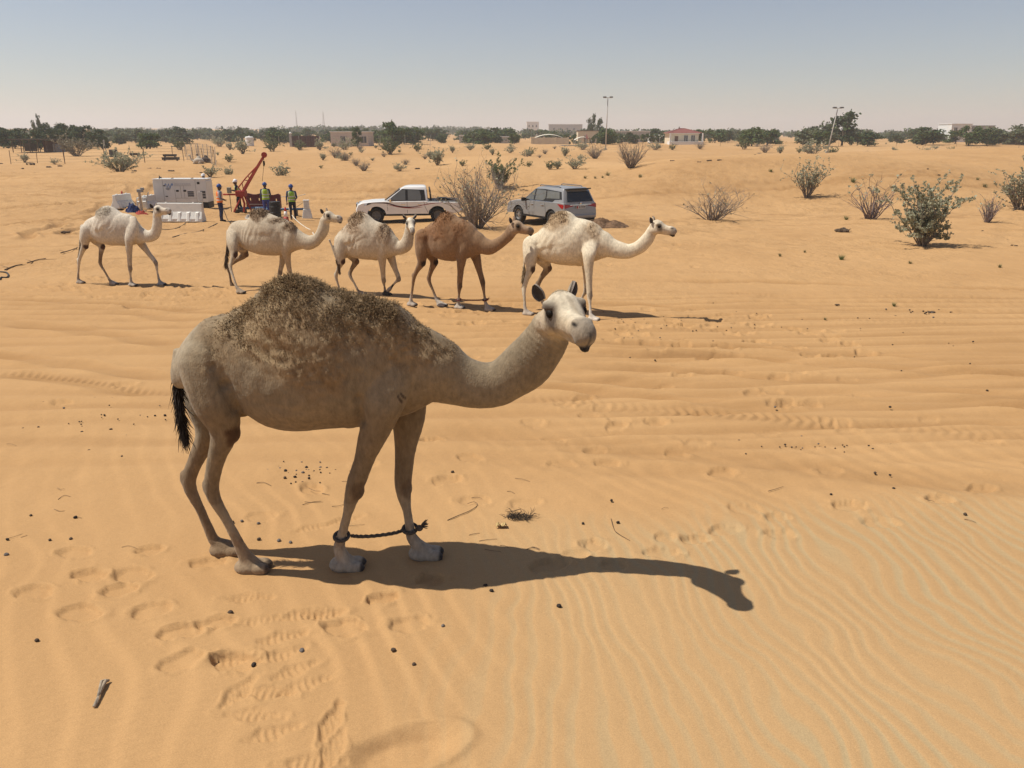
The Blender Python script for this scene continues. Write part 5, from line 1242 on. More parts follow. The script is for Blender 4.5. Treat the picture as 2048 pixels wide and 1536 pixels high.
def heap(name, u, y, rx, ry, h_, m, label, cat, seed, rough=.5, nsub=34):
    p = gp(u, y); n = nsub; V = []; F = []
    for j in range(n):
        for i in range(n):
            a = -1+2*i/(n-1); b = -1+2*j/(n-1); r = math.hypot(a, b)
            z = h_*max(0, 1-r*r)*(1+rough*1.6*float(fbm(np.array([a*3+seed]), np.array([b*3]), seed)[0])) + h_*rough*.5*float(vnoise(np.array([a*9]), np.array([b*9]), seed)[0])*(r < .95)
            if r > .9: z -= (r-.9)*h_
            V.append((a*rx, b*ry, z-.02))
    for j in range(n-1):
        for i in range(n-1): F.append((j*n+i, j*n+i+1, (j+1)*n+i+1, (j+1)*n+i))
    o = mesh_np(name, V, F, m, None, False); o.location = (p[0], p[1], p[2]); return tag(o, label, cat)
heap('tarpaulin', 266, 40.8, .42, .35, .36, mat('tarp_blue', (.015, .03, .11), .6), 'crumpled dark blue tarpaulin heap on the sand by the end-on barrier', 'tarpaulin', 4, .8, 18)
heap('cloth', 283, 40.4, .34, .25, .16, mat('cloth_red', (.38, .06, .04), .8), 'crumpled red cloth lying beside the blue tarpaulin', 'cloth', 6, .8, 16)
heap('soil_heap', 1212, 33.8, 1.05, .8, .30, mat('soil_brown', (.15, .088, .048), .95, 0, .35, 6, .8, 12), 'heap of loose dark brown soil beside the back of the silver car', 'soil heap', 9, .45, 46)
heap('soil_heap', 508, 40.6, .5, .4, .22, mat('soil_grey', (.45, .41, .35), .95, 0, .2, 6, .6, 14), 'small pale mud heap at the foot of the drill rig', 'soil heap', 12, .9, 22)
# ------------------------------------------------------------------ hoses lying about
def hose(pts, r, m, label, lift0=0.0):
    P = []
    for i, (u, v, *h_) in enumerate(pts):
        g = ground_at(u, v); P.append([g[0], g[1], g[2]+(h_[0] if h_ else r*.9)])
    Q = catmull(np.array(P), 6); Q[:, 2] = np.maximum(Q[:, 2], gz(Q[:, 0], Q[:, 1])+r*.6)
    c = Q.mean(0); c[2] = Q[:, 2].min(); mb = MB(); mb.tube([tuple(p-c) for p in Q], r, 6)
    o = mb.build('hose', m, None, True); o.location = tuple(c); return tag(o, label, 'hose')
hose([(588, 430, .95), (580, 436, .55), (586, 440, .2), (597, 445), (612, 456), (624, 463), (628, 470), (640, 473)], .022, mat('hose_pale', (.62, .58, .48), .6), 'pale hose running from the worker in the green vest across the sand')
hose([(446, 440, .8), (452, 443, .4), (458, 447, .1), (470, 449), (488, 452)], .016, BLACKP, 'black cable trailing from the person in the orange vest')
hose([(372, 446), (362, 453), (345, 459), (322, 459)], .016, BLACKP, 'thin black cable lying in front of the white ribbed barrier')
hose([(435, 447), (412, 458), (392, 465), (370, 468), (345, 475)], .016, mat('hose_brown', (.10, .08, .06), .7), 'thin brown cable snaking across sand between two camels')
hose([(612, 400, .35), (590, 405, .35), (560, 408, .4), (540, 412, .1)], .02, mat('hose_pale', (.62, .58, .48), .6), 'white hose stretched behind the traffic cone')
# ------------------------------------------------------------------ plants
def leaf_mat(name, c, c2, trans=.25):
    if name in _MC: return _MC[name]
    m = bpy.data.materials.new(name); m.use_nodes = True; nd = m.node_tree.nodes; lk = m.node_tree.links
    b = nd['Principled BSDF']; b.inputs['Roughness'].default_value = .75; b.inputs['Specular IOR Level'].default_value = .25
    a = nd.new('ShaderNodeVertexColor'); a.layer_name = 'Col'
    mx = nd.new('ShaderNodeMix'); mx.data_type = 'RGBA'; mx.inputs[6].default_value = (*c, 1); mx.inputs[7].default_value = (*c2, 1)
    sp = nd.new('ShaderNodeSeparateColor'); lk.new(a.outputs[0], sp.inputs[0]); lk.new(sp.outputs[0], mx.inputs[0]); lk.new(mx.outputs[2], b.inputs['Base Color'])
    tr = nd.new('ShaderNodeBsdfTranslucent'); lk.new(mx.outputs[2], tr.inputs[0]); ms = nd.new('ShaderNodeMixShader'); ms.inputs[0].default_value = trans
    lk.new(b.outputs[0], ms.inputs[1]); lk.new(tr.outputs[0], ms.inputs[2]); lk.new(ms.outputs[0], nd['Material Output'].inputs[0])
    _MC[name] = m; return m
BARK = mat('bark_grey', (.20, .165, .135), .9, 0, .25, 12); TWIG = mat('twig_grey', (.23, .19, .16), .9, 0, .3, 9); TRUNK = mat('trunk_brown', (.11, .08, .055), .9, 0, .3, 8)
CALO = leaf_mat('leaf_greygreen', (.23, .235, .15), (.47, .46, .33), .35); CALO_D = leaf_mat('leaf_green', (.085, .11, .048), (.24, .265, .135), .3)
TREE_L = leaf_mat('tree_leaf', (.040, .070, .020), (.115, .160, .048), .25); TREE_D = leaf_mat('tree_leaf_dark', (.026, .046, .016), (.075, .110, .036), .2); TREE_G = leaf_mat('tree_leaf_grey', (.075, .092, .048), (.17, .19, .105), .2)
def leaves_np(C, D, size, g, shape=6, ratio=.62):
    """oval leaves: C centres, D axis directions"""
    n = len(C); D = D/np.linalg.norm(D, axis=1)[:, None]; sd = np.cross(D, g.normal(0, 1, (n, 3))); sd /= np.linalg.norm(sd, axis=1)[:, None]+1e-9
    nn = np.cross(D, sd); sz = np.asarray(size)[:, None]
    if shape == 6: pts = [(-.5, 0, 0), (-.2, .5, .06), (.25, .42, .05), (.5, 0, -.04), (.25, -.42, .05), (-.2, -.5, .06)]
    else: pts = [(-.5, -.35, 0), (.5, -.35, 0), (.5, .35, 0), (-.5, .35, 0)]
    V = np.stack([C+D*sz*a+sd*sz*b*ratio/.5*.5*1.2+nn*sz*c for a, b, c in pts], 1).reshape(-1, 3); k = len(pts)
    F = (np.arange(n)[:, None]*k+np.arange(k)[None]); t = g.rand(n); return V, F, np.repeat(t, k)
def shrub_mesh(seed, h=2.0, w=1.1, stems=26, leaves=900, lsize=.105, bare=.45, twig=False, leafm=None, upright=.5):
    """returns (stem mesh object, leaf mesh object) built around the origin"""
    g = np.random.RandomState(seed); r = random.Random(seed); mb = MB(); tips = []; segs = []
    def branch(p, d, ln, rad, lvl):
        pts = [p]; q = np.array(p); dd = np.array(d)
        n = 4
        for i in range(n):
            dd = dd+g.normal(0, .16 if lvl else .10, 3)+np.array([0, 0, .05]); dd /= np.linalg.norm(dd); q = q+dd*ln/n; pts.append(tuple(q))
        mb.tube(pts, [rad*(1-.62*i/n) for i in range(n+1)], 5 if lvl == 0 else 4, cap=False)
        segs.append((np.array(pts), lvl))
        if lvl < (3 if twig else 2):
            for k in range(r.choice((2, 3)) if twig else r.choice((1, 2, 2))):
                i = r.randint(1, n); s = dd+g.normal(0, .55, 3)+np.array([0, 0, .2]); s /= np.linalg.norm(s); branch(pts[i], s, ln*r.uniform(.42, .68), rad*.55, lvl+1)
    for i in range(stems):
        a = r.uniform(0, 6.283); o = r.uniform(.1, 1)**.6*w/h*(1.15-upright*.3); d = np.array([math.cos(a)*o, math.sin(a)*o, 1]); d /= np.linalg.norm(d)
        branch((math.cos(a)*.12*w*r.random(), math.sin(a)*.12*w*r.random(), -.05), d, h*r.uniform(.50, .80), r.uniform(.014, .026)*(h/1.8)**.5, 0)
    # scale to the asked height and width
    v = np.array(mb.v); s = np.array([w/np.percentile(np.abs(v[:, 0]), 98.5), w/np.percentile(np.abs(v[:, 1]), 98.5), h/np.percentile(v[:, 2], 99.3)]); s[:2] = np.minimum(s[:2], 3)
    mb.v = [tuple(p) for p in v*s]
    st = mb
    C = []; D = []
    pool = [(P*s, lvl) for P, lvl in segs]; top = [P for P, l in pool if P[-1, 2] > bare*h*.75] or [P for P, l in pool]
    for _ in range(leaves):
        P = top[g.randint(len(top))]; t = g.beta(2.4, 1.0)*(len(P)-1); i = min(int(t), len(P)-2); q = P[i]+(P[i+1]-P[i])*(t-i)
        if q[2] < bare*h*g.uniform(.4, 1.1): continue
        d = g.normal(0, 1, 3); d[2] = abs(d[2])*.8; d /= np.linalg.norm(d); C.append(q+d*lsize*.55+g.normal(0, .02, 3)); D.append(d)
    if not C: return st, None
    C = np.array(C); D = np.array(D); V, F, t = leaves_np(C, D, lsize*(.55+.75*g.rand(len(C))), g)
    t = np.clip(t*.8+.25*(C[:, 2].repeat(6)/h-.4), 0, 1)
    return st, (V, F, np.column_stack([t, t, t]))
_SH = {}
def shrub(name, pos, label, key, group=None, scale=1.0, rz=None, cat='shrub', leafm=None, stemm=None, **kw):
    if key not in _SH:
        st, lv = shrub_mesh(**kw); _SH[key] = (st, lv, {})
    st, lv, cache = _SH[key]
    root = empty(name, (pos[0], pos[1], pos[2]), rnd.uniform(0, 6.28) if rz is None else rz, label, cat, group)
    if 's' not in cache:
        cache['s'] = st.build('stem', stemm or BARK, root, True)
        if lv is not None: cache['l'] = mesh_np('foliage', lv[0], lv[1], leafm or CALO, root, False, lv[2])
    else:
        for kk in ('s', 'l'):
            if kk in cache: c = cache[kk].copy(); link(c, root)
    root.scale = (scale, scale, scale); return root
# the larger bushes one can tell apart: (u, v of the foot, height px, half width px, ...)
def big(u, v, hpx, wpx, label, y=None, **kw):
    p = ground_at(u, v) if y is None else on_ground(u, y); m = 1/ppm(p)
    return shrub('desert_shrub', p, label, (u, v), None, 1.0, None, kw.pop('cat', 'shrub'), kw.pop('leafm', None), kw.pop('stemm', None), seed=int(u*7+v), h=hpx*m, w=wpx*m, **kw)
big(1845, 492, 128, 62, 'big leafy grey-green bush with a dark shadow on the near sand flat', stems=36, leaves=4200, lsize=.095, bare=.10, upright=.3)
big(1740, 438, 88, 52, 'half bare bush of purple-grey stems with a few leaves beside the big leafy bush', stems=26, leaves=150, lsize=.11, bare=.6, stemm=mat('stem_purple', (.20, .155, .15), .9, 0, .2, 9))
big(1614, 396, 76, 36, 'upright leafy bush standing alone on the foot of the dune', stems=38, leaves=1500, lsize=.09, bare=.36, upright=.8)
big(1975, 445, 60, 30, 'small bare bush of purple-grey sticks between two leafy bushes', stems=30, leaves=70, lsize=.10, bare=.5, upright=.9, stemm=mat('stem_purple', (.20, .155, .15), .9, 0, .2, 9))
big(2040, 420, 108, 52, 'leafy bush standing farthest out along the dune foot', stems=32, leaves=2400, lsize=.095, bare=.12)
big(1425, 440, 74, 68, 'low bare grey thorn bush between the soil heap and the dune', stems=34, leaves=60, lsize=.09, bare=.1, twig=True, stemm=TWIG, upright=.1)
big(955, 457, 128, 84, 'tall tangled bare bush with few leaves between the pickup and the silver car', stems=62, leaves=420, lsize=.10, bare=.2, twig=True, stemm=TWIG, upright=.2)
big(1000, 376, 58, 32, 'dense green bush behind the tangled bare bush', stems=30, leaves=2600, lsize=.10, bare=.05, leafm=CALO_D)
big(1262, 343, 58, 36, 'dry vase shaped bush standing alone on the dune top', stems=60, leaves=110, lsize=.10, bare=.5, stemm=TWIG, upright=.3, y=62)
big(240, 333, 45, 48, 'broad leafy bush in front of the wire fence', stems=40, leaves=2400, lsize=.11, bare=.03, leafm=CALO, y=62)
big(420, 343, 26, 18, 'small round bush behind the generator roof', stems=18, leaves=420, lsize=.10, bare=.1, y=60)
big(563, 330, 30, 18, 'leafy bush behind the tip of the red boom', stems=22, leaves=600, lsize=.11, bare=.1, y=66)
big(155, 288, 42, 36, 'pale broad bush standing before the dark trees beside the shed', stems=40, leaves=1600, lsize=.20, bare=.1, leafm=leaf_mat('leaf_pale', (.17, .15, .095), (.33, .30, .21)), y=118)
MID = [(486,308,26,14),(520,318,0,0),(545,303,22,14),(672,316,22,16),(640,300,18,30),(690,300,20,22),(600,300,16,14),(728,342,20,24),(875,330,28,24),(800,342,14,10),(780,308,26,14),(770,300,18,10),(1115,338,16,14),(1150,338,22,20),(1100,339,14,6),
       (1190,317,28,18),(1130,312,16,12),(1165,300,16,14),(925,332,10,22),(850,318,10,10),(50,325,16,18),(110,328,10,12),(1488,300,18,18),(1530,302,18,28),(1560,300,14,14),(1625,302,26,24),(1665,298,14,14),(1735,300,10,8),(1790,297,8,12),
       (1850,294,16,8),(1905,297,12,22),(1960,293,18,26),(1990,296,10,14),(1310,300,14,20),(1345,300,10,8),(1400,298,14,8),(985,310,12,12),(1020,306,10,14),(1060,312,14,16),(1090,308,10,12),(905,305,12,14),(940,300,12,12),(835,303,14,12),(720,300,12,16),(460,300,14,14),(440,293,18,18),(360,300,20,14)]
KINDS = [('grey-green', dict(stems=20, leaves=920, lsize=.12, bare=.1, h=1.5, w=.9), CALO, BARK), ('dry', dict(stems=40, leaves=60, lsize=.10, bare=.2, h=1.4, w=1.1, twig=True), CALO, TWIG), ('dull green', dict(stems=20, leaves=1120, lsize=.12, bare=.05, h=1.5, w=1.1), CALO_D, BARK), ('pale', dict(stems=24, leaves=860, lsize=.12, bare=.15, h=1.4, w=1.3), CALO, TWIG)]
for i, (u, v, hp, wp) in enumerate(MID):
    if hp == 0: continue
    kd = i*7 % 4; nm, kw, lm, sm = KINDS[kd]
    p = ground_at(u, v)
    if u > 1440 and v < 305: p = on_ground(u, rnd.uniform(118, 150))
    if p[1] > 230: p = on_ground(u, 150+rnd.uniform(-20, 20))
    sc = hp/ppm(p)/kw['h']*1.15
    shrub('desert_shrub', p, {0: 'low grey-green leafy shrub scattered on the far sand', 1: 'dry twiggy shrub scattered on the far sand', 2: 'dull green round shrub scattered on the far sand', 3: 'pale spreading shrub scattered on the far sand'}[kd], ('mid', kd, i % 2), 'shrubs scattered over the far sand', max(.25, min(sc, 2.2)), None, 'shrub', lm, sm, seed=100+kd*10+i % 2, **kw)
# small scrub filling the middle distance
for i in range(55):
    y = 70*math.exp(rnd.random()*1.0); u = rnd.choice((rnd.uniform(380, 1250), rnd.uniform(640, 1150), rnd.uniform(1440, 2060)))
    p = on_ground(u, y if u < 1300 else y*1.25+35); kd = rnd.randrange(4); nm, kw, lm, sm = KINDS[kd]
    shrub('desert_shrub', p, {0: 'low grey-green leafy shrub scattered on the far sand', 1: 'dry twiggy shrub scattered on the far sand', 2: 'dull green round shrub scattered on the far sand', 3: 'pale spreading shrub scattered on the far sand'}[kd], ('mid', kd, rnd.randrange(2)), 'shrubs scattered over the far sand', rnd.uniform(.2, .75), None, 'shrub', lm, sm, seed=100+kd*10, **kw)
# grass tufts
def tuft_mesh(seed, n=60, h=.25):
    g = np.random.RandomState(seed); V = []; F = []
    for i in range(n):
        a = g.uniform(0, 6.28); r0 = g.uniform(0, .05); o = g.uniform(.1, .9); b = np.array([math.cos(a)*r0, math.sin(a)*r0, -.02]); d = np.array([math.cos(a)*o, math.sin(a)*o, 1]); d /= np.linalg.norm(d); ln = h*g.uniform(.5, 1.1)
        s = np.array([-math.sin(a), math.cos(a), 0])*.005; m = b+d*ln*.6; t = m+(d*[1.6, 1.6, .5])*ln*.4; o0 = len(V)
        V += [b-s, b+s, m+s*.8, m-s*.8, t]; F += [(o0, o0+1, o0+2, o0+3), (o0+3, o0+2, o0+4)]
    return V, F
GRASS = mat('dry_grass', (.20, .19, .09), .9, 0, .3, 20); GRASS2 = mat('green_grass', (.12, .15, .05), .9, 0, .3, 20)
_tm = {}
for i, (u, v, hp, k) in enumerate([(1076,0,0,0),(1692,440,14,1),(1683,520,18,1),(1788,612,12,1),(1610,560,0,0),(1541,345,12,1),(1400,553,0,0),(1555,560,0,0),(2000,535,12,0),(1820,528,12,0),(1650,640,10,0),(1706,365,16,1),(1805,377,12,0),(1280,355,12,0),(1170,357,10,0),(1190,357,8,0),(1205,356,8,0),(1955,360,10,0),(1970,375,14,0),(1610,505,9,0),(1560,512,10,0),(1215,352,14,0)]):
    if hp == 0: continue
    p = ground_at(u, v)
    if k not in _tm: _tm[k] = bpy.data.meshes.new('grass_tuft'); V, F = tuft_mesh(30+k); _tm[k].from_pydata([tuple(q) for q in V], [], F); _tm[k].materials.append(GRASS2 if k else GRASS)
    o = bpy.data.objects.new('grass_tuft', _tm[k]); link(o); o.location = tuple(p); o.rotation_euler = (0, 0, rnd.uniform(0, 6)); s = hp/ppm(p)/.25; o.scale = (s, s, s)
    tag(o, 'small green grass tuft on the sand' if k else 'small dry grass tuft on the sand', 'grass tuft', 'green grass tufts' if k else 'dry grass tufts')
# ------------------------------------------------------------------ trees
def tree_mesh(seed, h, w, n, lm, ls=.34, lobes=14, trunk_h=.22, droop=0.):
    g = np.random.RandomState(seed); r = random.Random(seed); mb = MB(); th = h*trunk_h
    mb.tube([(0, 0, -.2), (.05, 0, th*.5), (0, .05, th)], [.035*h, .028*h, .024*h], 7)
    C = []; cen = []
    for i in range(lobes):
        a = r.uniform(0, 6.28); rr = r.random()**.55; z = r.uniform(.14, .92); wz = math.sqrt(max(.05, 1-((z-.42)/.62)**2)); p = np.array([math.cos(a)*rr*w*wz*.82, math.sin(a)*rr*w*wz*.82, z*h]); cen.append(p)
        mb.tube([(0, 0, th*.8), tuple(p*.5+np.array([0, 0, th*.4])), tuple(p)], [.016*h, .011*h, .005*h], 5, cap=False)
    per = n//lobes
    for p in cen:
        rad = np.array([w*r.uniform(.26, .42), w*r.uniform(.26, .42), h*r.uniform(.10, .18)])
        d = g.normal(0, 1, (per, 3)); d /= np.linalg.norm(d, axis=1)[:, None]; C.append(p+d*rad*(g.rand(per, 1)**.4)*(1+.25*g.normal(0, 1, (per, 1))))
    C = np.concatenate(C); C[:, 2] = np.maximum(C[:, 2], h*.06); D = g.normal(0, 1, (len(C), 3)); D[:, 2] -= droop
    V, F, t = leaves_np(C, D, ls*(.5+.8*g.rand(len(C))), g, 4, .7); return mb, (V, F, np.column_stack([t, t, t]))
_TR = {}
def tree(u, y, hpx, wpx, kind, label, group=None, name='tree', base=None):
    p = on_ground(u, y) if base is None else base
    m = 1/ppm(p); H, Wd = hpx*m, wpx*m
    key = (kind, rnd.randrange(3)) if group else (kind, u)
    root = empty(name, tuple(p), rnd.uniform(0, 6.28), label, 'tree', group)
    if key not in _TR:
        lm = {0: TREE_L, 1: TREE_D, 2: TREE_G}[kind]; st, lv = tree_mesh(200+len(_TR)*3, 5.0, 3.0, 1500, lm, ls=.42, lobes=15)
        _TR[key] = (st.build('trunk', TRUNK, root, True), mesh_np('crown', lv[0], lv[1], lm, root, False, lv[2]))
    else:
        for o in _TR[key]: c = o.copy(); link(c, root)
    root.scale = (Wd/3.0, Wd/3.0, H/5.0); return root
# named trees
tree(1683, 205, 62, 42, 1, 'big dark round tree beside the leaning lamp post')
tree(300, 150, 36, 27, 0, 'round bright green tree standing alone beyond the fenced yard')
tree(787, 175, 44, 27, 0, 'round green tree standing beside the low white building')
tree(715, 172, 38, 13, 0, 'green tree growing against the front of the low white building')
tree(80, 175, 58, 10, 2, 'thin tall sparse tree rising above the dark grove')
tree(1183, 260, 52, 11, 2, 'tall feathery tree behind the lamp post by the farm')
tree(1199, 262, 46, 10, 2, 'second feathery tree behind the lamp post by the farm')
for i, u in enumerate(range(-40, 205, 15)): tree(u+rnd.uniform(-5, 5), 150+rnd.uniform(-8, 14), rnd.uniform(36, 46), rnd.uniform(19, 28), 1, 'dark dense tree in the grove behind the shed', 'dark trees behind the shed')
belt = []
for i in range(262):
    u = rnd.uniform(-120, 2180); y = rnd.choice((rnd.uniform(190, 260), rnd.uniform(240, 330), rnd.uniform(300, 420)))
    if 1100 < u < 1200 and y < 250: continue
    if 1290 < u < 1400 and y < 240: y += 90
    if u < 200 and rnd.random() < .6: continue
    if 660 < u < 760 and y < 200: y += 60
    Hm = rnd.uniform(2.2, 4.7)*(1.15 if u > 1440 and u < 1640 else 1.0); pm = ppm(on_ground(u, y))
    belt.append((y, u, Hm*pm, Hm*rnd.uniform(.65, 1.15)*pm))
for y, u, hp, wp in belt:
    kd = rnd.choice((0, 0, 1, 2)); tree(u, y, hp, wp, kd, {0: 'green tree in the far belt of trees', 1: 'dark tree in the far belt of trees', 2: 'grey-green tree in the far belt of trees'}[kd], 'trees of the far belt')
# far-off woods on the ridge: nobody could count them
def wood(u0, u1, y0, y1, n, hm, label, seed):
    g = np.random.RandomState(seed); C = []; rr = []
    for i in range(n):
        y = g.uniform(y0, y1); u = g.uniform(u0, u1); x_ = (u-1024)/FPX*y*CP; p = np.array([x_, y, gz(x_, y)]); h = hm*g.uniform(.6, 1.25); k = 46
        d = g.normal(0, 1, (k, 3)); d /= np.linalg.norm(d, axis=1)[:, None]; C.append(p+np.array([0, 0, h*.55])+d*np.array([h*.62, h*.62, h*.45])*(g.rand(k, 1)**.4)); rr.append(np.full(k, h*.22))
    C = np.concatenate(C); V, F, t = leaves_np(C, g.normal(0, 1, (len(C), 3)), np.concatenate(rr)*(.6+.8*g.rand(len(C))), g, 4, .8)
    tag(mesh_np('far_wood', V, F, TREE_D, None, False, np.column_stack([t, t, t])), label, 'wood', None, 'stuff')
wood(200, 1000, 1050, 1350, 330, 7., 'far hazy wood along the ridge on the horizon', 3)
wood(560, 960, 650, 900, 120, 6.5, 'hazy strip of trees in front of the ridge', 5)
wood(960, 2250, 430, 900, 520, 5.0, 'far hazy trees along the flat horizon', 7)
wood(-250, 620, 400, 700, 170, 4.5, 'hazy scrub trees below the ridge', 9)
# ------------------------------------------------------------------ fence, shed, poles, houses far behind
RUST = mat('post_rust', (.13, .085, .06), .9, 0, .3, 8); WIRE = mat('fence_wire', (.16, .13, .11), .8); GALV = mat('galvanised', (.40, .39, .37), .5, .3)
def fence(pts, ht, label, nwire=4, posts_every=3.2, mesh=False, postm=RUST, r=.035):
    P = [np.array(p) for p in pts]; c = P[0].copy(); o = empty('wire_fence', tuple(c), 0, label, 'fence'); tops = []
    for a, b in zip(P[:-1], P[1:]):
        L_ = np.linalg.norm(b[:2]-a[:2]); n = max(1, int(L_/posts_every))
        for i in range(n+1):
            q = a+(b-a)*i/n; z = gz(q[0], q[1]); tops.append((q[0], q[1], z))
    for (x, y, z) in tops:
        t = rnd.gauss(0, .05); mb = MB(); mb.tube([(x-c[0], y-c[1], z-c[2]-.2), (x-c[0]+t*ht, y-c[1], z-c[2]+ht)], r, 5); mb.build('post', postm, o)
    for k in range(nwire):
        h_ = ht*(.12+.82*k/max(1, nwire-1)); mb = MB(); mb.tube([(x-c[0], y-c[1], z-c[2]+h_) for x, y, z in tops], .010, 4, cap=False); mb.build('wire', WIRE, o)
    if mesh:
        mb = MB()
        for (x0, y0, z0), (x1, y1, z1) in zip(tops[:-1], tops[1:]):
            n = int(math.hypot(x1-x0, y1-y0)/.55)
            for i in range(n):
                t = i/n; x, y, z = x0+(x1-x0)*t-c[0], y0+(y1-y0)*t-c[1], z0+(z1-z0)*t-c[2]; mb.tube([(x, y, z), (x, y, z+ht)], .010, 3, cap=False)
        mb.build('mesh_wire', WIRE, o, kind='stuff')
    return o
def og(u, y): return on_ground(u, y)
fence([og(22, 95), og(130, 92), og(290, 92), og(368, 98), og(430, 88)], 1.6, 'wire fence on thin rusty posts round the sandy yard', 5)
fence([og(262, 122), og(345, 120), og(425, 112)], 1.5, 'far wire fence closing the back of the sandy yard', 4, 4)
fence([og(208, 112), og(214, 112.5)], 2.6, 'tall pale mesh panel standing in the sandy yard', 3, 1.2, True, GALV)
fence([og(375, 104), og(396, 98), og(432, 86)], 2.0, 'grey mesh fence leaning at the corner of the yard', 4, 2.4, True, GALV)
fence([og(560, 168), og(640, 166), og(760, 166), og(860, 168)], 2.3, 'tall chain fence before the low white building', 5, 4.5, True, GALV)
fence([og(1440, 190), og(1620, 188), og(1850, 186), og(2100, 184)], 1.3, 'long low fence along the track before the far trees', 4, 6)
# open shed of poles
p = og(76, 132); o = empty('shed', tuple(p), .05, 'low dark open shed with a flat thatched roof on poles', 'shed'); m_ = 1/ppm(p); wd_ = 82*m_; ht_ = 25*m_
for i in range(6):
    mb = MB(); x = -wd_/2+wd_*i/5; mb.tube([(x, -1, -.2), (x+rnd.gauss(0, .08), -1, ht_)], .07, 6); mb.build('post', TRUNK, o)
    mb = MB(); mb.tube([(x, 2.2, -.2), (x, 2.2, ht_*.95)], .07, 6); mb.build('post', TRUNK, o)
mb = MB(); mb.box((-.2, .6, ht_+.06), (wd_*1.06, 4.2, .16)); mb.build('roof', mat('thatch_dark', (.07, .055, .04), .95, 0, .3, 6), o, False, .03)
mb = MB(); mb.box((wd_*.22, 1.9, ht_*.48), (wd_*.42, .1, ht_*.9)); mb.build('back_wall', mat('rust_sheet', (.10, .045, .03), .9, 0, .3, 4), o)
mb = MB(); mb.box((-wd_*.30, 1.9, ht_*.42), (wd_*.30, .1, ht_*.6)); mb.build('side_wall', mat('thatch_dark', (.07, .055, .04), .95, 0, .3, 6), o)
mb = MB(); mb.prism([(wd_*.44, 0), (wd_*.66, 0), (wd_*.46, ht_*.7)], -1, 1); mb.build('lean_to', mat('grey_board', (.17, .16, .15), .9), o)
# a lying camel in the yard, troughs
def lying(u, y, label, c, s=1.0):
    p = og(u, y); mb = MB(); k = s
    mb.add(*loft([(-.75*k, 0, .28*k), (-.4*k, 0, .42*k), (0, 0, .48*k), (.4*k, 0, .42*k), (.7*k, 0, .35*k)], np.array([.14, .34, .40, .34, .2])*k, np.array([.16, .36, .42, .36, .2])*k, 3, 16))
    mb.ell((-.05*k, 0, .85*k), (.30*k, .16*k, .28*k)); mb.add(*loft([(.65*k, 0, .38*k), (.95*k, 0, .45*k), (1.15*k, 0, .75*k), (1.2*k, 0, 1.1*k)], np.array([.17, .13, .10, .085])*k, np.array([.14, .11, .09, .08])*k, 3, 12))
    mb.add(*loft([(1.15*k, 0, 1.14*k), (1.32*k, 0, 1.16*k), (1.55*k, 0, 1.08*k)], np.array([.09, .12, .06])*k, np.array([.07, .09, .06])*k, 3, 12))
    for sg in (-1, 1):
        mb.add(*loft([(.45*k, sg*.25*k, .25*k), (.75*k, sg*.25*k, .10*k), (.45*k, sg*.27*k, .06*k)], np.array([.10, .07, .05])*k, np.array([.09, .07, .05])*k, 3, 10))
        mb.add(*loft([(-.45*k, sg*.30*k, .30*k), (-.15*k, sg*.36*k, .12*k), (-.65*k, sg*.34*k, .06*k)], np.array([.16, .09, .05])*k, np.array([.12, .08, .05])*k, 3, 10))
    V, F, N = fuse(mb, .035, 3); o = empty('camel', (p[0], p[1], p[2]-.02), math.radians(170), label, 'camel'); mesh_np('body', V, F, mat('lying_'+label[:8], c, .9), o)
lying(398, 89.5, 'pale camel lying behind the corner of the yard fence', (.42, .37, .30), .8)
lying(412, 90.5, 'dark camel lying beside the pale one at the yard fence', (.07, .05, .04), .75)
for (u, y, ln, lab) in ((342, 100, 2.0, 'long dark feeding trough lying inside the yard fence'), (270, 118, 1.3, 'small dark feeding trough at the back of the yard'), (340, 117, 1.8, 'dark metal trough by the far yard fence')):
    p = og(u, y); o = empty('trough', tuple(p), rnd.uniform(-.2, .2), lab, 'trough'); mb = MB(); mb.prism([(-.25, .10), (.25, .10), (.34, .42), (.30, .42), (.22, .14), (-.22, .14), (-.30, .42), (-.34, .42)], -ln/2, ln/2, Matrix.Rotation(math.pi/2, 4, 'Z')); mb.build('basin', mat('trough_dark', (.05, .045, .04), .7), o)
    for s in (-1, 1): mb = MB(); mb.box((s*ln*.4, 0, .05), (.08, .4, .12)); mb.build('foot', RUST, o)
p = og(228, 116); o = empty('water_drum', tuple(p), 0, 'dark round drum standing by the tall mesh panel', 'drum'); mb = MB(); mb.rev([(.55, 0), (.58, .05), (.56, .5), (.58, .55), (.56, 1.0), (.5, 1.02)], n=18); mb.build('shell', mat('trough_dark', (.05, .045, .04), .7), o); mb = MB(); mb.rev([(.5, 1.01), (.5, 1.03), (.1, 1.05)], n=14); mb.build('lid', RUST, o)
# lamp posts
def lamppost(u, y, hpx, lean, label):
    p = og(u, y); H = hpx/ppm(p); o = empty('lamp_post', tuple(p), 0, label, 'lamp post', 'tall lamp posts')
    mb = MB(); mb.tube([(0, 0, -.3), (lean*.5, 0, H*.5), (lean, 0, H)], [.12, .10, .08], 8); mb.build('pole', mat('pole_grey', (.45, .43, .40), .6), o, True)
    mb = MB(); mb.tube([(lean-.7, 0, H), (lean+.7, 0, H)], .06, 6); mb.build('crossbar', GALV, o)
    for s in (-1, 1): mb = MB(); mb.box((lean+s*.6, -.1, H+.10), (.6, .45, .22)); mb.build('floodlight', GREYP, o, False, .03)
    mb = MB(); mb.box((0, 0, .1), (.5, .5, .3)); mb.build('footing', mat('concrete', (.38, .36, .32), .9), o)
lamppost(1211, 150, 98, .10, 'straight tall lamp post with twin floodlights before the farm gate')
lamppost(1654, 140, 84, .95, 'leaning tall lamp post with twin floodlights beside the big dark tree')
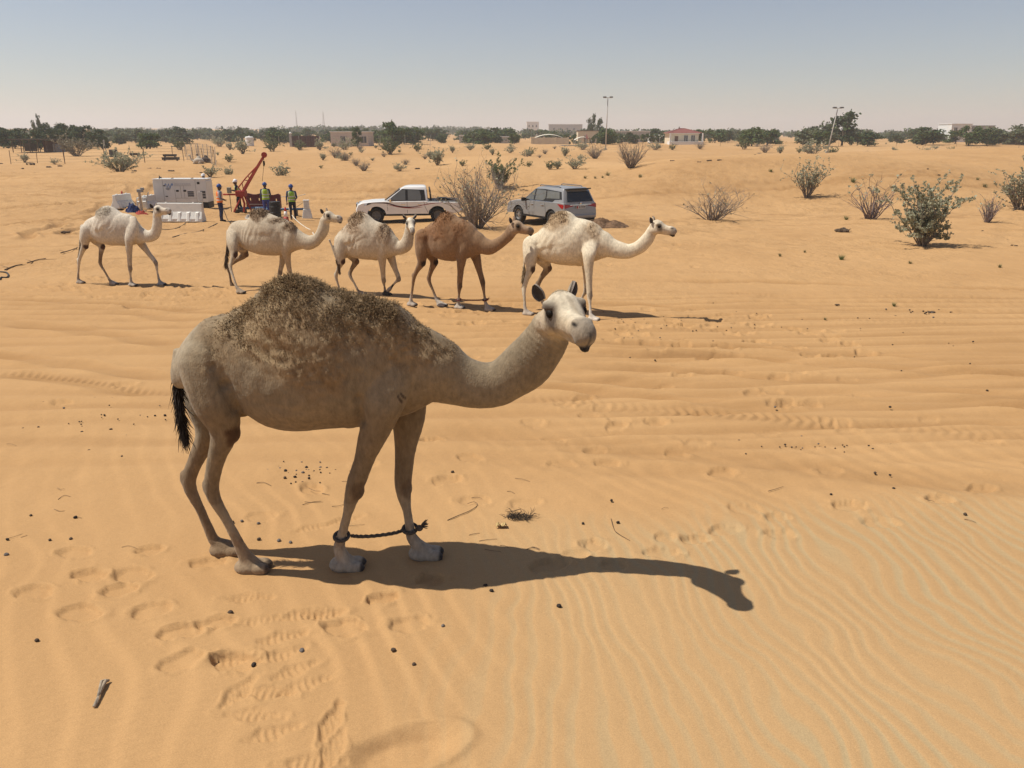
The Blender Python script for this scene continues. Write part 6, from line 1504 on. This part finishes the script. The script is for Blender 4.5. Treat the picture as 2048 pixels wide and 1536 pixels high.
# lattice masts
for (u, y, hpx, tw, lab) in ((595, 900, 42, .5, 'thin lattice mast on the horizon above the tree belt'), (649, 900, 40, .9, 'wider lattice mast on the horizon beside the thin one')):
    p = og(u, y); H = hpx/ppm(p); o = empty('radio_mast', tuple(p), 0, lab, 'mast')
    for sx, sy in ((-1, -1), (1, -1), (0, 1)):
        mb = MB(); mb.tube([(sx*tw*1.6, sy*tw*1.6, 0), (sx*tw*.25, sy*tw*.25, H)], [.22, .12], 5); mb.build('leg', GALV, o)
    mb = MB(); n = 12
    for i in range(n):
        a, b = i/n, (i+1)/n; wa, wb = tw*(1.6-1.35*a), tw*(1.6-1.35*b); s = 1 if i % 2 else -1; mb.tube([(s*wa, -wa, a*H), (-s*wb, -wb, b*H)], .09, 4)
    mb.build('bracing', GALV, o)
    mb = MB(); mb.tube([(0, 0, H), (0, 0, H*1.04)], .08, 5); mb.build('aerial', GALV, o)
# houses
CREAM = mat('render_cream', (.62, .54, .40), .9, 0, .06, 1.5); WHITEW = mat('render_white', (.70, .69, .66), .9, 0, .05, 1.5); PINKW = mat('render_pinkish', (.52, .46, .41), .9, 0, .06, 1.5); GREYW = mat('render_grey', (.40, .39, .37), .9, 0, .06, 1.5)
ROOFR = mat('roof_red_tile', (.20, .065, .055), .8, 0, .12, 3); WIND = mat('window_pane', (.06, .07, .08), .15, 0, .05, spec=.6); WFR = mat('window_frame', (.60, .57, .50), .7)
def house(u, y, name, label, wpx, hpx, dpt, wall, windows=(), doors=(), cat='building', roof='flat', roofm=None, rz=0.0, dz=0.0):
    p = og(u, y); m = 1/ppm(p); w, h_ = wpx*m, hpx*m; o = empty(name, (p[0], p[1], p[2]+dz), rz, label, cat)
    mb = MB(); mb.box((0, 0, h_/2-.2), (w, dpt, h_+.4)); mb.build('wall', wall, o, False, .04)
    if roof == 'flat': mb = MB(); mb.box((0, 0, h_+.08), (w*1.02+.2, dpt+.3, .20)); mb.build('roof', roofm or WHITEW, o, False, .02)
    elif roof == 'hip':
        ew = .7; zr = h_; rh = w*.15
        mb = MB(); mb.add([(-w/2-ew, -dpt/2-ew, zr), (w/2+ew, -dpt/2-ew, zr), (w/2+ew, dpt/2+ew, zr), (-w/2-ew, dpt/2+ew, zr), (-w*.10, 0, zr+rh), (w*.10, 0, zr+rh)], [(0, 1, 5, 4), (1, 2, 5), (2, 3, 4, 5), (3, 0, 4), (3, 2, 1, 0)])
        rf = mb.build('roof', roofm or ROOFR, o)
        mb = MB(); mb.tube([(-w*.10, 0, zr+rh), (w*.10, 0, zr+rh)], .12, 6)
        for (a_, b_, c_) in ((-w/2-ew, -dpt/2-ew, -w*.1), (w/2+ew, -dpt/2-ew, w*.1)): mb.tube([(a_, b_, zr), (c_, 0, zr+rh)], .10, 6)
        mb.build('ridge', roofm or ROOFR, rf); mb = MB(); mb.rev([(.18, 0), (.14, .3), (.05, .5)], (-w*.1, 0, zr+rh), 10); mb.build('finial', TRUNK, rf)
        mb = MB(); mb.box((0, 0, zr-.1), (w+.5, dpt+.5, .22)); mb.build('eaves', WHITEW, o)
    for (fx, fz, fw, fh) in windows:
        wn = bpy.data.objects.new('window', None); link(wn, o)
        mb = MB(); x, z, a, b = fx*w, fz*h_, fw*w, fh*h_
        mb.box((x, -dpt/2-.02, z), (a, .08, b)); mb.build('pane', WIND, wn)
        mb = MB(); t = .10
        for s in (-1, 1): mb.box((x+s*(a/2+t/2), -dpt/2-.05, z), (t, .14, b+2*t)); mb.box((x, -dpt/2-.05, z+s*(b/2+t/2)), (a, .14, t))
        mb.box((x, -dpt/2-.07, z), (.07, .08, b)); mb.build('frame', WFR, wn)
    for (fx, fw, fh) in doors:
        mb = MB(); mb.box((fx*w, -dpt/2-.03, fh*h_/2), (fw*w, .10, fh*h_)); d_ = mb.build('door', mat('door_brown', (.12, .06, .035), .6), o); mb = MB(); mb.box((fx*w+fw*w*.35, -dpt/2-.11, fh*h_*.5), (.06, .06, .12)); mb.build('handle', CHROME, d_)
    return o, w, h_
o, w, h_ = house(1362, 215, 'farmhouse', 'small cream house with a red hipped roof, porch and two framed windows', 56, 21, 7.5, CREAM, ((.05, .52, .13, .55), (.30, .52, .13, .55)), ((-.28, .12, .72),), roof='hip')
mb = MB(); mb.box((0, -5.2, .25), (w*1.18, 3.2, .9)); mb.build('porch_base', WHITEW, o)
for s in (-1, 1): mb = MB(); mb.box((s*w*.56, -6.4, h_*.55), (.35, .35, h_*.9)); mb.build('porch_column', WHITEW, o)
o, w, h_ = house(706, 190, 'bungalow', 'low white flat-roofed building behind the chain fence and green tree', 74, 27, 7, PINKW, ((-.17, .48, .14, .45), (.38, .48, .14, .45)), ((.12, .08, .7),), roof='flat')
house(1240, 262, 'farm_building', 'long grey farm building with a flat roof behind the hedge', 110, 20, 8, GREYW, ((-.3, .5, .05, .3), (-.1, .5, .05, .3), (.2, .5, .05, .3)))
house(1180, 250, 'farm_store', 'cream farm store with brown roof beside the gate', 52, 22, 6, CREAM, ((.2, .5, .1, .3),), ((-.2, .12, .6),), roofm=mat('roof_brown', (.16, .11, .08), .8))
house(1905, 290, 'white_house', 'white two storey block showing over the far trees', 40, 34, 9, WHITEW, ((-.30, .70, .16, .22), (.1, .70, .12, .22), (-.30, .30, .16, .22)), ((.3, .12, .35),))
house(1940, 295, 'grey_shed', 'long grey shed roof beside the white two storey block', 60, 30, 9, GREYW, ((.2, .6, .1, .2),), roofm=GREYP)
house(1065, 700, 'villa_block', 'far white block of flats above the tree line', 24, 26, 12, WHITEW, ((-.3, .7, .1, .15), (0, .7, .1, .15), (.3, .7, .1, .15), (-.3, .4, .1, .15), (0, .4, .1, .15)))
house(1130, 720, 'school_block', 'far long grey building with stepped roof above the trees', 66, 22, 14, GREYW, ((-.35, .6, .06, .2), (-.15, .6, .06, .2), (.05, .6, .06, .2), (.25, .6, .06, .2)))
house(1410, 600, 'far_villa', 'tiny white villa showing far off between trees', 30, 12, 9, WHITEW, ((-.2, .5, .1, .3), (.2, .5, .1, .3)))
house(935, 240, 'low_store', 'low pale store building between trees', 30, 14, 6, GREYW, ((.1, .5, .12, .35),), roofm=WHITEW)
house(1010, 250, 'low_hut', 'low white-roofed hut between trees', 22, 12, 6, GREYW, ((.1, .5, .12, .35),), roofm=WHITEW)
house(1310, 240, 'white_annex', 'small white annex beside the red-roofed house', 24, 14, 5, WHITEW, ((.1, .5, .14, .4),))
house(2035, 210, 'dark_shelter', 'dark low shelter at the end of the far trees', 40, 10, 5, mat('render_dark', (.06, .05, .045), .9), roofm=mat('roof_dark', (.07, .065, .06), .8))
# brown compound wall with globe lamp
p = og(612, 172); m = 1/ppm(p); o = empty('compound_wall', tuple(p), 0, 'dark brown compound wall with a globe lamp on its end pillar', 'wall')
mb = MB(); mb.box((0, 0, 1.0), (56*m, .3, 2.3)); mb.build('panel', mat('wall_brown', (.085, .045, .04), .9, 0, .2, 2), o)
mb = MB(); mb.box((-29*m, 0, 1.1), (.5, .5, 2.6)); mb.build('pillar', GREYW, o); mb = MB(); mb.ell((-29*m, 0, 2.7), (.28, .28, .28)); mb.build('globe_lamp', WHITEW, o, True)
for i in range(5): mb = MB(); mb.box((-22*m+i*11*m, -.18, 1.0), (.25, .1, 2.3)); mb.build('pilaster', mat('wall_brown2', (.06, .035, .03), .9), o)
p = og(1100, 214); m = 1/ppm(p); o = empty('boundary_wall', tuple(p), 0, 'cream boundary wall beside the ramp to the farm gate', 'wall')
mb = MB(); mb.box((0, 0, .8), (76*m, .3, 2.2)); mb.build('panel', CREAM, o)
for i in range(4): mb = MB(); mb.box((-36*m+i*24*m, -.2, .85), (.4, .25, 2.4)); mb.build('pilaster', CREAM, o)
# water tank
p = og(500, 178); H = 18/ppm(p); o = empty('water_tank', tuple(p), 0, 'white cylindrical water tank in front of the trees', 'water tank'); r_ = H*.45
mb = MB(); mb.rev([(r_, 0), (r_, H*.30), (r_*.985, H*.32), (r_, H*.34), (r_, H*.62), (r_*.985, H*.64), (r_, H*.66), (r_, H*.9), (r_*.8, H*.98), (r_*.2, H)], n=26); mb.build('shell', WHITEW, o, False, auto=.7)
mb = MB(); mb.rev([(r_*.22, H*.98), (r_*.22, H*1.05), (r_*.1, H*1.07)], n=12); mb.build('lid', WHITEW, o)
# arched shade tents
def tent(u, y, wpx, hpx, label):
    p = og(u, y); m = 1/ppm(p); w, h_ = wpx*m, hpx*m; o = empty('shade_canopy', tuple(p), 0, label, 'canopy')
    V = []; n = 14
    for yy in (-3, 0, 3):
        for i in range(n+1):
            a = -1+2*i/n; V.append((a*w/2, yy, h_*(.62+.38*(1-a*a))*(1-.06*abs(yy)/3)))
    F = [(j*(n+1)+i, j*(n+1)+i+1, (j+1)*(n+1)+i+1, (j+1)*(n+1)+i) for j in range(2) for i in range(n)]
    V2 = [(x, y_, z-.08) for x, y_, z in V]; k = len(V); F += [(k+a, k+d, k+c, k+b) for a, b, c, d in F]
    mb = MB(); mb.add(V+V2, F); mb.build('canvas', mat('canvas_cream', (.66, .61, .50), .85), o, True)
    for sx in (-1, -.33, .33, 1):
        for sy in (-1, 1): mb = MB(); mb.tube([(sx*w*.48, sy*2.9, -.2), (sx*w*.48, sy*2.9, h_*(.60+.36*(1-sx*sx)))], .08, 6); mb.build('pole', GALV, o)
tent(1097, 226, 60, 20, 'wide arched cream shade canopy above the boundary wall'); tent(1165, 228, 34, 15, 'small arched white shade canopy beside the farm gate'); tent(1330, 236, 30, 16, 'small white shade canopy beside the red-roofed house')
# a pointed red and white banner by the gate
p = og(1171, 222); o = empty('pennant', tuple(p), 0, 'pointed pink and white pennant above the farm gate', 'flag'); m = 1/ppm(p)
mb = MB(); mb.tube([(0, 0, 0), (0, 0, 21*m)], .05, 6); mb.build('staff', GALV, o)
mb = MB(); mb.prism([(0, 12*m), (6*m, 11*m), (.2, 21*m)], -.02, .02); mb.build('cloth', mat('pennant_pink', (.55, .25, .25), .8), o)
# ramp to the gate
P4 = [og(1112, 185), og(1178, 185), og(1165, 214), og(1140, 214)]; mb = MB(); mb.add([(q[0], q[1], q[2]+.06) for q in P4], [(0, 1, 2, 3)]); o = mb.build('ramp', mat('ramp_concrete', (.36, .35, .32), .9, 0, .1, 1), None); o['kind'] = 'structure'
# clipped hedge by the farm
for i, u in enumerate(range(1118, 1335, 14)):
    if 1150 < u < 1185: continue
    tree(u, 232+rnd.uniform(-4, 4), rnd.uniform(17, 22), rnd.uniform(8, 11), 0, 'dark green hedge bush before the farm buildings', 'hedge bushes by the farm')
# ------------------------------------------------------------------ small things on the sand
def pellet_mesh(seed):
    g = random.Random(seed); mb = MB(); mb.ell((0, 0, .32), (.5, .40, .36), 8, 6)
    mb.v = [(x*(1+g.uniform(-.12, .12)), y*(1+g.uniform(-.12, .12)), z*(1+g.uniform(-.1, .1))) for x, y, z in mb.v]; return mb
PEL = [mat('dung_dark', (.028, .020, .015), .8, 0, .3, 2), mat('dung_brown', (.075, .05, .032), .85, 0, .3, 2), mat('dung_grey', (.14, .12, .105), .9, 0, .3, 2)]
_pm = []
for i in range(3):
    o = pellet_mesh(i).build('dung_pellet', PEL[i], None, True); _pm.append(o.data); bpy.data.objects.remove(o)
def pellet(p, size, k=None):
    k = rnd.choice((0, 0, 0, 1, 1, 2)) if k is None else k
    o = bpy.data.objects.new('dung_pellet', _pm[k]); link(o); o.location = (p[0], p[1], p[2]-.004+.002*rnd.random()); s = size*rnd.uniform(.8, 1.15); o.scale = (s, s, s); o.rotation_euler = (0, 0, rnd.uniform(0, 6.28))
    tag(o, ('dark dung pellet lying on the open sand', 'brown dung pellet lying on the open sand', 'greyish dung pellet lying on the open sand')[k], 'dung pellet', 'dung pellets on the sand')
EXACT = [(62,1032),(100,1081),(151,1036),(15,1080),(13,1111),(142,1079),(465,1046),(484,1043),(517,1048),(518,1080),(558,1083),(581,1086),(461,1227),(604,1303),(508,1332),(74,1282),(886,1253),(787,1302),(828,1330),(1118,1214),(971,1172),(983,1183),(1223,1002),(1236,1046),(1166,1048),
         (1750,947),(1780,951),(1662,990),(1787,979),(1478,882),(1930,1030),(905,945),(613,936),(571,943),(605,966),(618,957),(654,937),(641,936),(606,946),(560,938),(536,941),(570,957),(590,955),(164,865),(245,905),(244,914),(178,903),(128,817),(46,858),(77,855),(222,860),(209,831),(330,832),(310,832),(1260,716),(1310,721),(1510,704),(1720,680),(1440,720),(1550,815),(1780,815),(1785,690),(1946,684),(1980,756),(1940,728),(1974,782)]
for u, v in EXACT: pellet(ground_at(u, v), .030)
g = random.Random(5)
def clus(u, v, su, sv, n, s=.022):
    for i in range(n):
        a, b = g.gauss(u, su), g.gauss(v, sv)
        if v-3*sv < b < 1500: pellet(ground_at(a, b), s)
clus(610, 945, 45, 9, 22, .019); clus(190, 830, 60, 18, 22, .018); clus(1620, 892, 60, 8, 24, .020); clus(1340, 660, 90, 14, 36, .026); clus(1860, 625, 40, 5, 14, .04); clus(1600, 640, 120, 22, 20, .024); clus(1150, 640, 60, 20, 16); clus(1850, 700, 120, 25, 12, .022)
# twigs and roots
TW = mat('root_brown', (.13, .085, .05), .9, 0, .3, 20); STRAW = mat('straw', (.50, .38, .19), .9, 0, .2, 20)
def twig(pts, r, m, label, name='twig', cat='twig', group='dry twigs on the sand'):
    P = [ground_at(u, v) for u, v in pts]; Q = catmull(np.array(P), 5); Q[:, 2] += r*.7+.006*np.abs(np.sin(np.linspace(0, 3.1, len(Q)))); c = Q[0].copy()
    mb = MB(); mb.tube([tuple(q-c) for q in Q], [r*(1-.5*i/len(Q)) for i in range(len(Q))], 5); o = mb.build(name, m, None, True); o.location = tuple(c); return tag(o, label, cat, group)
twig([(895,1041),(915,1033),(940,1023),(955,1012),(948,1005),(935,1008)], .0035, TW, 'curled dry root lying beside the dry tuft', group=None)
twig([(1222,1038),(1228,1060),(1238,1070),(1260,1082)], .003, TW, 'thin bent dry root among the prints beyond the shadow', group=None)
for i in range(34):
    u, v = rnd.choice(((rnd.uniform(880, 1420), rnd.uniform(950, 1140)), (rnd.uniform(490, 700), rnd.uniform(930, 1090)), (rnd.uniform(0, 350), rnd.uniform(880, 1100)), (rnd.uniform(1200, 2000), rnd.uniform(880, 1080))))
    a = rnd.uniform(-.6, .6); ln = rnd.uniform(14, 42); twig([(u, v), (u+ln*.5*math.cos(a), v+ln*.3*math.sin(a)+rnd.uniform(-4, 4)), (u+ln*math.cos(a), v+ln*.5*math.sin(a))], rnd.uniform(.0015, .0028), TW, 'thin dry twig lying on the near sand')
# dead stick and scrap
p0 = ground_at(205, 1392); mb = MB()
def stick(pts, r): mb.tube([tuple(ground_at(u, v)-p0+np.array([0, 0, h_])) for u, v, h_ in pts], r, 6)
stick([(189,1417,.012),(197,1400,.018),(203,1385,.02),(211,1368,.018),(219,1364,.01)], [.008, .006, .010, .012, .006]); stick([(197,1400,.02),(205,1372,.03),(215,1366,.02)], [.006, .007, .004]); stick([(189,1417,.012),(195,1408,.012),(199,1398,.02)], [.006, .007, .005])
o = mb.build('dead_stick', mat('stick_grey', (.32, .26, .19), .9, 0, .35, 30), None, True); o.location = tuple(p0); tag(o, 'short weathered forked stick lying alone on the sand', 'stick')
p0 = ground_at(1003, 1055); mb = MB(); V = []; n = 7
for j in range(4):
    for i in range(n): V.append((-.05+.10*i/(n-1), -.03+.06*j/3, .012+.035*abs(math.sin(i*.9+j*.6))*(.5+.5*math.sin(j*1.3+.4))))
F = [(j*n+i, j*n+i+1, (j+1)*n+i+1, (j+1)*n+i) for j in range(3) for i in range(n-1)]
V2 = [(x, y, z-.006) for x, y, z in V]; k = len(V); F += [(k+a, k+d, k+c, k+b) for a, b, c, d in F]; mb.add(V+V2, F); o = mb.build('dry_pod', mat('pod_yellow', (.52, .38, .17), .8, 0, .2, 20), None, False); o.location = tuple(p0); o.scale = (.8, .8, 1.1); tag(o, 'curled yellow dry pod beside the dark dry tuft', 'dry pod')
# dark dry tuft
p0 = ground_at(1035, 1036); mb = MB(); gg = random.Random(4)
for i in range(150):
    a = gg.uniform(0, 6.28); r0 = gg.random()**.5*.09; b = (math.cos(a)*r0*1.1, math.sin(a)*r0*.6, 0); e = gg.uniform(.03, .09); w = gg.uniform(0, 6.28); el = gg.uniform(-.1, 1.0)
    m1 = (b[0]+math.cos(w)*e*.5, b[1]+math.sin(w)*e*.4, max(.002, el*e*.7)); mb.tube([b, m1, (m1[0]+math.cos(w+.8)*e*.5, m1[1]+math.sin(w+.8)*e*.4, max(.002, m1[2]+gg.uniform(-.03, .02)))], [.0022, .0018, .001], 4, cap=False)
root = empty('dry_tuft', tuple(p0), 0, 'tangled dark dry tuft sitting alone on the sand beside the yellow pod', 'dry tuft'); mb.build('twigs', mat('tuft_dark', (.055, .042, .032), .95, 0, .4, 30), root)
# hanging twigs and dark clods on the far sand
def clod(u, v, px, label, group, y=None):
    p = ground_at(u, v) if y is None else on_ground(u, y); s = px/ppm(p)*.62; mb = MB(); gg = random.Random(int(u*3+v))
    for i in range(7): mb.ell((gg.gauss(0, .28)*s, gg.gauss(0, .2)*s, .10*s), (s*gg.uniform(.14, .3), s*gg.uniform(.14, .3), s*gg.uniform(.10, .24)), 7, 5)
    for i in range(12): a = gg.uniform(0, 6.28); mb.tube([(math.cos(a)*s*.1, math.sin(a)*s*.1, .1*s), (math.cos(a)*s*.5, math.sin(a)*s*.45, s*gg.uniform(.02, .3))], [.02*s, .008*s], 4)
    o = mb.build('dead_clump', mat('clump_dark', (.095, .066, .043), .95, 0, .3, 3), None, False); o.location = tuple(p); tag(o, label, 'dead clump', group)
for (u, v, px) in [(268,343,16),(265,347,12),(300,338,12),(317,338,14),(343,343,16),(402,346,11),(120,333,14),(97,335,14),(45,338,12),(62,329,16),(557,341,14),(574,338,14),(0,328,12),(835,338,12),(1398,325,12),(1345,322,9),(1420,322,14),(1440,321,12),(1855,338,8),(1878,350,7),(1510,310,8),(1690,465,52),(1965,462,9),(2015,480,10),(2030,492,14),(1675,610,12),(1860,625,20),(1790,632,10),(1920,628,8),(125,458,10),(135,466,22),(505,0,0)]:
    if px: clod(u, v, px, 'dark dead clump of roots lying on the sand', 'dead clumps on the far sand')
def branch(pts, r, label):
    P = [ground_at(u, v) for u, v in pts]; Q = catmull(np.array(P), 4); Q[:, 2] += r; c = Q[0].copy(); mb = MB(); mb.tube([tuple(q-c) for q in Q], [r*(1-.5*i/len(Q)) for i in range(len(Q))], 5)
    for i in range(2, len(Q)-1, 3): d = Q[i+1]-Q[i-1]; d /= np.linalg.norm(d); e = Q[i]+d*.35+np.array([-d[1], d[0], .1])*.3*rnd.choice((-1, 1)); mb.tube([tuple(Q[i]-c), tuple(e-c)], [r*.5, r*.2], 4)
    o = mb.build('fallen_branch', TW, None, True); o.location = tuple(c); tag(o, label, 'branch')
branch([(10,541),(30,533),(45,530)], .02, 'dark fallen branch with side twigs beside the wheel tracks')
branch([(55,527),(75,521),(92,518)], .018, 'second dark fallen branch on the wheel-tracked sand')
branch([(122,507),(140,502),(158,495)], .02, 'fallen stick on the sand behind the last camel')
hose([(0,545),(12,546),(17,551),(14,556),(3,556),(0,560)], .02, BLACKP, 'loop of black hose lying on the sand by the fallen branch')
# ------------------------------------------------------------------ the dusty air
mb = MB(); mb.box((0, 0, 20), (8600, 8600, 116)); hz = mb.build('haze', None, None); hz.data.materials.clear()
hm = bpy.data.materials.new('dusty_air'); hm.use_nodes = True; nd = hm.node_tree.nodes; nd.remove(nd['Principled BSDF'])
pv = nd.new('ShaderNodeVolumePrincipled'); pv.inputs['Density'].default_value = .00045; pv.inputs['Color'].default_value = (.86, .88, .92, 1); pv.inputs['Anisotropy'].default_value = .25
hm.node_tree.links.new(pv.outputs[0], nd['Material Output'].inputs['Volume']); hz.data.materials.append(hm); hz['kind'] = 'stuff'; tag(hz, 'thin dusty haze over the whole desert', 'haze')
